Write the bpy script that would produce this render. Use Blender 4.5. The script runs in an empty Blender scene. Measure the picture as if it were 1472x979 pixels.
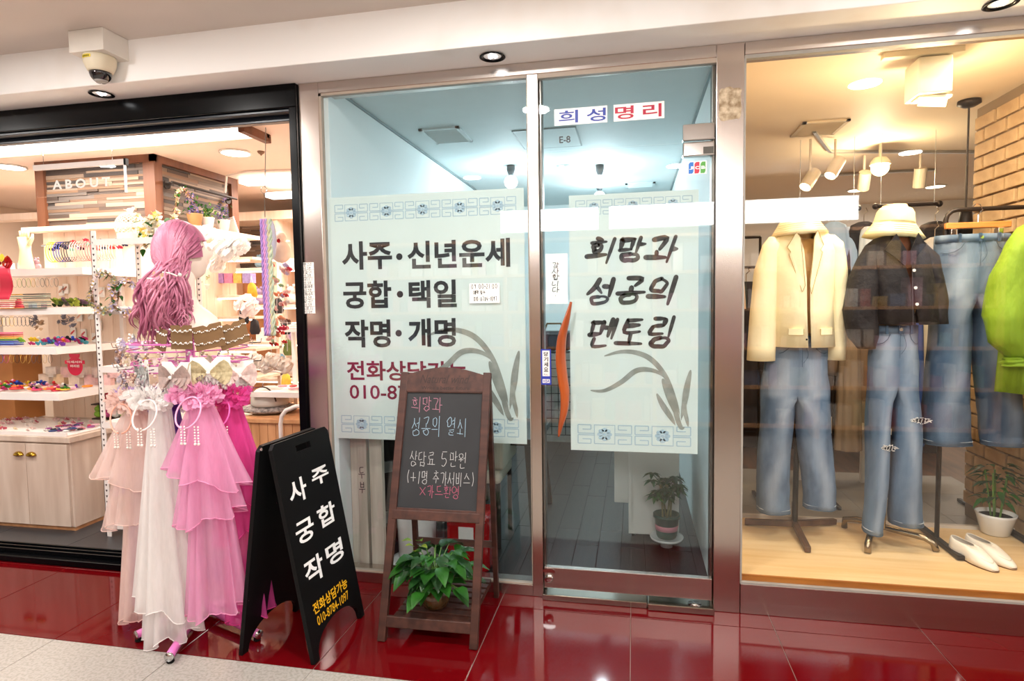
import bpy, math, random
from mathutils import Vector, Matrix
rnd = random.Random(7)
PI = math.pi
S = bpy.context.scene
COL = S.collection

# ------------------------------------------------------------ camera
F_PX, YAW, PITCH, ROLL, CAM_D, CAM_H = 864.8, math.radians(11.424), math.radians(3.432), math.radians(.808), 2.7705, 1.4
_cy, _sy, _cp, _sp = math.cos(YAW), math.sin(YAW), math.cos(PITCH), math.sin(PITCH)
_fw = Vector((-_sy*_cp, _cy*_cp, -_sp)); _r0 = Vector((_cy, _sy, 0)); _d0 = _fw.cross(_r0)
_rt = math.cos(ROLL)*_r0 + math.sin(ROLL)*_d0
_dn = -math.sin(ROLL)*_r0 + math.cos(ROLL)*_d0
CAM = Vector((0, -CAM_D, CAM_H))
cd = bpy.data.cameras.new('camera'); cam = bpy.data.objects.new('camera', cd); COL.objects.link(cam)
cd.sensor_width = 36; cd.lens = F_PX/1472*36; cd.clip_start = .05
cam.matrix_world = Matrix(((_rt.x, -_dn.x, -_fw.x, CAM.x), (_rt.y, -_dn.y, -_fw.y, CAM.y), (_rt.z, -_dn.z, -_fw.z, CAM.z), (0, 0, 0, 1)))
S.camera = cam
def _ray(px, py): return _rt*((px-736)/F_PX) + _dn*((py-489.5)/F_PX) + _fw
def A(px, py, y): d = _ray(px, py); return CAM + d*((y-CAM.y)/d.y)      # point of the depth plane y seen there
def AX(px, py, x): d = _ray(px, py); return CAM + d*((x-CAM.x)/d.x)
def AZ(px, py, z): d = _ray(px, py); return CAM + d*((z-CAM.z)/d.z)

# ------------------------------------------------------------ world, exposure
S.view_settings.view_transform = 'Standard'; S.view_settings.look = 'None'
S.view_settings.exposure = 0.0; S.view_settings.gamma = 1
S.cycles.transparent_max_bounces = 28; S.cycles.max_bounces = 8
w = bpy.data.worlds.new('world'); S.world = w; w.use_nodes = True
w.node_tree.nodes['Background'].inputs[0].default_value = (.95, .9, .85, 1)
w.node_tree.nodes['Background'].inputs[1].default_value = .35

def area(name, loc, sx, sy, power, col, rot=(0, 0, 0)):
    l = bpy.data.lights.new(name, 'AREA'); l.shape = 'RECTANGLE'; l.size = sx; l.size_y = sy; l.energy = power; l.color = col
    o = bpy.data.objects.new(name, l); COL.objects.link(o); o.location = loc; o.rotation_euler = rot; return o
def point(name, loc, power, col, r=.04):
    l = bpy.data.lights.new(name, 'POINT'); l.energy = power; l.color = col; l.shadow_soft_size = r
    o = bpy.data.objects.new(name, l); COL.objects.link(o); o.location = loc; return o
# corridor ceiling lamps
LAMPS = [(-4.61, -1.24), (-2.62, -1.24), (-.63, -1.24), (1.36, -1.24), (3.35, -1.24), (-3.6, -3.2), (-1.6, -3.2), (.4, -3.2), (2.4, -3.2)]
for x, y in LAMPS:
    l = area('corridor_lamp', (x, y, 2.685), .17, .17, 35, (1, .96, .92)); l.data.shape = 'DISK'
# accessory shop, consultation room, clothes shop
area('shop_lamp', (-3.2, .45, 2.4), 1.8, .22, 42, (1, .87, .76))
area('shop_lamp', (-2.4, 1.9, 2.38), 1.2, .6, 60, (1, .88, .78))
area('shop_lamp', (-4.6, 1.6, 2.38), 1.2, .6, 60, (1, .88, .78))
point('room_lamp', (-.95, 1.98, 2.29), 19, (.82, .95, 1), .055)
point('room_lamp', (-.26, 2.15, 2.29), 19, (.82, .95, 1), .055)
point('room_lamp', (-.3, 2.85, 2.29), 13, (.82, .95, 1), .055)
point('window_lamp', (1.32, .36, 2.16), 20, (1, .74, .44), .03)
area('window_lamp', (.86, .2, 2.46), .12, .12, 10, (1, .86, .66), (math.radians(12), 0, 0))
area('window_lamp', (1.55, .2, 2.46), .12, .12, 10, (1, .86, .66), (math.radians(12), 0, 0))
point('window_lamp', (1.66, 1.93, 2.24), 22, (1, .78, .5), .05)
area('window_lamp', (2.9, 3.7, 2.42), .6, .6, 45, (1, .9, .8))

# ------------------------------------------------------------ materials
def _nt(name):
    m = bpy.data.materials.new(name); m.use_nodes = True; nt = m.node_tree; return m, nt, nt.nodes, nt.links, nt.nodes['Principled BSDF']
_mc = {}
def srgb(c):
    if isinstance(c, str):
        c = tuple(int(c[i:i+2], 16)/255 for i in (0, 2, 4))
    return tuple((x/12.92 if x <= .04045 else ((x+.055)/1.055)**2.4) for x in c)
def mat(name, col=(.8, .8, .8), rough=.6, metal=0, var=.08, scale=8., bump=0., bscale=60., stretch=(1, 1, 1), src=None, emit=0, trans=0, alpha=1, coat=0, col2=None, detail=3, spec=.5, sheen=0, lo=.35, hi=.65, bdist=.004):
    """principled with a procedural two-tone; src 'vcol' face colours, 'obj' object colour, 'wear' attribute; trans = translucent share"""
    if name in _mc: return _mc[name]
    m, nt, N, L, b = _nt(name); c = srgb(col)
    b.inputs['Roughness'].default_value = rough; b.inputs['Metallic'].default_value = metal; b.inputs['Specular IOR Level'].default_value = spec
    if coat: b.inputs['Coat Weight'].default_value = coat; b.inputs['Coat Roughness'].default_value = .06
    if sheen: b.inputs['Sheen Weight'].default_value = sheen
    tc = N.new('ShaderNodeTexCoord'); mp = N.new('ShaderNodeMapping'); L.new(tc.outputs['Object'], mp.inputs[0]); mp.inputs['Scale'].default_value = stretch
    nz = N.new('ShaderNodeTexNoise'); nz.inputs['Scale'].default_value = scale; nz.inputs['Detail'].default_value = detail; L.new(mp.outputs[0], nz.inputs[0])
    rp = N.new('ShaderNodeMapRange'); rp.inputs[1].default_value = lo; rp.inputs[2].default_value = hi; L.new(nz.outputs[0], rp.inputs[0])
    mx = N.new('ShaderNodeMix'); mx.data_type = 'RGBA'; L.new(rp.outputs[0], mx.inputs['Factor'])
    c2 = srgb(col2) if col2 else tuple(x*(1-var) for x in c)
    if src in ('vcol', 'obj'):
        if src == 'vcol': a = N.new('ShaderNodeVertexColor'); a.layer_name = 'Col'; out = a.outputs[0]
        else: a = N.new('ShaderNodeObjectInfo'); out = a.outputs['Color']
        L.new(out, mx.inputs['A'])
        m2 = N.new('ShaderNodeMix'); m2.data_type = 'RGBA'; m2.blend_type = 'MULTIPLY'; m2.inputs['Factor'].default_value = 1
        L.new(out, m2.inputs['A']); m2.inputs['B'].default_value = (1-var*1.6,)*3+(1,); L.new(m2.outputs['Result'], mx.inputs['B'])
    else:
        mx.inputs['A'].default_value = c+(1,); mx.inputs['B'].default_value = c2+(1,)
    co = mx.outputs['Result']
    if src == 'wear':
        at = N.new('ShaderNodeAttribute'); at.attribute_name = 'wear'
        m3 = N.new('ShaderNodeMix'); m3.data_type = 'RGBA'; L.new(at.outputs['Fac'], m3.inputs['Factor']); L.new(co, m3.inputs['A']); m3.inputs['B'].default_value = srgb('afbdcc')+(1,); co = m3.outputs['Result']
    L.new(co, b.inputs['Base Color'])
    if emit: L.new(co, b.inputs['Emission Color']); b.inputs['Emission Strength'].default_value = emit
    if bump:
        n2 = N.new('ShaderNodeTexNoise'); n2.inputs['Scale'].default_value = bscale; n2.inputs['Detail'].default_value = 4; L.new(mp.outputs[0], n2.inputs[0])
        bp = N.new('ShaderNodeBump'); bp.inputs['Strength'].default_value = bump; bp.inputs['Distance'].default_value = bdist; L.new(n2.outputs[0], bp.inputs['Height']); L.new(bp.outputs[0], b.inputs['Normal'])
    sh = b.outputs[0]; o = N['Material Output']
    if trans:
        t = N.new('ShaderNodeBsdfTranslucent'); L.new(co, t.inputs[0]); ms = N.new('ShaderNodeMixShader'); ms.inputs[0].default_value = trans; L.new(sh, ms.inputs[1]); L.new(t.outputs[0], ms.inputs[2]); sh = ms.outputs[0]
    if alpha < 1:
        t = N.new('ShaderNodeBsdfTransparent'); ms = N.new('ShaderNodeMixShader'); ms.inputs[0].default_value = alpha; L.new(t.outputs[0], ms.inputs[1]); L.new(sh, ms.inputs[2]); sh = ms.outputs[0]
    L.new(sh, o.inputs[0]); _mc[name] = m; return m
def emis(name, col, strength):
    if name in _mc: return _mc[name]
    m, nt, N, L, b = _nt(name); e = N.new('ShaderNodeEmission'); e.inputs[0].default_value = srgb(col)+(1,); e.inputs[1].default_value = strength
    L.new(e.outputs[0], N['Material Output'].inputs[0]); _mc[name] = m; return m
def glassmat(name, tint=(1, 1, 1), r0=.045, dirt=.0):
    m, nt, N, L, b = _nt(name)
    t = N.new('ShaderNodeBsdfTransparent'); t.inputs[0].default_value = tint+(1,)
    g = N.new('ShaderNodeBsdfGlossy'); g.inputs['Roughness'].default_value = .0
    lw = N.new('ShaderNodeLayerWeight'); lw.inputs[0].default_value = .5
    p = N.new('ShaderNodeMath'); p.operation = 'POWER'; L.new(lw.outputs['Facing'], p.inputs[0]); p.inputs[1].default_value = 5
    q = N.new('ShaderNodeMath'); q.operation = 'MULTIPLY_ADD'; L.new(p.outputs[0], q.inputs[0]); q.inputs[1].default_value = 1-r0; q.inputs[2].default_value = r0
    ms = N.new('ShaderNodeMixShader'); L.new(q.outputs[0], ms.inputs[0]); L.new(t.outputs[0], ms.inputs[1]); L.new(g.outputs[0], ms.inputs[2])
    L.new(ms.outputs[0], N['Material Output'].inputs[0]); _mc[name] = m; return m

WHITE = mat('white_paint', 'f2eeea', .6, var=.04)
BLACK = mat('black_metal', '08090b', .22, var=.3, scale=5, spec=.14)
BLACKM = mat('black_matte', '060607', .55, spec=.2)
PANELW = mat('white_plastic', 'f4f2ec', .4, var=.03)
CREAM = mat('cream_plastic', 'ddd2b8', .45, var=.06)
STEEL = mat('stainless', 'cfc4bd', .2, metal=1, var=.14, scale=3, stretch=(1, 1, .25), bump=.05, bscale=9)
STEELH = mat('stainless_brushed', 'c9bfb8', .26, metal=1, var=.12, scale=4, stretch=(.1, 1, 6))
CHROME = mat('chrome', 'd8d8d8', .08, metal=1, var=.05)
GLASS_M = glassmat('glass_consultation', (.955, .985, .995), .05)
GLASS_R = glassmat('glass_window', (.985, .99, .985), .05)
BROWNW = mat('brown_stained_wood', '4d2c22', .5, col2='371d16', scale=3, stretch=(1, 1, 9), bump=.15)
BROWNH = mat('brown_stained_wood_across', '4d2c22', .5, col2='371d16', scale=3, stretch=(9, 1, 9), bump=.15)
PALEWOOD = mat('pale_whitewashed_wood', 'd9c6b6', .6, col2='c2ab99', scale=2.2, stretch=(5, 5, .6), bump=.12, bscale=30)
WARMWOOD = mat('warm_pine', 'e0a878', .55, col2='c98f60', scale=3, stretch=(4, 4, .6))
REDBROWN = mat('red_brown_wood', '8a5238', .5, col2='6d3d28', scale=3, stretch=(3, 3, .6))
OBJC = mat('trinket', src='obj', rough=.45, var=.12, scale=40)
OBJF = mat('soft_trinket', src='obj', rough=.9, var=.2, scale=60, trans=.25)
VCOL = mat('mixed_colours', src='vcol', rough=.55, var=.1, scale=20)
VCOLM = mat('mixed_matte', src='vcol', rough=.85, var=.2, scale=30, stretch=(1, 1, 8))
LEAF = mat('leaf_green', '2f6d20', .4, col2='1a4713', scale=9, trans=.3)
LEAFD = mat('leaf_dark', '22501f', .4, col2='133414', scale=9, trans=.2)
SOIL = mat('soil', '2f231a', .95, bump=.5)

# ------------------------------------------------------------ mesh builder
class MB:
    def __init__(s): s.v = []; s.f = []; s.c = []; s.wv = None; s.col = None; s.M = None
    def _a(s, vs, fs, col=None):
        b = len(s.v)
        if s.M is not None: vs = [s.M @ Vector(p) for p in vs]
        s.v += [tuple(p) for p in vs]; s.f += [tuple(i+b for i in f) for f in fs]
        c = col or s.col
        s.c += [c]*len(fs); return s
    def box(s, a, b, col=None):
        x0, y0, z0 = a; x1, y1, z1 = b
        if x0 > x1: x0, x1 = x1, x0
        if y0 > y1: y0, y1 = y1, y0
        if z0 > z1: z0, z1 = z1, z0
        return s._a([(x0, y0, z0), (x1, y0, z0), (x1, y1, z0), (x0, y1, z0), (x0, y0, z1), (x1, y0, z1), (x1, y1, z1), (x0, y1, z1)],
             [(0, 3, 2, 1), (4, 5, 6, 7), (0, 1, 5, 4), (1, 2, 6, 5), (2, 3, 7, 6), (3, 0, 4, 7)], col)
    def bar(s, p, q, wx, wy, up=(0, 0, 1), col=None):
        """square bar from p to q, wx across (perpendicular to up), wy along up"""
        p = Vector(p); q = Vector(q); d = (q-p).normalized(); u = Vector(up)
        sd = d.cross(u)
        if sd.length < 1e-4: sd = d.cross(Vector((1, 0, 0)))
        sd.normalize(); u = sd.cross(d).normalized()
        vs = [e+sd*(a*wx/2)+u*(b*wy/2) for e in (p, q) for a, b in ((-1, -1), (1, -1), (1, 1), (-1, 1))]
        return s._a(vs, [(0, 3, 2, 1), (4, 5, 6, 7), (0, 1, 5, 4), (1, 2, 6, 5), (2, 3, 7, 6), (3, 0, 4, 7)], col)
    def tube(s, pts, r, n=8, closed=False, col=None, flat=1):
        pts = [Vector(p) for p in pts]; m = len(pts)
        rs = r if isinstance(r, (list, tuple)) else [r]*m
        vs = []; u = None
        for i, p in enumerate(pts):
            if closed: d = pts[(i+1) % m]-pts[i-1]
            else: d = pts[min(i+1, m-1)]-pts[max(i-1, 0)]
            if d.length < 1e-9: d = Vector((0, 0, 1))
            d.normalize()
            if u is None:
                u = d.orthogonal().normalized() if abs(d.z) > .9 else Vector((0, 0, 1))
            u = (u-d*u.dot(d))
            if u.length < 1e-5: u = d.orthogonal()
            u.normalize(); k = d.cross(u)
            for j in range(n):
                t = 2*PI*j/n; vs.append(p+(u*math.cos(t)+k*math.sin(t)*flat)*rs[i])
        fs = []
        for i in range(m if closed else m-1):
            a = i*n; b = ((i+1) % m)*n
            for j in range(n): fs.append((a+j, a+(j+1) % n, b+(j+1) % n, b+j))
        if not closed: fs += [tuple(reversed(range(n))), tuple(range((m-1)*n, m*n))]
        return s._a(vs, fs, col)
    def cyl(s, p, q, r0, r1=None, n=16, col=None): return s.tube([p, q], [r0, r0 if r1 is None else r1], n, col=col)
    def lathe(s, prof, c=(0, 0, 0), n=20, sx=1, sy=1, col=None, fn=None, open_=False):
        vs = []; cx, cy, cz = c
        for i, (r, z) in enumerate(prof):
            for j in range(n):
                t = 2*PI*j/n; k = fn(i, t) if fn else 1
                vs.append((cx+r*k*sx*math.cos(t), cy+r*k*sy*math.sin(t), cz+z))
        fs = [(i*n+j, i*n+(j+1) % n, (i+1)*n+(j+1) % n, (i+1)*n+j) for i in range(len(prof)-1) for j in range(n)]
        if prof[0][0] > 1e-6 and not open_: fs.append(tuple(reversed(range(n))))
        if prof[-1][0] > 1e-6 and not open_: fs.append(tuple(range((len(prof)-1)*n, len(prof)*n)))
        return s._a(vs, fs, col)
    def ball(s, c, r, n=10, sx=1, sy=1, sz=1, col=None):
        m = max(5, n//2+1)
        return s.lathe([(r*math.sin(PI*i/m), -r*sz*math.cos(PI*i/m)) for i in range(m+1)], c, n, sx, sy, col)
    def prism(s, poly, fr, d=.002, col=None):
        """outline poly (u,v) on frame fr, from w=0 to w=d"""
        n = len(poly); vs = [fr(u, v, d) for u, v in poly]+[fr(u, v, 0) for u, v in poly]
        return s._a(vs, [tuple(range(n)), tuple(reversed(range(n, 2*n)))]+[((i+1) % n, i, n+i, n+(i+1) % n) for i in range(n)], col)
    def flatpoly(s, poly, fr, w=0, col=None):
        return s._a([fr(u, v, w) for u, v in poly], [tuple(range(len(poly)))], col)
    def grid(s, fn, nu, nv, col=None):
        vs = [fn(i/nu, j/nv) for j in range(nv+1) for i in range(nu+1)]
        return s._a(vs, [(j*(nu+1)+i, j*(nu+1)+i+1, (j+1)*(nu+1)+i+1, (j+1)*(nu+1)+i) for j in range(nv) for i in range(nu)], col)
    def loft(s, rings, n=32, fold=None, a0=0, a1=2*PI, wear=None, cap=False, col=None, slant=None):
        """rings: (x,y,z,rx,ry); open when the angle range is not a whole turn; fold(t,ang)->radius factor"""
        whole = not callable(a0) and not callable(a1) and abs(a1-a0-2*PI) < 1e-6; m = len(rings); k = n if whole else n+1; vs = []
        if wear is not None and s.wv is None: s.wv = [0]*len(s.v)
        for i, (x, y, z, rx, ry) in enumerate(rings):
            t = i/(m-1)
            for j in range(k):
                a = a0(t) if callable(a0) else a0; b = a1(t) if callable(a1) else a1
                g = a+(b-a)*j/n; q = fold(t, g) if fold else 1
                vs.append((x+rx*q*math.cos(g), y+ry*q*math.sin(g), z+(slant(t, g) if slant else 0)))
                if wear is not None: s.wv.append(wear(t, g))
        fs = [(i*k+(j+1) % k, i*k+j, (i+1)*k+j, (i+1)*k+(j+1) % k) for i in range(m-1) for j in range(n)]
        if cap: fs.append(tuple(range(n)))
        return s._a(vs, fs, col)
    def leaf(s, p, d, L, W, droop=.3, col=None, up=(0, 0, 1)):
        """pointed heart-like leaf from p along d, 8 quads folded on the midrib"""
        p = Vector(p); d = Vector(d).normalized(); sd = d.cross(Vector(up))
        if sd.length < 1e-3: sd = Vector((1, 0, 0))
        sd.normalize(); n = sd.cross(d)
        vs = []
        for t, wd in ((0, .02), (.15, .75), (.4, 1), (.7, .62), (1, 0.02)):
            c = p+d*(L*t)-Vector((0, 0, 1))*(droop*L*t*t)
            h = W/2*wd
            vs += [c-sd*h+n*(h*.35), c, c+sd*h+n*(h*.35)]
        return s._a(vs, [(i*3+j, i*3+j+1, i*3+j+4, i*3+j+3) for i in range(4) for j in range(2)], col)
    def link(s, name, m, parent=None, world=True, smooth=False, bevel=0, solid=0, sub=0, stuff=False, label=None):
        me = bpy.data.meshes.new(name); vs = s.v
        if parent is not None and world:
            iv = parent_world(parent).inverted(); vs = [tuple(iv @ Vector(p)) for p in vs]
        me.from_pydata(vs, [], s.f); 
        if any(c is not None for c in s.c):
            ca = me.color_attributes.new('Col', 'FLOAT_COLOR', 'CORNER'); arr = []
            for f, c in zip(s.f, s.c):
                c = srgb(c) if c is not None else (.8, .8, .8)
                arr += [c[0], c[1], c[2], 1]*len(f)
            ca.data.foreach_set('color', arr)
        if s.wv is not None:
            at = me.attributes.new('wear', 'FLOAT', 'POINT'); wv = s.wv+[0]*(len(s.v)-len(s.wv)); at.data.foreach_set('value', wv)
        me.materials.append(m); me.update()
        if smooth: me.polygons.foreach_set('use_smooth', [True]*len(me.polygons))
        o = bpy.data.objects.new(name, me); COL.objects.link(o)
        if parent is not None: o.parent = parent
        if bevel:
            b = o.modifiers.new('b', 'BEVEL'); b.width = bevel; b.segments = 2; b.limit_method = 'ANGLE'
        if solid:
            b = o.modifiers.new('s', 'SOLIDIFY'); b.thickness = solid; b.offset = 0
        if sub:
            b = o.modifiers.new('u', 'SUBSURF'); b.levels = sub; b.render_levels = sub
        if stuff: o['kind'] = 'stuff'
        if label: o['label'] = label
        return o
def parent_world(o):
    m = Matrix.Translation(o.location) @ Matrix.Rotation(o.rotation_euler.z, 4, 'Z') @ Matrix.Diagonal(o.scale.to_4d())
    return parent_world(o.parent) @ m if o.parent else m
def thing(name, label, cat, loc=(0, 0, 0), rz=0, group=None):
    o = bpy.data.objects.new(name, None); COL.objects.link(o); o.location = loc; o.rotation_euler = (0, 0, rz); o.empty_display_size = .05
    return tag(o, label, cat, group)
def tag(o, label, cat, group=None):
    o['label'] = label; o['category'] = cat
    if group: o['group'] = group
    return o
def struct(o): o['kind'] = 'structure'; return o
def copy_tree(o, loc=None, rz=None, label=None, parent=None, col=None, sc=None):
    c = o.copy(); COL.objects.link(c)
    if parent: c.parent = parent
    if loc is not None: c.location = loc
    if rz is not None: c.rotation_euler = (c.rotation_euler.x, c.rotation_euler.y, rz)
    if sc is not None: c.scale = (sc,)*3
    if label: c['label'] = label
    if col: c.color = tuple(srgb(col))+(1,)
    for ch in [x for x in o.children]: copy_tree(ch, parent=c)
    return c
def origin_to(o, loc):
    """move a mesh's origin to loc without moving the mesh"""
    d = Vector(loc)-o.location; o.data.transform(Matrix.Translation(-d)); o.location = loc; return o
class Fr:
    def __init__(s, o, ux, uy):
        s.o = Vector(o); s.x = Vector(ux).normalized(); s.y = Vector(uy).normalized(); s.n = s.x.cross(s.y).normalized()
    def __call__(s, u, v, w=0): return s.o+s.x*u+s.y*v+s.n*w

# ------------------------------------------------------------ printed text
def text_on(mb, body, fr, u0, v0, u1, v1, bold=0., w=0, col=None, shear=0, keep=False):
    """letters as flat print fitted into the rectangle (u0,v0)-(u1,v1) of frame fr"""
    cu = bpy.data.curves.new('t', 'FONT'); cu.body = body; cu.size = 1; cu.offset = bold; cu.resolution_u = 3; cu.shear = shear
    ob = bpy.data.objects.new('t', cu); COL.objects.link(ob); bpy.context.view_layer.update()
    me = bpy.data.meshes.new_from_object(ob.evaluated_get(bpy.context.evaluated_depsgraph_get()))
    vs = [v.co.copy() for v in me.vertices]; fs = [tuple(p.vertices) for p in me.polygons]
    bpy.data.objects.remove(ob); bpy.data.curves.remove(cu); bpy.data.meshes.remove(me)
    if not vs: return mb
    x0 = min(v.x for v in vs); x1 = max(v.x for v in vs); y0 = min(v.y for v in vs); y1 = max(v.y for v in vs)
    sx = (u1-u0)/max(x1-x0, 1e-6); sy = (v1-v0)/max(y1-y0, 1e-6)
    if keep: sx = sy = min(sx, sy)
    return mb._a([fr(u0+(v.x-x0)*sx, v0+(v.y-y0)*sy, w) for v in vs], fs, col)

# ------------------------------------------------------------ drawn strokes
def smooth_line(pts, k=4):
    if len(pts) < 3: return list(pts)
    out = []
    P = [pts[0]]+list(pts)+[pts[-1]]
    for i in range(1, len(P)-2):
        a, b, c, d = P[i-1], P[i], P[i+1], P[i+2]
        for j in range(k):
            t = j/k
            out.append(tuple(.5*((2*b[q])+(-a[q]+c[q])*t+(2*a[q]-5*b[q]+4*c[q]-d[q])*t*t+(-a[q]+3*b[q]-3*c[q]+d[q])*t**3) for q in (0, 1)))
    out.append(tuple(pts[-1])); return out
def ribbon(mb, pts, width, fr, w=0, prof=None, col=None, closed=False):
    n = len(pts); vs = []
    for i, (x, y) in enumerate(pts):
        a = pts[(i-1) % n] if (closed or i > 0) else pts[i]; b = pts[(i+1) % n] if (closed or i < n-1) else pts[i]
        dx, dy = b[0]-a[0], b[1]-a[1]; l = math.hypot(dx, dy) or 1
        h = width/2*(prof(i/(n-1)) if prof else 1)
        vs += [fr(x-dy/l*h, y+dx/l*h, w), fr(x+dy/l*h, y-dx/l*h, w)]
    fs = [(2*i, 2*i+1, 2*i+3, 2*i+2) for i in range(n-1)]
    if closed: fs.append((2*n-2, 2*n-1, 1, 0))
    return mb._a(vs, fs, col)
_ring = [(.5+.48*math.cos(PI/2+2*PI*i/10), .5+.48*math.sin(PI/2+2*PI*i/10)) for i in range(11)]
_sub = lambda st, y0, y1: [[(x, y0+(y1-y0)*y) for x, y in s] for s in st]
J = {'ㄱ': [[(.05, .9), (.92, .92), (.65, .05)]], 'ㄴ': [[(.1, .95), (.12, .12), (.95, .18)]], 'ㄷ': [[(.1, .9), (.9, .92)], [(.12, .9), (.12, .12), (.95, .15)]],
 'ㄹ': [[(.1, .95), (.88, .95)], [(.88, .95), (.82, .55)], [(.82, .55), (.15, .5)], [(.15, .5), (.12, .08), (.95, .1)]],
 'ㅁ': [[(.12, .88), (.16, .1)], [(.12, .88), (.9, .92)], [(.9, .92), (.86, .1)], [(.16, .1), (.86, .1)]],
 'ㅂ': [[(.12, .95), (.14, .05)], [(.88, .95), (.86, .05)], [(.12, .5), (.88, .5)], [(.14, .06), (.86, .06)]],
 'ㅅ': [[(.52, 1), (.4, .5), (0, 0)], [(.43, .55), (.95, .02)]], 'ㅇ': [_ring]}
J['ㅈ'] = [[(.05, .92), (.9, .95)], [(.6, .92), (.4, .45), (0, 0)], [(.45, .5), (.98, .02)]]
J['ㅊ'] = [[(.4, 1.08), (.6, 1.0)]]+_sub(J['ㅈ'], 0, .88); J['ㅋ'] = J['ㄱ']+[[(.15, .5), (.78, .52)]]; J['ㅌ'] = J['ㄷ']+[[(.14, .52), (.85, .54)]]
J['ㅎ'] = [[(.3, 1.05), (.7, .98)], [(.02, .74), (.98, .78)]]+[[(.2+x*.6, y*.6) for x, y in _ring]]
J['ㅆ'] = [[(x*.5, y) for x, y in s] for s in J['ㅅ']]+[[(.5+x*.5, y) for x, y in s] for s in J['ㅅ']]; J['ㄲ'] = J['ㄱ']; J['ㄸ'] = J['ㄷ']; J['ㅃ'] = J['ㅂ']; J['ㅉ'] = J['ㅈ']; J['ㅍ'] = [[(.05, .9), (.95, .9)], [(.3, .9), (.32, .1)], [(.7, .9), (.68, .1)], [(0, .08), (1, .1)]]
_vv = {'ㅏ': [[(.4, 1), (.4, 0)], [(.4, .52), (1, .52)]], 'ㅓ': [[(.6, 1), (.6, 0)], [(0, .52), (.6, .52)]], 'ㅣ': [[(.5, 1), (.5, 0)]], 'ㅕ': [[(.6, 1), (.6, 0)], [(0, .68), (.6, .68)], [(0, .42), (.6, .42)]],
 'ㅔ': [[(.45, .95), (.45, .05)], [(0, .52), (.45, .52)], [(.9, 1), (.9, 0)]], 'ㅐ': [[(.2, .95), (.2, .05)], [(.2, .52), (.8, .52)], [(.8, 1), (.8, 0)]], 'ㅑ': [[(.4, 1), (.4, 0)], [(.4, .65), (1, .65)], [(.4, .4), (1, .4)]], 'ㅖ': [[(.5, 1), (.5, 0)], [(0, .65), (.5, .65)], [(0, .4), (.5, .4)], [(.9, 1), (.9, 0)]]}
_hv = {'ㅗ': [[(.5, 1), (.5, .1)], [(0, .08), (1, .14)]], 'ㅜ': [[(0, .86), (1, .92)], [(.5, .88), (.48, 0)]], 'ㅡ': [[(0, .5), (1, .56)]], 'ㅛ': [[(.35, 1), (.35, .1)], [(.65, 1), (.65, .1)], [(0, .08), (1, .12)]], 'ㅠ': [[(0, .9), (1, .9)], [(.35, .9), (.33, 0)], [(.65, .9), (.65, 0)]]}
_Ls = 'ㄱㄲㄴㄷㄸㄹㅁㅂㅃㅅㅆㅇㅈㅉㅊㅋㅌㅍㅎ'; _Vs = 'ㅏㅐㅑㅒㅓㅔㅕㅖㅗㅘㅙㅚㅛㅜㅝㅞㅟㅠㅡㅢㅣ'; _Ts = [None, 'ㄱ', 'ㄲ', None, 'ㄴ', None, None, 'ㄷ', 'ㄹ']+[None]*7+['ㅁ', 'ㅂ', None, 'ㅅ', 'ㅆ', 'ㅇ', 'ㅈ', 'ㅊ', 'ㅋ', 'ㅌ', 'ㅍ', 'ㅎ']
_cv = {'ㅘ': ('ㅗ', 'ㅏ'), 'ㅚ': ('ㅗ', 'ㅣ'), 'ㅝ': ('ㅜ', 'ㅓ'), 'ㅟ': ('ㅜ', 'ㅣ'), 'ㅢ': ('ㅡ', 'ㅣ')}
_ascii = {'5': [[(.8, 1), (.2, 1)], [(.25, 1), (.2, .55), (.6, .6), (.8, .3), (.5, 0), (.15, .1)]], '1': [[(.6, 1), (.35, 0)]], '(': [[(.7, 1), (.35, .5), (.7, 0)]], ')': [[(.3, 1), (.65, .5), (.3, 0)]], '+': [[(.1, .5), (.9, .5)], [(.5, .85), (.5, .15)]], '/': [[(.8, 1), (.2, 0)]],
 'x': [[(.1, .8), (.9, .2)], [(.85, .85), (.15, .15)]], '-': [[(.1, .5), (.9, .5)]], '.': [[(.4, .1), (.5, .05)]], '0': [[(.5+.3*math.cos(2*PI*i/8), .5+.48*math.sin(2*PI*i/8)) for i in range(9)]], '9': [[(.7, .75), (.45, .95), (.3, .7), (.6, .6), (.7, .8), (.55, 0)]], '8': [[(.7, .85), (.3, .8), (.65, .35), (.4, .02), (.25, .25), (.7, .75), (.7, .85)]], '7': [[(.1, .95), (.8, .95), (.4, 0)]], '4': [[(.5, 1), (.1, .4), (.9, .4)], [(.6, .7), (.6, 0)]], '2': [[(.15, .8), (.5, 1), (.7, .7), (.1, .05), (.85, .05)]], '~': [[(.05, .45), (.35, .6), (.6, .4), (.95, .55)]], ':': [[(.45, .7), (.5, .65)], [(.45, .25), (.5, .2)]]}
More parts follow.
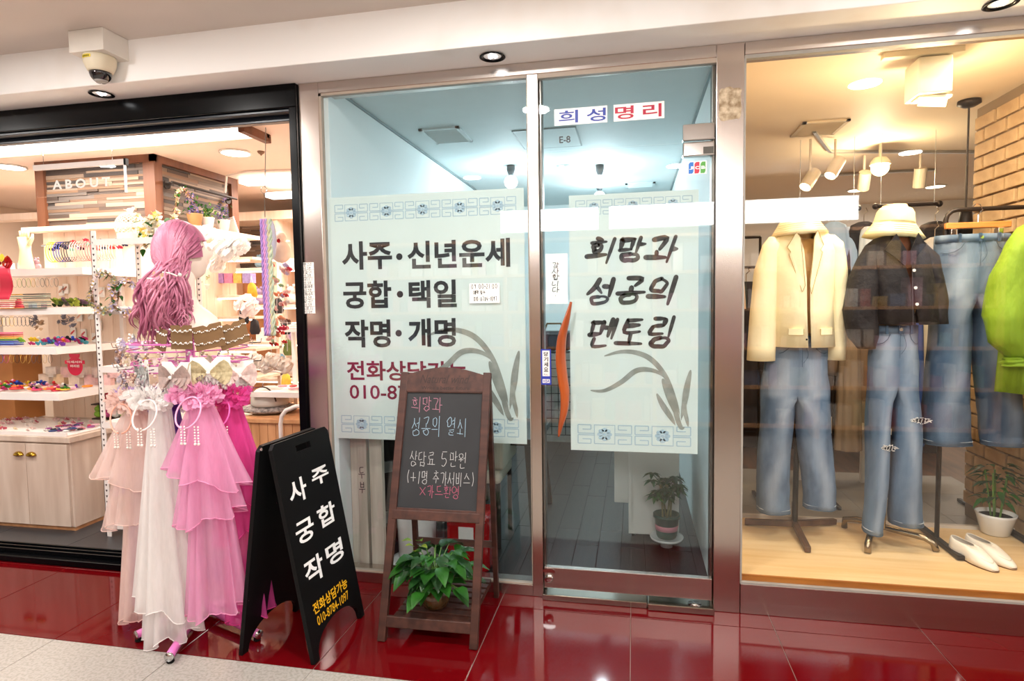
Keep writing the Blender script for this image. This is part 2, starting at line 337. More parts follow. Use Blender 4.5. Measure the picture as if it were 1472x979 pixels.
def glyph(ch):
    if ch in _ascii: return _ascii[ch]
    k = ord(ch)-0xAC00
    if k < 0: return []
    l, v, t = _Ls[k//588], _Vs[(k % 588)//28], (_Ts[k % 28] if k % 28 < len(_Ts) else None); out = []
    def put(st, x0, y0, x1, y1):
        for s in st: out.append([(x0+(x1-x0)*x, y0+(y1-y0)*y) for x, y in s])
    if v in _vv:
        yb = .42 if t else .08
        put(J[l], 0, yb, .55, .98); put(_vv[v], .58, .34 if t else -.05, 1, 1.02)
        if t: put(J[t], .2, 0, .85, .32)
    elif v in _hv:
        if t: put(J[l], .18, .66, .82, 1); put(_hv[v], 0, .4, 1, .64); put(J[t], .2, 0, .82, .34)
        else: put(J[l], .15, .48, .85, 1); put(_hv[v], 0, .08, 1, .44)
    else:
        h, p = _cv[v]
        if t: put(J[l], .05, .66, .6, 1); put(_hv[h], 0, .38, .68, .62); put(_vv[p], .68, .32, 1.02, 1.02); put(J[t], .2, 0, .85, .3)
        else: put(J[l], .05, .46, .6, .98); put(_hv[h], 0, .12, .7, .42); put(_vv[p], .7, -.04, 1.04, 1.02)
    return out
def write(mb, body, fr, u0, v0, u1, v1, width, w=0, seed=1, brush=False, col=None, slant=0, vertical=False, jit=.03, adv=None):
    """handwriting: each syllable drawn in strokes, spread over the rectangle"""
    r = random.Random(seed); n = len(body)
    cells = adv or [(.5 if c in ' ().1/~:' else 1) for c in body]; tot = sum(cells); acc = 0
    for c, a in zip(body, cells):
        f0, f1 = acc/tot, (acc+a*.86)/tot; acc += a
        if c == ' ': continue
        if vertical: x0, x1, y0, y1 = u0, u1, v1-(v1-v0)*f1, v1-(v1-v0)*f0
        else: x0, x1, y0, y1 = u0+(u1-u0)*f0, u0+(u1-u0)*f1, v0, v1
        oy = r.uniform(-.04, .04)*(y1-y0); 
        for st in glyph(c):
            pts = [(x+r.uniform(-jit, jit), y+r.uniform(-jit, jit)) for x, y in st]
            pts = smooth_line(pts, 4)
            P = [(x0+(x1-x0)*x+slant*(y1-y0)*(y-.5), y0+oy+(y1-y0)*y) for x, y in pts]
            if brush:
                k = r.uniform(.85, 1.25); pr = (lambda t, k=k: k*(1.15-.45*t+.25*math.sin(t*PI)))
                if len(P) == 2: P = [P[0], ((P[0][0]+P[1][0])/2, (P[0][1]+P[1][1])/2), P[1]]
                ribbon(mb, P, width, fr, w, pr, col)
                for e, kk in ((P[0], 1.0), (P[-1], .6)):
                    rr = width*.5*k*kk*1.1; mb.flatpoly([(e[0]+rr*math.cos(2*PI*i/8), e[1]+rr*math.sin(2*PI*i/8)) for i in range(8)], fr, w+.00005, col)
            else: ribbon(mb, P, width, fr, w, None, col)
    return mb
# ============================================================ SETTING
# ---- corridor floor: polished red tiles by the shops, pale terrazzo beyond
RED = mat('red_tile', '5c0409', .07, var=.07, scale=2.5, spec=.3)
TERR = mat('terrazzo', 'a09b94', .25, col2='918c85', scale=90, detail=5, lo=.45, hi=.6)
GROUT = mat('grout', '8f7a70', .8)
fl = struct(MB().box((-7.5, -4.0, -.06), (5.5, .05, -.003)).link('floor', GROUT))
def tiles(m, xs, ys, z0, z1, parent, name='tile', gap=.0025, bev=.0015):
    cache = {}
    for i in range(len(xs)-1):
        for j in range(len(ys)-1):
            k = (round(xs[i+1]-xs[i], 4), round(ys[j+1]-ys[j], 4))
            if k not in cache:
                o = MB().box((gap/2, gap/2, z0), (k[0]-gap/2, k[1]-gap/2, z1)).link(name, m, parent, world=False, bevel=bev); cache[k] = o
            else: o = cache[k].copy(); COL.objects.link(o)
            o.location = (xs[i], ys[j], 0)
XS = [-.014+.603*i for i in range(-12, 10)]
tiles(RED, XS, [-.72, -.118, .04], -.003, 0, fl)
tiles(TERR, XS, [-3.73, -3.13, -2.53, -1.925, -1.322, -.72], -.003, 0, fl)

# ---- ceiling, fascia and soffit, corridor shell
CEIL = mat('ceiling_paint', 'd8cfc6', .7, var=.03, scale=1.5)
FASC = mat('fascia_paint', 'f7f6f4', .55, col2='ece6df', scale=2.2, lo=.55, hi=.8)
struct(MB().box((-7.5, -4.0, 2.695), (5.5, -.2, 2.8)).link('ceiling', CEIL))
fa = struct(MB().box((-7.5, -.2154, 2.5), (5.5, .12, 2.8)).link('trim_fascia', FASC, bevel=.004))
struct(MB().box((-7.6, -4.1, 0), (-7.5, 0, 2.8)).link('wall_corridor_end', FASC)); struct(MB().box((5.5, -4.1, 0), (5.6, 0, 2.8)).link('wall_corridor_far_end', FASC))
OPW = mat('opposite_wall', '6b5548', .5, var=.15, scale=2)
struct(MB().box((-7.5, -4.15, 0), (5.5, -4.0, 2.8)).link('wall_opposite', OPW))
# ceiling light panels of the corridor
pan0 = None
for x, y in LAMPS:
    if pan0 is None:
        t = thing('ceiling_light', 'round white recessed downlight in the corridor ceiling', 'ceiling light', (x, y, 2.695), group='corridor downlights')
        MB().lathe([(.1, 0), (.112, -.004), (.108, -.008), (.09, -.004)], n=28, open_=True).link('frame', WHITE, t, world=False, smooth=True)
        MB().lathe([(0, -.002), (.09, -.002)], n=24).link('diffuser', emis('panel_light', 'fff6ea', 6), t, world=False); pan0 = t
    else: copy_tree(pan0, (x, y, 2.695))
# opposite shop: lit sign box, shelves with goods (met in the reflections)
sg = thing('sign_box', 'long white lit sign box over the opposite shop', 'sign', (.4, -3.95, 2.2))
MB().box((-1.48, -3.99, 2.19), (2.24, -3.9, 2.46)).link('housing', mat('sign_frame', '8a8a88', .4), sg)
MB().box((-1.46, -3.9, 2.205), (-.37, -3.893, 2.445)).link('face', emis('sign_face', 'fffdf8', 16), sg); MB().box((-.255, -3.9, 2.205), (2.22, -3.893, 2.445)).link('face', _mc['sign_face'], sg)
sh = thing('shelving', 'wide wall shelving full of goods across the corridor', 'shelving', (0, -3.9, 0))
m = MB()
for x in (-3.0, -1.4, .2, 1.8, 3.4): m.box((x, -3.98, 0), (x+.04, -3.7, 2.1))
for z in (.1, .5, .9, 1.3, 1.7, 2.08): m.box((-3, -3.98, z), (3.44, -3.7, z+.03))
m.link('frame', WARMWOOD, sh)
m = MB()
for z in (.13, .53, .93, 1.33, 1.73):
    x = -2.9
    while x < 3.3:
        ww = rnd.uniform(.06, .18); m.box((x, -3.95, z), (x+ww*.85, -3.78, z+rnd.uniform(.1, .3)), rnd.choice(('d8c7b0', 'b8584a', 'e8e0d8', '6a7a9a', 'd8a8b8', 'c0a060', '4a4a50', '8aa080', 'f0e8e0', 'c8c0b0'))); x += ww
m.link('goods', VCOL, sh, stuff=True)

# ---- recessed spotlights in the soffit
def downlight(x, y, z, label):
    t = thing('downlight', label, 'ceiling light', (x, y, z))
    MB().lathe([(.052, 0), (.058, -.004), (.052, -.006), (.042, -.003), (.036, .012), (.03, .02)], n=28, open_=True).link('trim_ring', BLACK, t, world=False, smooth=True)
    for k in range(3):
        a = 2*PI*k/3+.4; MB().ball((.012*math.cos(a), .012*math.sin(a), .0), .0095, 10, sz=.6).link('lens', emis('led_lens', 'ffffff', 14), t, world=False)
    MB().lathe([(0, .014), (.04, .006)], n=20, open_=True).link('reflector', CHROME, t, world=False)
    return t
downlight(-2.65, -.11, 2.4985, 'round black recessed spotlight in the soffit below the dome camera')
downlight(-.61, -.10, 2.4985, 'round black recessed spotlight in the soffit near the glass door')
downlight(1.35, -.13, 2.4985, 'round black recessed spotlight in the soffit at the far right')

# ---- party walls and shells of the three shops
RW = mat('room_wall_paint', 'e3ebea', .6, var=.02, scale=2); RCEIL = mat('room_ceiling', 'd2dfe0', .7, var=.03)
struct(MB().box((-1.60, .03, 0), (-1.475, 4.0, 2.5)).link('wall_room_left', RW)); struct(MB().box((.37, .13, 0), (.46, 4.0, 2.5)).link('wall_room_right', RW))
struct(MB().box((-1.6, 4.0, 0), (.46, 4.08, 2.5)).link('wall_room_back', RW)); struct(MB().box((-1.6, .05, 2.5), (.46, 4.05, 2.58)).link('ceiling_room', RCEIL))
m = MB()
m.bar((-1.47, .12, 2.492), (-1.47, 4, 2.492), .012, .012); m.bar((.364, .14, 2.492), (.364, 4, 2.492), .012, .012); m.link('trim_ceiling_joint', mat('joint_grey', '7f9496', .6))['kind'] = 'structure'
rf = struct(MB().box((-1.6, .05, -.05), (.46, 4.05, -.003)).link('floor_room', mat('floor_gap', '14100d', .8)))
DKF = mat('dark_floor_plank', '29211c', .38, col2='1b1512', scale=5, stretch=(9, .8, 1), bump=.25, bscale=25)
ci = 0; pk = None
for i in range(15):
    x = -1.5+i*.13; y = .06+(-.5 if i % 2 else -.1)*.6
    while y < 4:
        y0 = max(y, .06); y1 = min(y+.9, 4.0)
        MB().box((x+.0012, y0+.001, -.003), (x+.1288, y1-.001, .0)).link('plank', DKF, rf, bevel=.0015); y += .9
# shop 1 (accessories)
S1W = mat('shop_wall_cream', 'eed9c4', .6, var=.04)
struct(MB().box((-6.2, 4.2, .05), (-1.6, 4.3, 2.5)).link('wall_shop_back', S1W)); struct(MB().box((-6.3, .05, .05), (-6.2, 4.3, 2.5)).link('wall_shop_left', S1W))
struct(MB().box((-1.64, .12, .05), (-1.601, 4.2, 2.5)).link('wall_shop_right', S1W)); struct(MB().box((-6.2, .1, 2.45), (-1.6, 4.3, 2.5)).link('ceiling_shop', mat('shop_ceiling', 'f2dccb', .6, var=.02)))
sf = struct(MB().box((-6.2, .035, 0), (-1.64, 4.3, .047)).link('floor_shop', mat('dark_grout', '86807a', .8)))
tiles(mat('charcoal_tile', '3b3c3f', .35, var=.12, scale=6), [-6.2+.6*i for i in range(8)]+[-1.64], [.04, .5, 1.1, 1.7, 2.3, 2.9, 3.5, 4.2], .047, .05, sf)
t = thing('shutter_track', 'black metal sliding track along the floor of the accessory shop', 'door track', (-3, -.03, 0))
MB().box((-6.2, -.105, 0), (-1.66, .035, .035)).link('base', BLACK, t, bevel=.004); 
for y in (-.06, -.02, .015): MB().box((-6.2, y, .035), (-1.66, y+.012, .058)).link('rail', BLACK, t, bevel=.002)
# black shop front frame
h = struct(MB().box((-6.2, -.02, 2.385), (-1.622, .1, 2.4995)).link('trim_black_header', BLACK, bevel=.004))
MB().box((-6.2, .0, 2.37), (-1.66, .04, 2.385)).link('rail', mat('dark_blue_grey_metal', '1b222c', .3), h, bevel=.003); MB().box((-6.2, .06, 2.345), (-1.66, .1, 2.385)).link('rail', _mc['dark_blue_grey_metal'], h, bevel=.003)
struct(MB().box((-1.662, -.02, 0), (-1.622, .1, 2.385)).link('trim_black_post', BLACK, bevel=.003)); struct(MB().box((-1.70, .05, .05), (-1.662, .1, 2.345)).link('trim_black_inner_post', _mc['dark_blue_grey_metal'], bevel=.003))

# ---- stainless shop front of the consultation room
def st(name, a, b, m=STEEL, bev=.0025): return struct(MB().box(a, b).link(name, m, bevel=bev))
st('trim_steel_pillar_left', (-1.62, 0, 0), (-1.512, .1, 2.499)); st('trim_steel_header', (-1.512, 0, 2.445), (.352, .1, 2.499), STEELH); st('trim_steel_header_right', (.468, 0, 2.445), (2.6, .1, 2.499), STEELH)
st('trim_steel_pillar_right', (.352, 0, 0), (.466, .125, 2.499)); st('trim_steel_mullion', (-.474, 0, 0), (-.424, .1, 2.445))
st('trim_steel_sill', (-1.512, 0, 0), (-.474, .1, .055), STEELH)
BEAD = mat('beige_seal', 'a8998a', .5)
m = MB(); x0, x1, z0, z1 = -1.512, -.474, .055, 2.445
m.box((x0, .004, z0), (x0+.012, .03, z1)); m.box((x1-.004, .004, z0), (x1, .03, z1)); m.box((x0, .004, z1-.012), (x1, .03, z1)); m.box((x0, .004, z0), (x1, .03, z0+.006)); m.link('trim_window_bead', BEAD)['kind'] = 'structure'
wn = struct(MB().box((x0+.008, .006, z0+.004), (x1-.002, .012, z1-.008)).link('window_1', GLASS_M))
# door
MB().box((-.424, .004, 2.425), (.352, .03, 2.445)).link('trim_door_head_bead', BEAD)['kind'] = 'structure'
st('trim_door_jamb_left', (-.424, .03, .03), (-.412, .09, 2.44), mat('steel_dark', '6d6761', .3, metal=1)); st('trim_door_jamb_right', (.338, .03, .03), (.352, .09, 2.44), _mc['steel_dark'])
tr = struct(MB().box((-.418, .006, 2.098), (.348, .014, 2.428)).link('window_2', GLASS_M))
door = thing('door', 'tinted glass pivot door with steel bottom rail and poster', 'door', (-.03, .01, .03)); door['kind'] = 'structure'; door.name = 'door_1'; del door['category']
MB().box((-.418, .002, .15), (.345, .012, 2.092)).link('pane', GLASS_M, door)
MB().box((-.418, -.008, .052), (.345, .022, .152)).link('bottom_rail', STEELH, door, bevel=.002)
pt = MB().box((.212, -.014, 2.03), (.345, .026, 2.092)).link('hinge_patch', CHROME, door, bevel=.006, label='polished steel lower hinge patch'); 
up = MB().box((.212, -.014, 2.097), (.345, .026, 2.17)).link('hinge_patch', CHROME, tr, bevel=.006)
m = MB(); m.lathe([(.0, .012), (.012, .012), (.02, .008), (.022, 0)], n=20); 
for v in range(len(m.v)): x, y, z = m.v[v]; m.v[v] = (x-.395, -.008-z, y+.1)
lk = m.link('lock', CHROME, door, smooth=True); lk['label'] = 'round chrome floor lock'
MB().prism([(-.03, .0), (.03, 0), (.028, .012), (.012, .02), (-.012, .02), (-.028, .012)], Fr((-.395, -.0085, .128), (1, 0, 0), (0, 0, 1)), .002).link('lock_plate', CHROME, lk)
# amber wooden S shaped pull
HW = mat('amber_wood', 'b2531c', .28, col2='8f3d12', scale=4, stretch=(6, 6, .6), coat=.5)
pts = [(821, 434), (815, 458), (808, 485), (806, 515), (809, 545), (812, 565), (811, 590), (806, 612), (803, 628)]; wd = [4, 10, 15, 17, 17, 16, 13, 8, 3]
m = MB(); sp = smooth_line(pts, 4); sw = [a for a, _ in smooth_line([(q, 0) for q in wd], 4)]
m.tube([A(px, py, -.035) for px, py in sp], [w_*.5*.0033 for w_ in sw], 10, flat=.55); hd = m.link('handle', HW, door, smooth=True, label='amber wooden S-shaped pull')
for py in (480, 580): MB().cyl(A(808, py, -.03), A(808, py, .004), .008, n=10).link('handle_post', CHROME, hd)
# threshold
st('trim_threshold', (-.424, -.03, 0), (.06, .1, .028), mat('steel_threshold', 'b9b0a6', .18, metal=1, var=.2, scale=4)); st('trim_threshold_hinge', (.062, -.045, 0), (.352, .1, .032), _mc['steel_threshold'], .004)
m = MB().lathe([(.03, .034), (.0, .036)], (.27, -.01, 0), 16); m.link('floor_spring_cap', CHROME, smooth=True)['kind'] = 'structure'

# ---- clothes shop front
st('trim_window_sill', (.468, 0, 0), (2.6, .05, .137), STEELH)
m = MB(); m.box((.468, .004, 2.43), (2.6, .03, 2.445)); m.box((.466, .004, .137), (.474, .03, 2.43)); m.box((.468, -.002, .137), (2.6, .02, .146)); m.link('trim_window_bead_right', mat('grey_seal', '9a958c', .5))['kind'] = 'structure'
struct(MB().box((.472, .006, .14), (2.6, .014, 2.434)).link('window_3', GLASS_R))
PLY = mat('plywood', 'e8c998', .5, col2='ddb983', scale=2.5, stretch=(.6, 9, 1)); PEDGE = mat('plywood_edge', 'b9772f', .55, col2='96581e', scale=7, stretch=(.4, 1, 3))
p = struct(MB().box((.47, .03, .0), (1.97, .78, .172)).link('floor_display', PLY, bevel=.003)); MB().box((.47, .018, .137), (1.97, .0295, .1725)).link('plank', PEDGE, p, label='orange-brown raw edge board')
MB().box((.47, .775, .15), (1.97, .8, .19)).link('rail', mat('pale_trim', 'cfc6ba', .5), p)
f3 = struct(MB().box((.46, .8, -.05), (5.5, 5.0, .06)).link('floor_clothes_shop', mat('brown_floor', '6b4a30', .35, col2='4a3220', scale=3, stretch=(6, .7, 1))))
tiles(mat('grey_shop_tile', '8f8a82', .4, var=.08), [.5, .95, 1.4, 1.85, 2.3], [.81, 1.26, 1.71, 2.16], .06, .085, f3)
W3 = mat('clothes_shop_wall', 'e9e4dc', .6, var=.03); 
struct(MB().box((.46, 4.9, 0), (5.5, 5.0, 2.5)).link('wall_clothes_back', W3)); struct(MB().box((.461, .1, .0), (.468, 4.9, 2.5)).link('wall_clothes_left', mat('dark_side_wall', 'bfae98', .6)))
struct(MB().box((.46, .05, 2.5), (5.5, 5, 2.56)).link('ceiling_clothes_shop', mat('warm_ceiling', 'efdcc0', .6, var=.02))); struct(MB().box((5.4, .1, 0), (5.5, 5, 2.5)).link('wall_clothes_right', W3))
struct(MB().box((2.6, -.05, 0), (5.5, .1, 2.5)).link('wall_front_right', FASC))
# brick wall on the right: each brick is laid on its own
bw = struct(MB().box((1.975, .03, 0), (2.07, 1.29, 2.5)).link('wall_brick', mat('mortar', '8b765e', .9)))
BRK = mat('painted_brick', 'c6a67c', .75, col2='b08f66', scale=12, bump=.5, bscale=40, src=None)
b0 = None
for r in range(30):
    z = .175+r*.0785
    if z > 2.44: break
    y = .035-(.105 if r % 2 else 0)
    while y < 1.285:
        y0 = max(y, .035); y1 = min(y+.2, 1.285)
        if y1-y0 > .03:
            full = abs(y1-y0-.2) < 1e-6
            if full and b0 is not None: o = b0.copy(); COL.objects.link(o)
            else:
                o = MB().box((0, 0, 0), (.022, y1-y0-.011, .0675)).link('brick', BRK, bw, world=False, bevel=.004)
                if full: b0 = o
            o.location = (1.957+rnd.uniform(-.003, .003), y0, z)
        y += .211

# ============================================================ PRINT ON THE GLASS
FRNT = Fr((0, 0, 0), (1, 0, 0), (0, 0, 1))         # u = x, v = z, towards the corridor = -y
def fr_y(y): return Fr((0, y, 0), (1, 0, 0), (0, 0, 1))
PAPER = mat('poster_film', 'e9efe9', .55, var=.015, trans=.35); INK = mat('ink_black', '1d1f22', .5, var=.02); PATC = mat('pattern_blue', 'a9bfca', .6, var=.03); INKR = mat('ink_maroon', '7c1634', .5)
BRUSH = mat('brush_ink', '2b2826', .5, col2='57504a', scale=30, lo=.5, hi=.8)
def fret(mb, fr, u0, v0, u1, v1, w=.0):
    """key fret border with rosettes, drawn in the strip"""
    h = v1-v0; n = max(2, round((u1-u0)/(h*2.3))); cw = (u1-u0)/n; t = h*.045
    for i in range(n):
        a = u0+i*cw; 
        def line(pts): ribbon(mb, [(a+x*cw, v0+y*h) for x, y in pts], t, fr, w)
        # framed rosette in the middle
        line([(.32, .04), (.68, .04), (.68, .96), (.32, .96), (.32, .04)])
        for s in (1, -1):
            X = lambda x: .5+s*(x-.5)
            for vy in (0, 1):
                Y = lambda y: y if vy == 0 else 1-y
                line([(X(.97), Y(.04)), (X(.74), Y(.04))]); line([(X(.97), Y(.04)), (X(.97), Y(.46))]); line([(X(.97), Y(.46)), (X(.68), Y(.46))])
                line([(X(.74), Y(.04)), (X(.74), Y(.26))]); line([(X(.74), Y(.26)), (X(.89), Y(.26))])
        cx, cz = a+.5*cw, v0+.5*h; R = h*.36
        for k in range(8):
            th = 2*PI*k/8; px_, pz_ = cx+R*.62*math.cos(th), cz+R*.62*math.sin(th)
            mb.flatpoly([(px_+R*.36*math.cos(q*PI/4+th)*1.1, pz_+R*.26*math.sin(q*PI/4+th)*1.1) for q in range(8)], fr, w)
        mb.flatpoly([(cx+R*.24*math.cos(q*PI/5), cz+R*.24*math.sin(q*PI/5)) for q in range(10)], fr, w+.0001)
def orchid(mb, fr, u0, v0, sx, sy, w):
    """brushed orchid leaves; unit design mapped to the poster corner"""
    tp = lambda t: math.sin(min(1, t*1.02+.02)*PI)**.7+.05
    L = [([(-1.2, .80), (-.9, .86), (-.6, .84), (-.35, .74), (-.12, .52), (.05, .2), (.12, 0)], .05), ([(-1.45, .33), (-1.2, .33), (-.9, .45), (-.65, .6), (-.42, .62), (-.2, .56), (-.02, .42)], .05),
         ([(-.18, .5), (-.1, .35), (.0, .15), (.13, -.1)], .07), ([(-.28, .3), (-.18, .15), (-.05, 0), (.04, -.12)], .055), ([(.3, .62), (.24, .4), (.2, .2), (.14, -.05)], .06), ([(.22, .3), (.2, .1), (.24, -.05), (.26, -.14)], .04), ([(.0, .2), (.06, 0), (.14, -.15), (.2, -.14)], .045)]
    for i, (pts, wd) in enumerate(L):
        ribbon(mb, [(u0+x*sx, v0+y*sy) for x, y in smooth_line(pts, 6)], wd*sx*1.75, fr, w+.00005*i, tp)
F1 = fr_y(.0135)
# ---- poster in the left window
P1 = thing('poster', 'large pale poster in the left window with fret borders and black and maroon lettering', 'poster', (-.985, .015, .73))
MB().box((-1.478, .0145, .735), (-.497, .0155, 1.94)).link('sheet', PAPER, P1)
m = MB(); fret(m, F1, -1.455, 1.82, -.53, 1.905); fret(m, F1, -1.455, .765, -.53, .855); m.link('fret_border', PATC, P1)
m = MB(); orchid(m, F1, -.62, .92, .30, .42, .0002); m.link('orchid_drawing', mat('orchid_ink', '80827a', .6, col2='9a9b91', scale=20), P1)
m = MB()
def T(mb, body, x0, y0, x1, y1, yy, bold=.02, w=0, fr=None):
    """printed line whose left-bottom / right-top pixel corners lie on the plane y=yy"""
    a = A(x0, y1, yy); b = A(x1, y0, yy); text_on(mb, body, fr or fr_y(yy), a.x, a.z, b.x, b.z, bold, w)
def Tq(mb, body, x0, yt0, yb0, x1, yt1, yb1, yy, bold=.02, w=0):
    a = A(x0, yb0, yy); b = A(x1, yt1, yy); c = A(x0, yt0, yy); z0 = (a.z+A(x1, yb1, yy).z)/2; z1 = (b.z+c.z)/2
    text_on(mb, body, fr_y(yy), a.x, z0, b.x, z1, bold, w)
for wd_, xa_, xb_, ya_, yb_ in (('사주', 492, 563, 347, 388), ('신년운세', 586, 733, 345, 386), ('궁합', 494, 562, 404, 444), ('택일', 588, 656, 403, 443), ('작명', 496, 561, 460, 500), ('개명', 587, 655, 458, 499)): Tq(m, wd_, xa_, ya_, yb_, xb_, ya_-1, yb_-1, .0133, .03)
for px_, py_ in ((574, 369), (575, 423), (573, 479)): c_ = A(px_, py_, .0133); m.flatpoly([(c_.x+.0165*math.cos(q*PI/8), c_.z+.0165*math.sin(q*PI/8)) for q in range(16)], fr_y(.0133))
m.link('lettering', INK, P1)
m = MB(); Tq(m, '전화상담가능', 499, 517, 546, 672, 521, 549, .0133, .022); Tq(m, '010-8784-1097', 503, 553, 573, 690, 556, 577, .0133, .01); m.link('lettering', INKR, P1, label='maroon lettering')
N1 = thing('note_card', 'small handwritten white card on the left poster beside the big black lettering', 'note', (-.695, .004, 1.405))
a = A(675, 436, .003); b = A(718, 407, .003)
MB().box((a.x, .0035, a.z), (b.x, .0045, b.z)).link('card', PANELW, N1)
m = MB(); f_ = fr_y(.0033); write(m, '09:00~21:00', f_, a.x+.008, a.z+.068, b.x-.008, a.z+.09, .0025, 0, 3); write(m, '예약 필수', f_, a.x+.02, a.z+.042, a.x+.08, a.z+.06, .0025, 0, 4); write(m, '010-8784-1097', f_, a.x+.02, a.z+.01, b.x-.012, a.z+.03, .0025, 0, 5); m.link('handwriting', INK, N1)
# ---- poster on the door
yy = .0165; F2 = fr_y(.0145)
P2 = thing('poster', 'tall pale poster on the glass door with black brush calligraphy and an orchid', 'poster', (0, .016, .715))
MB().box((-.288, .0155, .715), (.283, .0165, 1.893)).link('sheet', PAPER, P2)
m = MB(); fret(m, F2, -.262, .745, .26, .84); fret(m, F2, -.262, 1.8, .26, 1.87); m.link('fret_border', PATC, P2)
m = MB(); orchid(m, F2, .175, .885, .255, .34, .0002); m.link('orchid_drawing', _mc['orchid_ink'], P2)
m = MB()
for k, (s_, y0, y1) in enumerate((('희망과', 340, 377), ('성공의', 399, 437), ('멘토링', 458, 499))):
    a = A(846, y1, .0145); b = A(974, y0, .0145); write(m, s_, fr_y(.0143), a.x, a.z, b.x+.01, b.z, .0165, 0, 11+k, True, slant=.32, jit=.035)
m.link('calligraphy', BRUSH, P2)
N2 = thing('note_strip', 'narrow white paper strip with vertical handwriting on the door beside the poster', 'note', (-.345, .016, 1.4))
a = A(785, 437, .0145); b = A(817, 364, .0145)
MB().box((a.x, .0145, a.z), (b.x-.004, .0152, b.z)).link('paper', PANELW, N2)
m = MB(); write(m, '감사합니다.', fr_y(.0142), a.x+.03, a.z+.035, a.x+.062, b.z-.04, .003, 0, 21, slant=.1, vertical=True); m.link('handwriting', INK, N2)
# ---- shop name strip on the transom
t = thing('name_strip', 'white name strip with blue and red lettering on the glass above the door', 'sign', (-.1, .003, 2.2))
a = A(797, 182, .004); b = A(955, 150, .004); c1 = A(873, 160, .004).x; c2 = A(882, 160, .004).x
MB().box((a.x, .0035, 2.207), (c1, .0045, 2.28)).link('paper', PANELW, t); MB().box((c2, .0035, 2.207), (b.x, .0045, 2.28)).link('paper', PANELW, t)
f_ = fr_y(.0032); BLUE = mat('ink_blue', '2c3f9c', .5); CRIM = mat('ink_crimson', 'b81f3f', .5)
m = MB(); 
for ch, x0, x1 in (('희', 803, 831), ('성', 843, 871)): text_on(m, ch, f_, A(x0, 170, .0032).x, 2.215, A(x1, 170, .0032).x, 2.272, .018)
m.link('lettering', BLUE, t, label='blue lettering'); m = MB()
for ch, x0, x1 in (('명', 884, 911), ('리', 924, 951)): text_on(m, ch, f_, A(x0, 170, .0032).x, 2.215, A(x1, 170, .0032).x, 2.272, .018)
m.link('lettering', CRIM, t, label='red lettering')
m = MB(); T(m, 'E-8', 804, 195, 820, 206, .0045, .02); o = m.link('unit_number', INK); tag(o, 'small black unit number E-8 on the glass above the door', 'lettering')
# card stickers
t = thing('card_sticker', 'square card logo sticker in blue red and green under the hinge patch', 'sticker', (.27, 0, 1.95)); f_ = fr_y(.0008)
a = A(988, 251, .0008); b = A(1016, 231, .0008); W_ = b.x-a.x; H_ = b.z-a.z
MB().box((a.x, .0008, a.z), (b.x, .0016, b.z)).link('backing', PANELW, t)
for k, c in enumerate(('1f6fc4', 'c0203c', '4a9a38')):
    u = a.x+W_*(.06+k*.31); m = MB(); m.flatpoly([(u, a.z+H_*.05), (u+W_*.2, a.z+H_*.05), (u+W_*.26, a.z+H_*.2), (u+W_*.26, b.z-H_*.05), (u+W_*.08, b.z-H_*.05), (u, b.z-H_*.2)], fr_y(.0006)); m.link('band', mat('logo_'+('blue', 'red', 'green')[k], c, .4), t, label=('blue', 'red', 'green')[k]+' band')
    m = MB(); text_on(m, 'JCB'[k], fr_y(.0004), u+W_*.04, a.z+H_*.38, u+W_*.24, a.z+H_*.62, .03); m.link('letter', PANELW, t)
t = thing('push_sticker', 'narrow blue framed sticker with vertical black lettering beside the wooden handle', 'sticker', (-.4, 0, 1.1))
a = A(778, 553, .0008); b = A(792, 502, .0008); W_ = b.x-a.x; H_ = b.z-a.z
MB().box((a.x, .0008, a.z), (b.x, .0016, b.z)).link('backing', mat('sticker_blue', '2a3cae', .4), t); MB().box((a.x+W_*.14, .0004, a.z+H_*.24), (b.x-W_*.14, .0008, b.z-H_*.04)).link('label', PANELW, t)
MB().box((a.x+W_*.14, .0004, a.z+H_*.05), (b.x-W_*.14, .0008, a.z+H_*.16)).link('label', PANELW, t)
m = MB()
for k, ch in enumerate('당기세요'): text_on(m, ch, fr_y(.0002), a.x+W_*.28, b.z-H_*(.2+.145*k), b.x-W_*.28, b.z-H_*(.075+.145*k), .03)
text_on(m, 'PULL', fr_y(.0002), a.x+W_*.28, a.z+H_*.27, b.x-W_*.28, a.z+H_*.31, .0); m.link('lettering', INK, t)
m = MB(); text_on(m, 'VISA', fr_y(.0002), a.x+W_*.2, a.z+H_*.065, b.x-W_*.2, a.z+H_*.145, .02, shear=.2); m.link('lettering', _mc['sticker_blue'], t, label='blue lettering')
m = MB(); text_on(m, '세콤', fr_y(-.0145), .305, 2.045, .333, 2.055, .02); 
MB().box((.298, -.0148, 2.038), (.34, -.0142, 2.068)).link('plate', mat('dull_plate', '4a463e', .5), door)
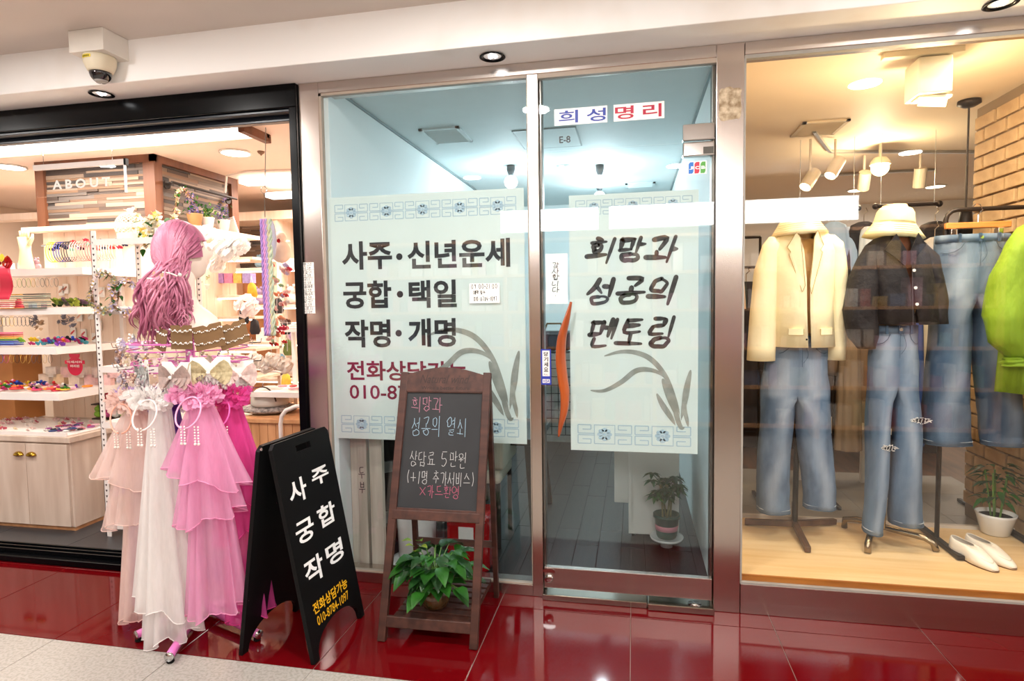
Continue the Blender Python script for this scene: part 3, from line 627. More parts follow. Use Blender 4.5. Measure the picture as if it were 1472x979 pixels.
# price list on the steel pillar
t = thing('price_list', 'white handwritten price list taped to the steel pillar beside the black post', 'note', (-1.58, -.002, 1.4))
a = A(433, 451, 0); b = A(451, 377, 0); MB().box((a.x, -.0015, a.z), (b.x, -.0003, b.z)).link('paper', PANELW, t)
m = MB(); H_ = b.z-a.z
for k in range(7):
    z = b.z-H_*(k+1)/7; ribbon(m, [(a.x, z), (b.x, z)], .0012, fr_y(-.0018)); write(m, ('소원고리', '귀걸이', '머리띠', '수공예품', '부케세트', '왕관', '브로치')[k], fr_y(-.0018), a.x+.006, z+H_*.07, b.x-.006, z+H_*.13, .0016, 0, k); write(m, '-1.5만', fr_y(-.0018), a.x+.02, z+H_*.01, b.x-.015, z+H_*.055, .0016, 0, k+9)
m.link('handwriting', INK, t)
RES = MB(); r_ = random.Random(4); pts_ = []
for i in range(28): a_ = 2*PI*i/28; pts_.append((.409+.046*max(-1, min(1, 1.3*math.cos(a_)))*r_.uniform(.93, 1.04), 2.245+.07*max(-1, min(1, 1.25*math.sin(a_)))*r_.uniform(.9, 1.05)))
RES.prism(pts_, Fr((0, -.0002, 0), (1, 0, 0), (0, 0, 1)), .0006); o = RES.link('tape_residue', mat('glue_residue', 'cdbba0', .9, col2='8a7458', scale=35)); tag(o, 'beige patch of old tape glue high on the right steel pillar', 'stain')
# security camera
t = thing('security_camera', 'cream dome security camera hanging from a white box against the fascia', 'camera', (-2.58, -.35, 2.55))
c0 = AZ(97, 44, 2.695); c1 = AZ(147, 38, 2.695); x0, x1, yf = c0.x, c1.x, c1.y
MB().box((x0, yf, 2.594), (x1, -.2155, 2.694)).link('mounting_box', mat('box_white', 'e4dfd6', .5, var=.05), t, bevel=.002)
cx, cy = (x0+x1)/2, (yf-.2155)/2
R0 = min((x1-x0), (-.2155-yf))*.47
MB().lathe([(R0*1.0, 2.594), (R0*1.02, 2.585), (R0*.98, 2.558), (R0*.8, 2.53), (R0*.72, 2.522)], (cx, cy, 0), 32).link('housing', CREAM, t, smooth=True)
m = MB(); m.lathe([(R0*.7*math.cos(q), 2.523-R0*.72*math.sin(q)) for q in [PI/2*k/7 for k in range(8)]], (cx, cy, 0), 28); dm = m.link('dome', mat('smoked_dome', '15161a', .08, coat=1), t, smooth=True)
MB().lathe([(R0*.45, 2.523-R0*.56), (R0*.3, 2.523-R0*.68), (.0, 2.523-R0*.735)], (cx, cy, 0), 24).link('lens_cover', mat('dome_grey', '9a9690', .2), t, smooth=True)
m = MB(); m.M = Matrix.Translation((cx, cy, 0)); 
m.grid(lambda u, v: (R0*1.03*math.cos(-PI*.66+u*.75), R0*1.03*math.sin(-PI*.66+u*.75), 2.57+v*.014), 8, 1); m.link('sticker', mat('yellow_label', 'e8cf1c', .5), t, label='yellow label')
m = MB(); m.M = Matrix.Translation((cx, cy, 0))
for k in range(6): q = -PI*.66+.1+k*.1; m.grid(lambda u, v, q=q: (R0*1.037*math.cos(q+u*.06), R0*1.037*math.sin(q+u*.06), 2.5735+v*.006), 1, 1)
m.link('lettering', INK, t)
CN = {'red': (220, 50, 60), 'orange': (240, 140, 50), 'yellow': (240, 208, 60), 'green': (80, 150, 60), 'blue': (50, 90, 200), 'purple': (140, 80, 185), 'pink': (238, 120, 175), 'black': (32, 33, 38), 'white': (244, 240, 234), 'light blue': (120, 190, 210), 'pale pink': (244, 200, 205), 'grey': (150, 148, 146), 'brown': (110, 75, 60), 'cream': (244, 228, 200), 'olive': (110, 130, 60), 'coral': (230, 140, 130), 'lilac': (205, 180, 220), 'peach': (240, 190, 150)}
def cname(c): q = tuple(int(c[i:i+2], 16) for i in (0, 2, 4)); return min(CN, key=lambda k: sum((a-b)**2 for a, b in zip(CN[k], q)))
# ============================================================ IN THE CORRIDOR
# ---- chalkboard easel with plant shelf
RB = BROWNW
ez = thing('chalkboard_easel', 'brown wooden easel chalkboard with coloured chalk writing and a slatted plant shelf', 'chalkboard', (-.84, -.27, 0))
FL = AZ(549, 921, .0); FRr = AZ(681, 933, 0); yt = -.22
TL = A(583, 535, yt); TR = A(701, 536, yt)
def lerp(a, b, t): return Vector(a)+(Vector(b)-Vector(a))*t
nrm = (TR-TL).cross(FL-TL).normalized(); 
if nrm.y > 0: nrm = -nrm
for p, q in ((FL, TL), (FRr, TR)):
    MB().bar(p, q+(q-p)*.0, .034, .026, up=nrm).link('leg', RB, ez, bevel=.003)
RLb, RRb = Vector((FL.x+.0, -.045, 0)), Vector((FRr.x-.005, -.035, 0)); 
for p, q in ((RLb, lerp(FL, TL, .95)+Vector((.0, .03, 0))), (RRb, lerp(FRr, TR, .95)+Vector((.0, .03, 0)))):
    MB().bar(p, q, .022, .028, up=nrm).link('leg', RB, ez, bevel=.002)
ft = (AZ(0, 0, 0))
tL = lerp(FL, TL, .455); tR = lerp(FRr, TR, .455)
MB().bar(tL, tR, .04, .03, up=nrm).link('cross_bar', BROWNH, ez, bevel=.003)
MB().bar(lerp(FL, TL, .07), lerp(FRr, TR, .07), .045, .02, up=nrm).link('cross_bar', BROWNH, ez, bevel=.003)
MB().bar(lerp(RLb, TL, .25), lerp(RRb, TR, .25), .03, .018, up=nrm).link('cross_bar', BROWNH, ez)
# headboard with arched top and pressed words
hx = (TR-TL).normalized(); hy = (TL-FL).normalized(); hy = (hy-hx*hy.dot(hx)).normalized(); W_ = (TR-TL).length
fb = Fr(TL, hx, hy)
if fb.n.y > 0: fb = Fr(TL, hx, hy)
nz_ = fb.n
hb = [(W_*.03, -.085), (W_*.97, -.085), (W_*.97, -.012)]+[(W_*(.97-.94*i/12), -.012+.034*math.sin(PI*i/12)) for i in range(1, 13)]
MB().prism(hb, Fr(TL-nz_*.012, hx, hy), .024).link('headboard', BROWNH, ez)
m = MB(); text_on(m, 'Natural wind', fb, W_*.2, -.05, W_*.8, -.012, .0, .0125, shear=.35); text_on(m, 'Write a better future', fb, W_*.22, -.078, W_*.8, -.062, .015, .0125); m.link('pressed_lettering', mat('pressed_ink', '2c1914', .6), ez, label='dark pressed lettering')
# board and chalk
P0, P1_, P2_, P3_ = TL+fb.x*W_*.03-fb.y*.085, TR-fb.x*W_*.03-fb.y*.085, lerp(FRr, TR, .475)-fb.x*.01, lerp(FL, TL, .475)+fb.x*.01
m = MB(); m._a([P0-nz_*.004, P1_-nz_*.004, P2_-nz_*.004, P3_-nz_*.004, P0+nz_*.002, P1_+nz_*.002, P2_+nz_*.002, P3_+nz_*.002], [(7, 6, 5, 4), (0, 1, 2, 3), (0, 4, 5, 1), (1, 5, 6, 2), (2, 6, 7, 3), (3, 7, 4, 0)]); bd = m.link('board', mat('slate', '1d1f22', .6, col2='26282b', scale=5), ez)
for p, q in ((P0, P1_), (P3_, P2_), (P0, P3_), (P1_, P2_)): MB().bar(p+nz_*.003, q+nz_*.003, .012, .012, up=nz_).link('moulding', BROWNH, ez, bevel=.002)
def onboard(px, py):
    d = _ray(px, py); o = fb.o+nz_*.0028; t = (o-CAM).dot(nz_)/d.dot(nz_); p = CAM+d*t-fb.o; return p.dot(fb.x), p.dot(fb.y)
CH = {'pink': 'b0788a', 'blue': '94b0c2', 'white': 'b4b4b4', 'red': 'a85a70'}
for s_, c, x0, y0, x1, y1, sd in (('희망과', 'pink', 592, 571, 637, 591, 1), ('성공의 열쇠', 'blue', 592, 600, 672, 626, 2), ('상담료 5만원', 'white', 589, 650, 672, 671, 3), ('(+1명 추가서비스)', 'white', 584, 678, 683, 697, 4), ('x카드환영', 'red', 602, 699, 662, 716, 5)):
    m = MB(); u0 = onboard(x0, (y0+y1)/2)[0]; u1 = onboard(x1, (y0+y1)/2)[0]; v0 = onboard((x0+x1)/2, y1)[1]; v1 = onboard((x0+x1)/2, y0)[1]; write(m, s_, fb, u0, v0, u1, v1, .0023, .0028, 30+sd, jit=.05)
    m.link('chalk_writing', mat('chalk_'+c, CH[c], .95), ez, label=c+' chalk handwriting')
# slatted shelf
for k in range(8):
    t_ = k/7; y = -.435+.36*t_; z = .085; xl = FL.x+.05+t_*.0; xr = FRr.x-.035
    MB().box((xl-.01, y-.018, z), (xr+.01, y+.018, z+.012)).link('slat', BROWNH, ez, bevel=.002)
for x in (FL.x+.06, FRr.x-.05): MB().box((x, -.45, .06), (x+.02, -.05, .085)).link('shelf_rail', RB, ez)
# pothos in a glass vase
pv = thing('potted_plant', 'leafy green pothos in a round glass vase on the easel shelf', 'plant', (0, 0, 0)); bc = AZ(626, 872, .097); pv.location = bc
MB().lathe([(.03, 0), (.055, .012), (.068, .045), (.062, .085), (.045, .105), (.05, .115)], bc, 24).link('vase', mat('murky_glass', '34321a', .08, col2='5a3d22', scale=25, coat=.5), pv, smooth=True)
top = bc+Vector((0, 0, .1)); r2 = random.Random(5)
stm = MB(); lv0 = []
for k in range(120):
    th = r2.uniform(0, 2*PI); el = r2.uniform(-.35, 1.2); R = r2.uniform(.05, .14)
    e = top+Vector((math.cos(th)*math.cos(el)*R*1.15, math.sin(th)*math.cos(el)*R, .03+math.sin(el)*R*1.15))
    stm.tube([top+Vector((0, 0, -.03)), lerp(top, e, .5)+Vector((0, 0, .02)), e], .002, 4)
    d = Vector((math.cos(th), math.sin(th), r2.uniform(-.5, .4)))
    MB().leaf(e, d, r2.uniform(.065, .1), r2.uniform(.05, .072), .35).link('leaf', LEAF if k % 3 else LEAFD, pv, smooth=True)
stm.link('stems', mat('stem_green', '5f8a3c', .5), pv, stuff=True)
for k in range(5):
    e = A(592+3*k, 778+(k % 3)*8, -.32); MB().leaf(e, (-.6+.3*k, -.3, .3), .05, .035, .3).link('leaf', mat('leaf_lime', 'a3b83a', .4, col2='5f8f2c', scale=30, trans=.3), pv, smooth=True)
MB().tube([AZ(646, 850, .17)+Vector((0, -.02, 0)), AZ(646, 850, .15)], .006, 8).link('plug', PANELW, pv)

# ---- black A-frame board
sb = thing('sandwich_board', 'black folding A-frame sign board with white and yellow vertical Korean lettering', 'sign board', (-1.42, -.5, 0))
G1, G2 = AZ(447, 956, 0), AZ(519, 884, 0); B1 = AZ(343, 942, 0); B2 = B1+(G2-G1)
T1 = AX(381, 641, (G1.x+B1.x)/2-.01); T2 = T1+(G2-G1)*1.0
def board(a, b, c, d, name, arch=True, hole=True, th=.018):
    """a,b feet (near, far); c,d top (near, far)"""
    fx = (b-a); L = fx.length; up = ((c+d)/2-(a+b)/2); H = up.length; fr = Fr(a, fx, up-fx.normalized()*up.dot(fx.normalized()))
    out = [(0, 0), (.0, H-.02), (.02, H), (L-.02, H), (L, H-.02), (L, 0), (L-.035, 0)]+[(L/2+(L/2-.035)*math.cos(q), .11*math.sin(q)**.8 if 0 < q < PI else 0) for q in [PI*i/14 for i in range(1, 14)]]+[(.035, 0)]
    m = MB(); hw, hh, hz = .05, .014, H-.05
    hol = [(L/2+hw*math.cos(q)*(1 if abs(math.cos(q)) > .3 else 1), hz+hh*math.sin(q)) for q in [2*PI*i/16 for i in range(16)]]
    # outline split into upper ring with the hand hole and lower body
    zc = H-.1
    def seg(poly): m.prism(poly, fr, th)
    body = [(0, 0), (.035, 0)]+[(L/2-(L/2-.035)*math.cos(q), .11*math.sin(q)**.8 if 0 < q < PI else 0) for q in [PI*i/14 for i in range(1, 14)]]+[(L-.035, 0), (L, 0), (L, zc), (0, zc)]
    seg(body); seg([(0, zc), (L/2-hw, zc), (L/2-hw, H), (.02, H), (0, H-.02)]); seg([(L/2+hw, zc), (L, zc), (L, H-.02), (L-.02, H), (L/2+hw, H)])
    seg([(L/2-hw, zc), (L/2+hw, zc), (L/2+hw, hz-hh), (L/2-hw, hz-hh)]); seg([(L/2-hw, hz+hh), (L/2+hw, hz+hh), (L/2+hw, H), (L/2-hw, H)])
    return m.link(name, BLACKM, sb), fr, L, H
_, frS, L_, H_ = board(G1, G2, T1+Vector((.012, 0, 0)), T2+Vector((.012, 0, 0)), 'front_panel')
board(B1, B2, T1-Vector((.03, 0, 0)), T2-Vector((.03, 0, 0)), 'back_panel')
def ons(px, py):
    sgn = 1 if frS.n.x > 0 else 0
    o = frS.o+frS.n*.0186; d = _ray(px, py); t = (o-CAM).dot(frS.n)/d.dot(frS.n); p = CAM+d*t-frS.o; return p.dot(frS.x), p.dot(frS.y)
def onsign(m, s_, x0, ytop, ybot, x1, yt1, yb1, bold):
    v0 = ons(x0, ybot)[1]; v1 = ons(x1, yt1)[1]; v1b = ons(x0, ytop)[1]; v0b = ons(x1, yb1)[1]; u0 = ons(x0, (ytop+ybot)/2)[0]; u1 = ons(x1, (yt1+yb1)/2)[0]
    text_on(m, s_, frS, u0, (v0+v0b)/2, u1, (v1+v1b)/2, bold, .0186)
m = MB()
for ch, a in (('사', (415, 693, 722, 441, 681, 724)), ('주', (448, 674, 702, 472, 667, 690)), ('궁', (425, 751, 782, 452, 740, 778)), ('합', (457, 729, 762, 482, 717, 750)), ('작', (437, 803, 836, 466, 794, 841)), ('명', (469, 785, 815, 493, 769, 806))): onsign(m, ch, *a, .022)
m.link('lettering', mat('sign_white', 'f2f2f2', .4), sb, label='white lettering')
m = MB(); onsign(m, '전화상담가능', 450, 866, 884, 499, 829, 847, .02); onsign(m, '010-8784-1097', 456, 884, 900, 501, 849, 862, .005); m.link('lettering', mat('sign_yellow', 'f0b41c', .4), sb, label='yellow lettering')
for p in (T1, T2): MB().ball(p+Vector((-.008, -.012, -.012)), .006, 8).link('rivet', CHROME, sb)

# ---- rotating pink display stand
PINKM = mat('pink_metal', 'd76fb4', .35, var=.1, scale=12)
CS = AZ(291, 884, .0); SC = Vector((CS.x, CS.y, 0))
ds = thing('display_stand', 'pink metal rotating display stand on five tube legs', 'stand', (SC.x, SC.y, 0))
MB().cyl((SC.x, SC.y, .05), (SC.x, SC.y, 1.36), .019, n=16).link('pole', PINKM, ds, smooth=True)
MB().lathe([(.045, .03), (.045, .05), (.03, .06), (.03, .075)], (SC.x, SC.y, 0), 20).link('hub', PINKM, ds, smooth=True)
for px, py in ((243, 944), (196, 913), (372, 912), (352, 868), (272, 862)):
    e = AZ(px, py, .03); MB().tube([Vector((SC.x, SC.y, .045)), lerp((SC.x, SC.y, .045), e, .9), e], .017, 12).link('leg', PINKM, ds, smooth=True)
    c = e+(e-Vector((SC.x, SC.y, .03))).normalized()*.004
    MB().cyl(e, c, .0185, n=14).link('end_cap', CHROME, ds, smooth=True); MB().lathe([(.012, .0), (.015, .004), (.012, .02)], (e.x*.97+SC.x*.03, e.y*.97+SC.y*.03, 0), 12).link('foot', BLACKM, ds)
TI = (1.255, 1.17, 1.045)
for z in TI:
    R = .24
    for zz in (z, z-.03): MB().tube([(SC.x+R*math.cos(2*PI*i/24), SC.y+R*math.sin(2*PI*i/24), zz) for i in range(24)], .0032, 6, closed=True).link('ring', PINKM, ds)
    m = MB()
    for k in range(8): a = 2*PI*k/8; m.tube([(SC.x+.018*math.cos(a), SC.y+.018*math.sin(a), z), (SC.x+R*math.cos(a), SC.y+R*math.sin(a), z)], .003, 6)
    m.link('spokes', PINKM, ds, stuff=True)
    for k in range(12):
        a = 2*PI*k/12+.1; d = Vector((math.cos(a), math.sin(a), 0)); p = Vector((SC.x, SC.y, z-.015))+d*R
        MB().tube([p, p+d*.05, p+d*.056+Vector((0, 0, .02))], .0022, 5).link('hook', CHROME, ds)
# kraft cards with pearl bracelets on the top tier
KR = mat('kraft_card', '775836', .8, var=.08, scale=30); PEARL = mat('pearl', 'f1e9e0', .2, coat=.6)
def cardfr(px, py, y, yaw, tilt=0):
    p = A(px, py, y); ux = Vector((math.cos(yaw), math.sin(yaw), math.sin(tilt))); return Fr(p, ux, Vector((-math.sin(tilt)*math.cos(yaw), 0, 1)))
for k, (px, py, yaw, tl, y, lb) in enumerate(((232, 487, -.5, -.2, -.6, 'leftmost of the row, partly behind the next card'), (261, 484, -.15, 0, -.71, 'hanging level below the wig'), (300, 483, .35, .22, -.69, 'second from the right'), (335, 480, .7, .35, -.62, 'rightmost of the row, most tilted'))):
    t = thing('bracelet_card', 'kraft card with pearl bracelets, '+lb, 'card', A(px, py, y)); f = cardfr(px, py, y, yaw, tl)
    MB().prism([(-.056, -.05), (.056, -.05), (.056, .045), (.012, .045), (.0, .036), (-.012, .045), (-.056, .045)], f, .001).link('card', KR, t)
    m = MB()
    for dz in (.02, -.028):
        for i in range(17): u = -.055+.11*i/16; m.ball(f(u, dz+.003*math.sin(i*1.7+k)-.006*math.cos(u*28)+.006, .005), .0025 if i % 4 else .0042, 6)
    m.link('beads', PEARL, t, smooth=True, stuff=True)
# cards with bows (hair clips) on the middle tier
def bow(mb, f, s, w=.006, col=None, lay=3):
    for q in range(lay):
        k = 1-.22*q
        for sg in (-1, 1):
            for e in (0, 1):
                pts = [(sg*s*.06*k, 0)]+[(sg*s*k*(.06+.5*math.sin(PI*t_*.5)), s*k*(.34*math.sin(PI*t_)+.06)*(1 if e else -1)*(.9)+0) for t_ in (.25, .5, .75)]+[(sg*s*k*.6, s*.05*(1 if e else -1))]
                n = len(pts); vs = [f(u, v, w+.012*s*20*math.sin(PI*i/(n-1))*.4+.004*q) for i, (u, v) in enumerate(pts)]
                vs2 = [f(u, 0, w+.002+.004*q) for u, v in pts]
                mb._a(vs+vs2, [(i, i+1, n+i+1, n+i) for i in range(n-1)], col)
for k, (px, py, yaw, y, c, lb, c2) in enumerate(((207, 537, -.6, -.66, '8d9797', 'grey pleated bow clip on a white card with a pearl centre', 'd8d4d0'), (254, 542, -.15, -.72, 'a8958f', 'taupe lace bow clip on a white card on the pink stand', 'c4a8a0'), (303, 535, .35, -.69, 'b0a07c', 'khaki gold rose bow clip on a white card on the pink stand', 'd6c8a0'), (340, 540, 1.1, -.56, 'dcbcb4', 'pale pink ribbon clip on the right edge of the pink stand', 'f0dcd4'))):
    f = cardfr(px, py, y, yaw); t = thing('bow_clip', lb, 'hair clip', f.o, group=None)
    MB().prism([(-.075, -.05), (.075, -.05), (.075, .06), (.025, .06), (.0, .035), (-.025, .06), (-.075, .06)], f, .001).link('card', PANELW, t)
    m = MB(); bow(m, f, .14, .01, lay=4); m.link('bow', mat('bow_'+c, c, .8, col2=c2, scale=55, trans=.2), t, smooth=True)
    MB().ball(f(0, 0, .03), .008, 10).link('pearl', PEARL, t, smooth=True)
    m = MB(); r3 = random.Random(k)
    for i in range(26): m.ball(f(r3.uniform(-.06, .06), r3.uniform(-.07, -.035), r3.uniform(.0, .02)), r3.uniform(.003, .006), 6)
    m.link('beads', mat('bead_mix_'+str(k), 'e8dcd4', .25, col2='8a7a78', scale=90), t, smooth=True, stuff=True)
# grey pearl clips and silvery flowers at the upper left of the stand
for px, py, c, lb in ((196, 485, '8a8a90', 'silver grey beaded clip on the left of the upper stand tier'), (214, 500, 'e8e0e2', 'white feathery flower clip hanging under the silver clip'), (180, 492, 'd9c8e0', 'pale lilac ribbon clip sticking out at the far left of the stand'), (186, 553, '4d5160', 'dark slate ribbon knot low on the left of the stand')):
    f = cardfr(px, py, -.6, -.8); t = thing('hair_clip', lb, 'hair clip', f.o); r3 = random.Random(px)
    m = MB(); bow(m, f, .06, .004); m.link('bow', mat('clip_'+c, c, .7, var=.3, scale=60, trans=.2), t, smooth=True)
    m = MB()
    for i in range(14): m.ball(f(r3.uniform(-.03, .03), r3.uniform(-.03, .03), r3.uniform(.01, .03)), r3.uniform(.003, .006), 6)
    m.link('beads', PEARL, t, smooth=True, stuff=True)

# ---- mannequin head with pink wig
MH = thing('bust_mannequin', 'pale mannequin head and bust seen from behind wearing a pink wig', 'mannequin', (SC.x, SC.y-.0, 1.27)); yh = SC.y
SK = mat('mannequin_skin', 'f9e4d4', .45, var=.03)
hc = A(262, 364, yh); fd = Vector((.62, .78, 0)).normalized(); sd = Vector((fd.y, -fd.x, 0))
def headf(u, v):
    th = 2*PI*u; ph = PI*v; x = math.cos(th)*math.sin(ph); y = math.sin(th)*math.sin(ph); z = math.cos(ph)
    fr_ = x; k = 1.0
    rx, ry, rz = .098, .075, .125
    fx = fr_*rx; 
    if fr_ > 0:
        fx *= 1+.06*max(0, -z)*1
        n = math.exp(-((y/.16)**2+((z+.18)/.16)**2)); fx += .028*n                     # nose
        fx += .012*math.exp(-((y/.35)**2+((z+.82)/.16)**2))                              # chin
        fx -= .012*(math.exp(-(((y-.42)/.16)**2+((z-.02)/.12)**2))+math.exp(-(((y+.42)/.16)**2+((z-.02)/.12)**2)))   # eye sockets
        fx += .007*math.exp(-((y/.25)**2+((z+.52)/.07)**2)); fx -= .005*math.exp(-((y/.25)**2+((z+.4)/.05)**2))
    ly = y*ry*(1-.28*max(0, -z)**1.5)
    return fx, ly, z*rz
def hw(x, y, z, tilt=.18): # tilt the face up a little
    c, s_ = math.cos(tilt), math.sin(tilt); x, z = x*c-z*s_*1, z*c+x*s_
    return hc+fd*x+sd*y+Vector((0, 0, z))
m = MB(); m.grid(lambda u, v: hw(*headf(u, v)), 36, 26); m.link('head', SK, MH, smooth=True)
for s_ in (-1, 1):
    m = MB(); m.tube([hw(-.005+.022*math.cos(q), s_*(.074+.004*math.sin(q)), -.01+.032*math.sin(q)) for q in [2*PI*i/14 for i in range(14)]], .005, 6, closed=True); m.ball(hw(-.003, s_*.07, -.012), .017, 8, sz=1.3); m.link('ear', SK, MH, smooth=True)
m = MB(); nb = A(283, 462, yh)
nk = [(hw(-.012, 0, -.075), .054, .05), (hc+Vector((.0, 0, -.13)), .046, .045), (hc+Vector((.002, 0, -.185)), .046, .046), (hc+Vector((.006, 0, -.225)), .056, .052), (hc+Vector((.014, 0, -.255)), .095, .068), (hc+Vector((.018, 0, -.285)), .135, .08), (hc+Vector((.02, 0, -.315)), .15, .085), (hc+Vector((.02, 0, -.34)), .15, .085)]
m.loft([(p.x, p.y, p.z, a*.95, b) for p, a, b in nk], 28, cap=True); m.link('neck_and_bust', SK, MH, smooth=True)
WG = thing('wig', 'pink wavy half-tied wig on the mannequin head', 'wig', hc)
HAIR = mat('pink_hair', 'd68fa6', .42, col2='ab5f7b', scale=16, stretch=(1, 1, .15), spec=.4, detail=2)
# cap: swept from hairline to the gather point
def capf(u, v):
    th = PI*(.30+1.40*u)+0; ph = PI*(.02+.56*v)
    x = math.cos(th)*math.sin(ph); y = math.sin(th)*math.sin(ph); z = math.cos(ph); k = 1.0+.012*math.sin(u*70+v*5)+.05*(1-v)
    return hw(x*.112*k+.0, y*.09*k, z*.137*k+.004)
m = MB(); m.grid(capf, 90, 18); m.grid(lambda u, v: hw(math.cos(2*PI*u)*math.sin(.62*PI*.5*v*1.35)*.113, math.sin(2*PI*u)*math.sin(.62*PI*.5*v*1.35)*.092, math.cos(.62*PI*.5*v*1.35)*.141+.004), 60, 12); m.link('crown', HAIR, WG, smooth=True)
gp = A(240, 388, yh-.125); r3 = random.Random(3)
m = MB()
for k in range(260):      # strands drawn back over the cap to the bow
    th = PI*r3.uniform(.28, 1.72); ph0 = PI*r3.uniform(.05, .5)
    p0 = hw(math.cos(th)*math.sin(ph0)*.114, math.sin(th)*math.sin(ph0)*.093, math.cos(ph0)*.141+.004)
    q = [p0]
    for i in range(1, 7):
        t_ = i/6; p = lerp(p0, gp, t_); v = p-hc; e = (v.dot(fd)/.117)**2+(v.dot(sd)/.096)**2+(v.z/.144)**2
        if e < 1.02: p = hc+v*math.sqrt(1.02/max(e, .05))
        q.append(p if i < 6 else gp)
    m.tube(q, [.0035, .005, .005, .005, .0045, .004, .003], 5)
m.link('tied_back_strands', HAIR, WG, smooth=True, stuff=True)
MB().ball(gp+Vector((-.005, .0, .0)), .03, 12, sx=1.25, sy=.7, sz=.75).link('twisted_knot', HAIR, WG, smooth=True)
m = MB()
LK = [(r3.uniform(0, 6.28), r3.uniform(.012, .028), r3.uniform(1.2, 1.9), r3.uniform(.15, .29), r3.uniform(-.15, .075)) for _ in range(26)]
for k in range(600):      # wavy lengths, strands grouped in locks
    ph, amp, fq, L1, ex = LK[k % 26]; o_ = Vector((r3.gauss(0, .009), r3.gauss(0, .008), r3.gauss(0, .012))); L1 = L1*r3.uniform(.93, 1.05)
    top_ = gp+Vector((.045*math.sin(ph*7), r3.uniform(0, .05), .02*math.cos(ph*3)))+o_*.6; e2 = ex*(.5+.5*L1/.29); pts = []
    for i in range(13):
        t_ = i/12; cu = amp*(.3+t_)
        pts.append(top_+o_*(.4+t_)+Vector((e2*t_**.75*.8+cu*math.sin(ph+t_*fq*2*PI), -.045*math.sin(PI*min(1, t_*1.2))+cu*math.cos(ph+t_*fq*2*PI)*.8, -L1*t_**1.05)))
    m.tube(pts, [.003]+[.0046]*9+[.004, .003, .001], 5)
m.link('wavy_lengths', HAIR, WG, smooth=True, stuff=True)
# side lock falling from the temple
m = MB()
for k in range(40):
    s0 = hw(r3.uniform(-.02, .02), .085, r3.uniform(-.05, .02)); q = []
    for i in range(9): t_ = i/8; q.append(s0+Vector((-.02*t_+.02*math.sin(t_*7+k*.1), -.03-.02*math.sin(t_*5), -.24*t_)))
    m.tube(q, .004, 4)
m.link('side_lock', HAIR, WG, smooth=True, stuff=True)
t = thing('hair_clip', 'cream beaded bow clip with dangling pearls in the pink wig', 'hair clip', gp)
f = Fr(gp+Vector((.0, -.035, -.03)), (1, 0, -.05), (0, 0, 1)); m = MB(); bow(m, f, .06, .004); m.link('bow', mat('champagne', 'dcc2a0', .45, col2='b89878', scale=80), t, smooth=True)
m = MB(); 
for i in range(9): m.ball(f(.02+.008*i, .018-.001*i*i*.2, .01), .004, 6)
for i in range(5): m.ball(f(-.03-.006*i, -.01, .012), .005, 6)
m.ball(f(.1, .01, .01), .008, 8); m.link('pearls', PEARL, t, smooth=True, stuff=True)

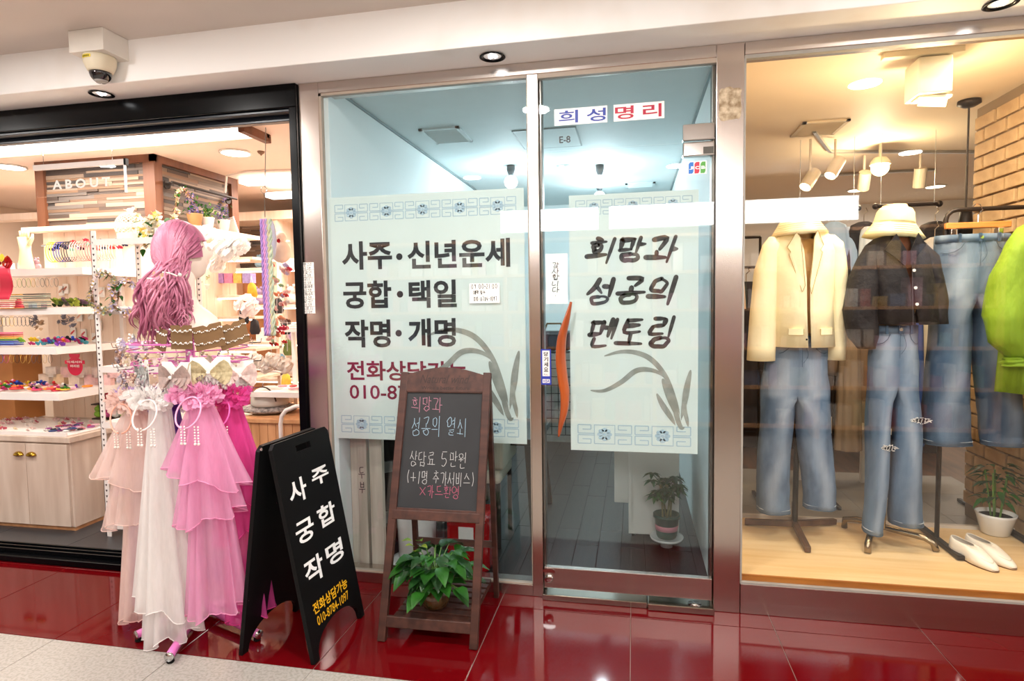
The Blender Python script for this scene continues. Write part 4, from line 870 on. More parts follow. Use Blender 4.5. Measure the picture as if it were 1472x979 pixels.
# ---- tulle veils on hair bands
def tulle(name, c, al, tr=.45):
    return mat(name, c, .9, var=.06, scale=20, stretch=(6, 6, 1), alpha=al, trans=tr, spec=.1)
def veil(label, px, py, y, wt, wb, zb, c, al=.5, hue=None, upper=.45, seed=1, lean=0, band=True, bandc=None, wide=None, tier2=True):
    """px,py gather point; wt/wb half widths at top and bottom; zb bottom height"""
    g = A(px, py, y); r_ = random.Random(seed); nf = r_.choice((9, 11, 10)); ph = r_.uniform(0, 6)
    t = thing('veil_headband', label, 'veil', g); M_ = tulle('tulle_'+c, c, al); E_ = tulle('tulle_hem_'+c, c, min(1, al+.35))
    pf = tulle('tulle_ruffle_'+c, c, .8)
    def fold(t_, a): return 1+(.04+.2*t_)*math.sin(nf*a+ph+1.2*math.sin(3*a))+.05*t_*math.sin(23*a+ph)
    def part(nm, z0, z1, w0, w1, d0, d1, dx, sl, off=0):
        H = z0-z1; m = MB(); rg = []
        for i in range(13):
            q = i/12; rg.append((g.x+dx*q, g.y+off+.0*q, z0-H*q, w0+(w1-w0)*q**.85, d0+(d1-d0)*q))
        slf = lambda t_, a: sl*t_*math.cos(a)+.018*t_*math.sin(5*a+ph)
        m.loft(rg, 72, fold, slant=slf); o = m.link(nm, M_, t, smooth=True)
        x, yv, z, rx, ry = rg[-1]; pts = []
        for j in range(72):
            a = 2*PI*j/72; k = fold(1, a); pts.append((x+rx*k*math.cos(a), yv+ry*k*math.sin(a), z+slf(1, a)))
        MB().tube(pts, .0022, 4, closed=True).link('hem', E_, o)
    if tier2: part('lower_layer', g.z-.02, zb, wt, wb, .03, .075, lean, .03)
    zu = g.z-(g.z-zb)*upper
    part('upper_layer', g.z-.01, zu, wt*.9, (wide or wb*1.12), .035, .085, lean*.6-(.0), -.03, -.015)
    if upper < .6 and tier2 and al > .4 and wide: part('middle_layer', g.z-.015, zu-.17, wt*.9, wide*.82, .035, .08, lean*.6, .04, -.008)
    # ruffle of gathered tulle
    m = MB(); R = wt*1.5+.045
    for k in range(300):
        a = r_.uniform(0, 2*PI); q = r_.uniform(.15, 1); o = g+Vector((R*1.15*q*math.cos(a), -.03-.045*r_.random(), .042*q*math.sin(a)+.012)); b = a+r_.uniform(-.9, .9); s_ = r_.uniform(.014, .026)
        d1 = Vector((math.cos(b), r_.uniform(-.7, .3), math.sin(b)))*s_; d2 = Vector((-math.sin(b), r_.uniform(-.6, .6), math.cos(b)))*s_*.7; w_ = d1.cross(d2).normalized()*s_*.35
        m._a([o-d1*.3-d2*.2, o+d1*.5-d2*.5+w_, o+d1+d2*.1, o+d1*.7+d2*.9-w_, o+d2*.5], [(0, 1, 2), (0, 2, 3), (0, 3, 4)])
    m.link('ruffle', pf, t, stuff=True)
    if band:
        bm = mat('band_satin_'+(bandc or c), bandc or c, .35)
        cx = g+Vector((0.0, -.09, -.055)); tl = r_.uniform(-.25, .25)
        for q in (0, 1):
            pts = [(cx.x+(.052+.004*q)*math.sin(a)*1.0+q*.012+tl*.05*math.cos(a), cx.y-.02*math.cos(a)*(1 if q else -1), cx.z-.012*q+.058*math.cos(a)) for a in [(-PI*.95+PI*1.9*i/28) for i in range(29)]]
            if q == 0: MB().tube(pts, .0034, 8).link('band', bm, t, smooth=True)
        m = MB()
        for dx in (-.035, -.02, .025, .04):
            for i in range(7): m.ball((cx.x+dx, cx.y, cx.z-.055-.011*i), .0038 if i < 6 else .006, 6)
        m.link('pearl_drops', PEARL, t, smooth=True, stuff=True)
    return t
veil('veil with a lavender tulle at the far left back of the stand', 208, 572, -.45, .03, .07, A(190, 862, -.45).z, 'c9b3dd', .5, seed=3, lean=-.06, band=False)
veil('dark purple tulle veil hanging between the white and the pink veil', 248, 575, -.5, .03, .07, A(250, 700, -.5).z, '6f3f9e', .85, seed=4, band=False, tier2=False, upper=1)
veil('peach pink tulle veil with wide upper layers on the left of the stand', 198, 578, -.58, .03, .095, A(215, 875, -.55).z, 'f8e0d8', .45, upper=.36, seed=6, lean=-.02, wide=.18, bandc='eda993')
veil('white tulle veil with a feathery ruffle and pearl drops', 232, 572, -.66, .032, .105, A(240, 912, -.66).z, 'fbf8f6', .62, upper=.86, seed=8, lean=-.0, bandc='f6e4e0')
veil('light pink tulle veil with layered ruffles in front of the stand pole', 293, 568, -.68, .035, .11, A(290, 862, -.62).z, 'f9b9dc', .5, upper=.37, seed=12, lean=.02, wide=.155, bandc='f2a8cc')
veil('hot pink tulle veil on the right side of the stand', 333, 570, -.55, .04, .09, A(350, 872, -.5).z, 'f25fb2', .55, upper=.45, seed=15, lean=.05, wide=.13, bandc='ef6ab8')
# the little tiara on the pink veil
tc_ = A(291, 553, -.74); t = thing('tiara', 'small silver tiara standing on the light pink ruffle', 'tiara', tc_); m = MB()
for k in range(9):
    a = (k-4)/4; h_ = .035*(1-.5*abs(a)); m.tube([tc_+Vector((a*.045-.005, .02*a*a, 0)), tc_+Vector((a*.045, .02*a*a, h_)), tc_+Vector((a*.045+.005, .02*a*a, 0))], .0012, 4); m.ball(tc_+Vector((a*.045, .02*a*a, h_)), .0035, 6)
m.tube([tc_+Vector((a*.05, .02*a*a, 0)) for a in (-1, -.5, 0, .5, 1)], .0015, 5); m.link('crown', CHROME, t)
t = thing('hair_ribbon', 'hot pink tulle bow sticking out at the right of the lower tier', 'ribbon', A(350, 556, -.5)); f = cardfr(347, 556, -.5, .8); m = MB(); bow(m, f, .08, .0); m.link('bow', tulle('tulle_ruffle_f25fb2', 'f25fb2', .8), t, smooth=True)

# small beaded clips and cords hooked round the two upper tiers
r5 = random.Random(77)
for k in range(30):
    a = PI*(1.02+.96*((k*7) % 30)/30); z = (1.222, 1.14)[k % 2]; R = .265; p = Vector((SC.x+R*math.cos(a), SC.y+R*math.sin(a), z)); c = r5.choice(('b08a78', '8a7a80', 'd8b8b0', 'c8b490', 'e8d8d4', '6a5a60', 'c890a0', 'a89aa8'))
    t = thing('bead_cord', cname(c)+' beaded hair cord hooked on the '+('upper', 'middle')[k % 2]+' tier of the pink stand', 'hair tie', p, group='beaded cords on the pink stand')
    m = MB(); n_ = r5.randint(5, 8)
    for i in range(n_): m.ball(p+Vector((.012*math.sin(i*1.3+k), -.008*math.cos(i), -.009*i)), r5.uniform(.004, .007), 6)
    m.link('beads', mat('cord_'+c, c, .4, var=.2, scale=60), t, smooth=True)
    if k % 3 == 0: m = MB(); bow(m, Fr(p+Vector((0, -.01, -.03)), (-math.sin(a), math.cos(a), 0), (0, 0, 1)), .05, 0); m.link('bow', mat('cordbow_'+c, c, .8, col2='f0e0dc', scale=70, trans=.2), t, smooth=True)
# ============================================================ CONSULTATION ROOM
def vent(x0, y0, x1, y1, z, label, m_=None):
    t = thing('ceiling_vent', label, 'vent', ((x0+x1)/2, (y0+y1)/2, z)); m_ = m_ or RCEIL
    m = MB(); f_ = .022
    for a, b in (((x0, y0), (x1, y0+f_)), ((x0, y1-f_), (x1, y1)), ((x0, y0), (x0+f_, y1)), ((x1-f_, y0), (x1, y1))): m.box((a[0], a[1], z-.012), (b[0], b[1], z-.0005))
    m.link('frame', m_, t); MB().box((x0+f_, y0+f_, z-.003), (x1-f_, y1-f_, z-.001)).link('backing', mat('vent_dark', '55605f', .7), t)
    n = 6
    for i in range(n):
        y = y0+f_+(y1-y0-2*f_)*(i+.5)/n; MB().bar((x0+f_, y, z-.008), (x1-f_, y, z-.008), .02, .002, up=(0, .5, 1)).link('slat', m_, t)
vent(-1.31, .86, -1.05, 1.2, 2.5, 'square ceiling vent in the consultation room left of the ceiling lamp'); vent(-.07, 2.95, .2, 3.15, 2.5, 'narrow ceiling vent at the back of the consultation room above the door poster')
def globe(x, y, label):
    t = thing('ceiling_bulb', label, 'ceiling light', (x, y, 2.5)); MB().lathe([(.03, 2.5), (.034, 2.47), (.026, 2.44), (.02, 2.43), (.02, 2.415)], (x, y, 0), 18).link('socket', mat('socket_grey', '3c484c', .5), t, smooth=True)
    MB().ball((x, y, 2.37), .052, 20).link('bulb', emis('bulb_glow', 'f4fdff', 12), t, smooth=True)
globe(-.95, 1.98, 'bare globe bulb seen above the left window poster'); globe(-.26, 2.15, 'nearer bare globe bulb seen through the door transom'); globe(-.3, 2.85, 'farther bare globe bulb low behind the door transom')
t = thing('ceiling_hatch', 'square access hatch outline in the consultation room ceiling', 'hatch', (-.6, 1.2, 2.5)); m = MB()
for a, b in (((-.75, 1.05), (-.35, 1.05)), ((-.35, 1.05), (-.35, 1.5)), ((-.35, 1.5), (-.75, 1.5)), ((-.75, 1.5), (-.75, 1.05))): m.bar((a[0], a[1], 2.497), (b[0], b[1], 2.497), .01, .006)
m.link('frame', _mc['joint_grey'], t); MB().box((-.745, 1.055, 2.494), (-.355, 1.495, 2.4995)).link('panel', RCEIL, t)
t = thing('smoke_detector', 'small white smoke detector on the room ceiling near the transom edge', 'detector', (-.53, 2.1, 2.5)); MB().lathe([(.05, 2.5), (.05, 2.485), (.03, 2.465), (0, 2.46)], (-.53, 2.1, 0), 18).link('body', PANELW, t, smooth=True)
# white planks behind the left window
PW = mat('limed_plank', 'cfc4b4', .6, col2='b5a796', scale=3, stretch=(8, 8, .5), bump=.1)
for (xa, xb, y, lb) in ((-1.473, -1.43, .145, 'narrow limed plank upright against the window corner, leftmost of three'), (-1.425, -1.375, .13, 'limed plank with two handwritten syllables behind the left window'), (-1.355, -1.285, .12, 'widest limed plank standing behind the left window beside the white planter')):
    o = MB().box((xa, y, .0), (xb, y+.035, .92)).link('plank', PW, bevel=.003); tag(o, lb, 'plank')
    if 'handwritten' in lb:
        m = MB(); write(m, '두부', fr_y(y-.001), xa+.004, .4, xa+.04, .56, .004, 0, 3, vertical=True); m.link('handwriting', INK, o)
ALU = mat('aluminium', 'b9bcbd', .3, metal=1, var=.1)
t = thing('stepladder', 'folded aluminium stepladder leaning behind the limed planks', 'ladder', (-1.28, .4, 0))
a0, a1 = Vector((-1.42, .30, 0)), Vector((-1.10, .62, 0)); 
for p in (Vector((-1.40, .26, 0)), Vector((-1.12, .56, 0))): MB().bar(p, p+Vector((-.02, .1, 1.3)), .03, .045, up=(0, 1, 0)).link('rail', ALU, t)
for k in range(4): z = .22+.28*k; MB().bar(Vector((-1.40, .26, 0))+Vector((-.02, .1, 1.3))*(z/1.3), Vector((-1.12, .56, 0))+Vector((-.02, .1, 1.3))*(z/1.3), .02, .06, up=(0, 0, 1)).link('step', ALU, t)
t = thing('planter', 'tall white tapered planter on a saucer behind the left window', 'planter', (-1.16, .28, 0)); P_ = mat('glazed_white', 'e6e6e2', .25, coat=.3)
MB().lathe([(.09, .012), (.1, .02), (.112, .44), (.104, .445), (.098, .42), (0, .42)], (-1.16, .28, 0), 32).link('pot', P_, t, smooth=True); MB().lathe([(.1, 0), (.14, .012), (.145, .022), (.13, .018), (0, .014)], (-1.16, .28, 0), 32).link('saucer', P_, t, smooth=True)
MB().lathe([(0, .425), (.096, .425)], (-1.16, .28, 0), 24).link('soil', SOIL, t)
m = MB(); m.tube([(-1.21, .28, .42), (-1.24, .29, .6), (-1.25, .3, .8)], [.022, .02, .016], 8); m.link('trunk', mat('orange_bark', '9a6326', .7, bump=.4), t, smooth=True)
for k in range(8): a = k*.8; MB().leaf((-1.18, .27, .43+.02*k), (math.cos(a), math.sin(a), .5), .09, .04, .4).link('leaf', LEAFD, t, smooth=True)
t = thing('storage_tub', 'glossy red tub with a chrome handle behind the potted pothos', 'tub', (-.86, .3, 0)); RT = mat('glossy_red', 'b01218', .2, coat=.4)
MB().box((-.97, .2, .0), (-.74, .42, .3)).link('body', RT, t, bevel=.02); MB().tube([(-.95, .19, .27), (-.93, .17, .33), (-.78, .17, .33), (-.76, .19, .27)], .007, 8).link('handle', CHROME, t); MB().box((-.9, .195, .12), (-.82, .2, .24)).link('label', PANELW, t)
# dark table with a pale chair pad
DKW = mat('dark_table_wood', '2b221c', .4)
t = thing('side_table', 'dark wooden table with splayed legs behind the left window', 'table', (-.75, .95, 0))
MB().box((-1.05, .7, .56), (-.56, 1.35, .6)).link('top', DKW, t, bevel=.004)
for p, q in (((-.62, .74, .57), (-.57, .66, 0)), ((-1.0, .74, .57), (-1.03, .7, 0)), ((-.62, 1.3, .57), (-.58, 1.36, 0)), ((-1.0, 1.3, .57), (-1.04, 1.36, 0))): MB().bar(p, q, .04, .04, up=(0, 1, 0)).link('leg', DKW, t)
t = thing('armchair', 'cream padded chair with dark legs in front of the dark table', 'chair', (-.86, .5, 0)); CR = mat('cream_leather', 'c9c2ae', .5)
MB().box((-1.0, .5, .38), (-.74, .85, .46)).link('seat', CR, t, bevel=.02); MB().box((-.78, .5, .46), (-.72, .86, .68)).link('armrest', CR, t, bevel=.02); MB().box((-1.0, .5, .46), (-.96, .86, .68)).link('armrest', CR, t, bevel=.015); MB().box((-1.0, .82, .46), (-.72, .9, .95)).link('backrest', CR, t, bevel=.02)
for x in (-.97, -.76):
    for y in (.53, .85): MB().cyl((x, y, 0), (x, y, .38), .014).link('leg', DKW, t)
t = thing('filler', 'dark brown bookcase with shelves, added to darken the lower left behind the window poster', 'filler', (-1.33, .9, 0)); DB = mat('dark_filler', '2a1d17', .5)  # invented dark shelves, added so the lower left of the room reads dark
MB().box((-1.47, .55, 0), (-1.2, .575, 1.3)).link('side_panel', DB, t); MB().box((-1.47, 1.5, 0), (-1.2, 1.525, 1.3)).link('side_panel', DB, t); MB().box((-1.47, .55, 0), (-1.45, 1.525, 1.3)).link('back_panel', DB, t)
for z in (.05, .45, .85, 1.28): MB().box((-1.45, .575, z), (-1.2, 1.5, z+.02)).link('shelf', DB, t)
# white cabinet, bag on a wire grid
CW = mat('cabinet_white', 'dcdad2', .45, var=.03)
t = thing('cabinet', 'white cabinet standing behind the potted tree in the consultation room', 'cabinet', (.11, 1.0, 0))
MB().box((-.02, .82, .02), (.262, 1.3, .69)).link('body', CW, t, bevel=.006); MB().box((-.12, 1.02, .14), (-.03, 1.06, .69)).link('side_door', CW, t, bevel=.004); MB().box((-.03, .8, .03), (-.012, .82, .68)).link('edge_strip', CW, t)
for x in (.0, .24): MB().cyl((x, .85, 0), (x, .85, .02), .012).link('foot', BLACKM, t)
t = thing('wire_grid', 'black wire grid panel stacked with boxes at the back of the consultation room', 'grid panel', (-.8, 3.3, 0)); m = MB()
for i in range(8): x = -1.02+.07*i; m.tube([(x, 3.2, .08), (x, 3.2, .92)], .004, 5)
for i in range(11): z = .08+.084*i; m.tube([(-1.02, 3.2, z), (-.53, 3.2, z)], .004, 5)
m.link('wires', BLACKM, t); MB().box((-1.0, 3.24, 0), (-.55, 3.6, .9)).link('box_stack', mat('grey_boxes', 'a09c94', .7, var=.3, scale=9), t)
t = thing('handbag', 'black handbag lying on the wire grid stack by the wooden handle', 'bag', (-.8, 3.35, .93)); 
MB().box((-.95, 3.24, .925), (-.62, 3.5, 1.12)).link('body', mat('black_leather', '17171a', .45, var=.3), t, bevel=.03); MB().tube([(-.9, 3.3, 1.1), (-.86, 3.3, 1.2), (-.72, 3.3, 1.2), (-.68, 3.3, 1.1)], .01, 8).link('strap', mat('brown_strap', '6d5430', .6), t)
# potted tree on a white caster dish
bx, by = .185, .72; t = thing('potted_tree', 'small umbrella tree in a green pot with a pink band on a white stand', 'plant', (bx, by, 0))
MB().lathe([(.035, .0), (.03, .035), (.09, .045), (.095, .06), (.085, .055), (0, .05)], (bx, by, 0), 28).link('stand', P_, t, smooth=True)
MB().lathe([(.052, .055), (.058, .07), (.068, .17), (.076, .172), (.076, .19), (.066, .19), (.062, .17), (0, .17)], (bx, by, 0), 28).link('pot', mat('dark_green_pot', '24493c', .4), t, smooth=True)
MB().lathe([(.0625, .1), (.0655, .13)], (bx, by, 0), 28).link('band', mat('pink_band', 'cf7f8c', .5), t, smooth=True)
m = MB()
for k in range(4): a = k*1.6; m.tube([(bx+.02*math.cos(a), by+.02*math.sin(a), .16), (bx+.03*math.cos(a+.5), by+.02, .26), (bx+.035*math.cos(a), by+.02*math.sin(a), .36)], .006, 6)
m.link('canes', mat('cane', '8a8458', .6), t, smooth=True)
r4 = random.Random(9)
for k in range(20):
    c = Vector((bx+r4.uniform(-.1, .08), by+r4.uniform(-.07, .07), r4.uniform(.29, .43)))
    n_ = 6; m = MB(); m.tube([(bx, by, .33), c], .002, 4)
    for i in range(n_): a = 2*PI*i/n_+k; m.leaf(c, (math.cos(a), math.sin(a), .12), .062, .026, .45)
    m.link('leaf_cluster', LEAFD if k % 2 else LEAF, t, smooth=True)

# ============================================================ CLOTHES SHOP
DEN = mat('denim_light', '5d7690', .85, col2='3d5570', scale=14, stretch=(1, 1, .35), src='wear', bump=.5, bscale=26, bdist=.012); DEN2 = mat('denim_mid', '45617c', .85, col2='2e455e', scale=10, stretch=(1, 1, .3), src='wear', bump=.5, bscale=26, bdist=.012); DEN3 = mat('denim_faded', '5a748e', .85, col2='3c546e', scale=6, stretch=(1, 1, .4), src='wear', bump=.5, bscale=26, bdist=.012)
STITCH = mat('denim_stitch', 'b5c0c8', .8); SEAM = mat('denim_seam', '41566c', .85)
def jeans(label, y, waist, legs, zc, m_, seed=0, rip=None, d=.085, fadez=1.):
    """one continuous garment: waist (x0,x1,z); legs (knee x0,x1, hem x0,x1, hem z); zc crotch height"""
    r_ = random.Random(seed); x0, x1, zw = waist; t = thing('jeans', label, 'jeans', ((x0+x1)/2, y, legs[0][4])); H = 18; KC = 8; m = MB(); m.wv = []
    hx0, hx1 = legs[0][0], legs[1][1]; cxm = (legs[0][1]+legs[1][0])/2; n = 2*H
    def fade(x, a_, zf):
        return max(0, min(1, .5*math.exp(-(x/.42)**2)*(.5+.5*math.sin(a_))+.16*math.sin(14*zf+seed+3*x)*math.exp(-(x/.6)**2)+.08*r_.random()))
    vs = []; fs = []
    def ring(cx, hw, dd, z, q):      # pelvis ring: j=0 centre front, going to +x side round to back and -x side
        for j in range(n):
            a = -PI/2+2*PI*j/n; w_ = 1+.02*math.sin(6*a+seed+8*q)+.018*math.sin(13*a-10*q)
            xx = hw*w_*math.cos(a); yy = dd*w_*math.sin(a); front = .022*math.exp(-(xx/(hw*.22))**2)*q**2 if yy < 0 else 0
            bx_ = abs(xx/hw)-.5; vs.append((cx+xx, y+yy+front, z)); m.wv.append(fade(bx_, -a, z))
    NP = 10
    for i in range(NP):
        q = i/(NP-1); a = x0+(hx0-x0)*q**.75; b = x1+(hx1-x1)*q**.75; c0 = (a+b)/2; ring(c0+(cxm-c0)*q, (b-a)/2, d*(.78+.24*q), zw-(zw-zc)*q, q)
    for i in range(NP-1):
        for j in range(n): fs.append((i*n+(j+1) % n, i*n+j, (i+1)*n+j, (i+1)*n+(j+1) % n))
    base = (NP-1)*n; cf = vs[base]; cb = vs[base+H]; cr = []
    for k in range(1, KC):
        u = k/KC; cr.append(len(vs)); vs.append((cxm, cf[1]+(cb[1]-cf[1])*u, zc-.012*math.sin(PI*u))); m.wv.append(0)
    infos = []
    for li, (a0, a1, h0, h1, zh) in enumerate(legs):
        sg = 1 if li else -1
        if sg > 0: idx = [base+j for j in range(0, H+1)]+list(reversed(cr))
        else: idx = [base+(n-j) % n for j in range(0, H+1)]+list(reversed(cr))
        prev = idx; L = len(idx); R_ = []; cen = []
        ang0 = []
        for j in range(L):
            if j <= H: ang0.append(-PI*.62+PI*1.24*j/H)
            else: ang0.append(PI*.62+(2*PI-1.24*PI)*(j-H)/(KC))
        NL = 26
        for i in range(1, NL+1):
            q = i/NL; z = zc-.005-(zc-.005-zh)*q; A0 = a0+(h0-a0)*q; A1 = a1+(h1-a1)*q; sway = .006*math.sin(q*6+seed+li*2)*min(1, q*3)
            cx = (A0+A1)/2+sway; hw = (A1-A0)/2; dd = d*(1.0-.12*q); bl = min(1, q*5); bl = bl*bl*(3-2*bl); cur = []
            for j in range(L):
                a = ang0[j]; w_ = 1+.022*math.sin(4*a+seed+5*q)*(.3+q)+.022*math.sin(9*a+11*q+seed)+.02*math.sin(3*a-34*q*(1 if q > .72 else .2))*(1 if q > .72 else .2)
                X = cx+sg*hw*w_*math.cos(a); Y = y+dd*w_*math.sin(a); o = vs[idx[j]]; oz = o[2]
                vs.append((o[0]+(X-o[0])*bl, o[1]+(Y-o[1])*bl, z+(.0 if j <= H else .012*math.sin(PI*(j-H)/KC)*(1-bl))-(.012*math.cos(a) if False else 0)))
                xf = math.cos(a) if math.sin(a) < 0 else 2; m.wv.append(fade(xf*1.1+.25*math.sin(5*q+li), -a, z)*(1-.45*q)); cur.append(len(vs)-1)
            for j in range(L):
                f = (prev[(j+1) % L], prev[j], cur[j], cur[(j+1) % L]); fs.append(f if sg > 0 else tuple(reversed(f)))
            prev = cur; cen.append([vs[c] for c in cur])
        infos.append(cen)
    m._a(vs, fs); body = m.link('body', m_, t, smooth=True, solid=.003)
    for li, cen in enumerate(infos):
        last = cen[-1]; MB().tube([(p[0], p[1], p[2]+.02) for p in last], .002, 4, closed=True).link('hem_stitch', STITCH, body); MB().tube([(p[0], p[1], p[2]+.001) for p in last], .003, 5, closed=True).link('hem_edge', SEAM, body)
        MB().tube([(r[H*5//6][0], r[H*5//6][1], r[0][2]) if False else r[4] for r in cen[1:]], .0016, 4).link('inseam', SEAM, body); MB().tube([Vector(r[11])+Vector((0, -.001, 0)) for r in cen], .0022, 4).link('side_seam', SEAM, body)
        if rip and li in rip:
            zz, wx, ox = rip[li]; r = min(cen, key=lambda c: abs(c[0][2]-zz)); xs = [p[0] for p in r]; mx_ = (min(xs)+max(xs))/2+ox; yf = min(p[1] for p in r)-.003; f_ = fr_y(yf)
            MB().prism([(mx_+wx*math.cos(a), zz+.011*math.sin(a)) for a in [2*PI*i/14 for i in range(14)]], Fr((0, yf, 0), (1, 0, 0), (0, 0, 1)), .001).link('rip', mat('rip_dark', '1f242b', .9), body)
            m = MB()
            for i in range(34): a = r_.uniform(0, 2*PI); p = (mx_+wx*1.02*math.cos(a), zz+.013*math.sin(a)); ribbon(m, [p, (p[0]+r_.uniform(-.014, .014), p[1]+r_.uniform(-.006, .006))], .0024, f_, .0015)
            for i in range(5): u = mx_-wx*.8+wx*1.6*i/4; ribbon(m, [(u, zz-.009), (u+.004, zz+.009)], .002, f_, .0015)
            m.link('frayed_threads', mat('white_thread', 'eeeeea', .8), body, stuff=True)
    cx, hw_ = (x0+x1)/2, (x1-x0)/2
    m = MB(); m.wv = []; m.loft([(cx, y, zw+.004, hw_*1.02, d*.80), (cx, y, zw-.034, hw_*1.035, d*.83)], 40, wear=lambda t_, a: .15+.1*math.sin(9*a)); m.link('waistband', m_, t, smooth=True, solid=.004)
    f_ = Fr((0, y-d*.92, 0), (1, 0, 0), (0, 0, 1)); m = MB(); ribbon(m, smooth_line([(cx+.01, zw-.03), (cx+.026, zw-.09), (cx+.005, zw-.13)]), .002, f_, .004)
    ribbon(m, [(cx, zw-.03), (cx, zw-.15)], .002, f_, .004); m.link('fly_stitching', SEAM, t, stuff=True)
    for sg in (-1, 1):
        m = MB(); m.tube([(cx+sg*hw_*u, y-d*.9*math.sqrt(max(.02, 1-u*u*.93))-.006, zz) for u, zz in ((.42, zw-.036), (.5, zw-.06), (.66, zw-.078), (.84, zw-.085), (.95, zw-.08))], .0018, 4); m.link('pocket_edge', SEAM, t)
    for u in (-.55, .0, .5): MB().box((cx+u*hw_-.005, y-d*.86-.006, zw-.035), (cx+u*hw_+.005, y-d*.86+.004, zw+.006)).link('belt_loop', m_, t)
    MB().cyl((cx+.004, y-d*.88, zw-.014), (cx+.004, y-d*.94, zw-.014), .008, n=12).link('button', CHROME, t)
    return t
jeans('light blue straight jeans on the mannequin under the cream blazer', .5, (.69, .95, 1.22), [(.645, .803, .628, .785, .312), (.807, .968, .852, 1.005, .345)], .93, DEN, 1)
jeans('ripped light blue jeans under the dark shirt', .45, (1.135, 1.335, 1.27), [(1.13, 1.235, 1.125, 1.205, .25), (1.24, 1.345, 1.243, 1.385, .30)], 1.0, DEN3, 4, rip={0: (.69, .03, .02), 1: (.825, .035, .03)})
jn = jeans('wide blue jeans hanging upside straight from the orange clip hanger', .55, (1.452, 1.765, 1.70), [(1.44, 1.607, 1.414, 1.628, .68), (1.612, 1.79, 1.67, 1.852, .685)], 1.42, DEN2, 7)
jn['label'] = 'wide-leg blue jeans hanging from the orange clip hanger'
# clip hanger and rail
t = thing('clip_hanger', 'orange wooden clip hanger with chrome hook holding the wide jeans', 'hanger', (1.63, .55, 1.74)); 
MB().box((1.49, .535, 1.735), (1.768, .56, 1.765)).link('bar', mat('orange_wood', 'd98a45', .4, col2='c47632', scale=5, stretch=(1, 1, 8)), t, bevel=.004)
MB().tube([(1.632, .55, 1.765), (1.632, .55, 1.80), (1.65, .55, 1.825), (1.64, .55, 1.85), (1.62, .55, 1.853), (1.605, .55, 1.838)], .0028, 6).link('hook', CHROME, t)
for x in (1.52, 1.72): MB().box((x-.012, .527, 1.69), (x+.012, .565, 1.735)).link('clip', CHROME, t, bevel=.003)
DM = mat('dark_iron', '2e2723', .45, metal=.6)
t = thing('garment_rack', 'dark iron tube garment rack standing on the plywood display floor', 'rack', (1.5, .6, .172))
MB().tube([(1.5, .565, .19), (1.5, .565, 1.78)]+[(1.5+.05*(1-math.cos(a)), .565, 1.78+.05*math.sin(a)) for a in (PI/6, PI/3, PI/2)]+[(1.95, .565, 1.83)], .011, 10).link('frame', DM, t, smooth=True)
MB().bar((1.5, .76, .187), (1.5, .33, .187), .03, .022).link('foot', DM, t, bevel=.002); MB().bar((1.92, .76, .187), (1.92, .5, .187), .03, .022).link('foot', DM, t, bevel=.002); MB().tube([(1.92, .565, .19), (1.92, .565, 1.83)], .011, 10).link('upright', DM, t, smooth=True)
# garments with torso and sleeves
def torso(t, m_, y, rings, a0=0, a1=2*PI, name='body', amp=.02, n=56, seed=0, solid=.004, drape=.0, rimz=None):
    m = MB(); m.loft([(x, y+(dy), z, rx, ry) for x, dy, z, rx, ry in rings], n, lambda t_, a: 1+amp*(.3+t_)*math.sin(6*a+seed)+amp*.7*t_*math.sin(13*a+2*seed)+.012*math.sin(20*t_+3*a)*(1-t_), a0=a0, a1=a1)
    return m.link(name, m_, t, smooth=True, solid=solid)
BLZ = mat('cream_blazer', 'fbeec4', .7, var=.03, scale=12, bump=.55, bscale=7, bdist=.02)
t = thing('blazer', 'cream yellow open blazer on the first mannequin, beside the steel pillar', 'jacket', (.83, .5, 1.17))
R_ = lambda *a: a
gap = lambda t_: (.62 if t_ < .12 else .62-.56*min(1, (t_-.12)/.5))
torso(t, BLZ, .49, [(.83, 0, 1.745, .06, .05), (.83, 0, 1.735, .105, .062), (.828, 0, 1.705, .15, .08), (.826, -.005, 1.64, .158, .105), (.824, -.01, 1.5, .15, .118), (.828, -.01, 1.35, .145, .115), (.835, -.01, 1.17, .147, .12)], a0=lambda t_: -PI/2+gap(t_)*.8+.02, a1=lambda t_: 1.5*PI-gap(t_)*.5, seed=1, amp=.012)
def sleeve(t, m_, pts, name='sleeve', seed=0, amp=.03, n=28):
    """pts: (x,y,z,rx,ry)"""
    m = MB(); rg = []
    for i in range(len(pts)-1):
        for j in range(4): q = j/4; rg.append(tuple(pts[i][c]+(pts[i+1][c]-pts[i][c])*q for c in range(5)))
    rg.append(pts[-1]); m.loft(rg, n, lambda t_, a: 1+amp*math.sin(2*a+15*t_+seed)+amp*.6*math.sin(4*a-9*t_+seed)); return m.link(name, m_, t, smooth=True, solid=.003)
sleeve(t, BLZ, [(.70, .49, 1.72, .025, .03), (.69, .48, 1.68, .05, .055), (.66, .47, 1.55, .058, .062), (.642, .455, 1.35, .062, .062), (.632, .45, 1.1, .066, .06)], seed=1, amp=.015)
sleeve(t, BLZ, [(.95, .49, 1.72, .025, .03), (.965, .485, 1.68, .05, .055), (.985, .49, 1.55, .05, .062), (1.0, .5, 1.35, .048, .062), (.995, .52, 1.1, .048, .06)], seed=2, amp=.015)
f_ = fr_y(.37)
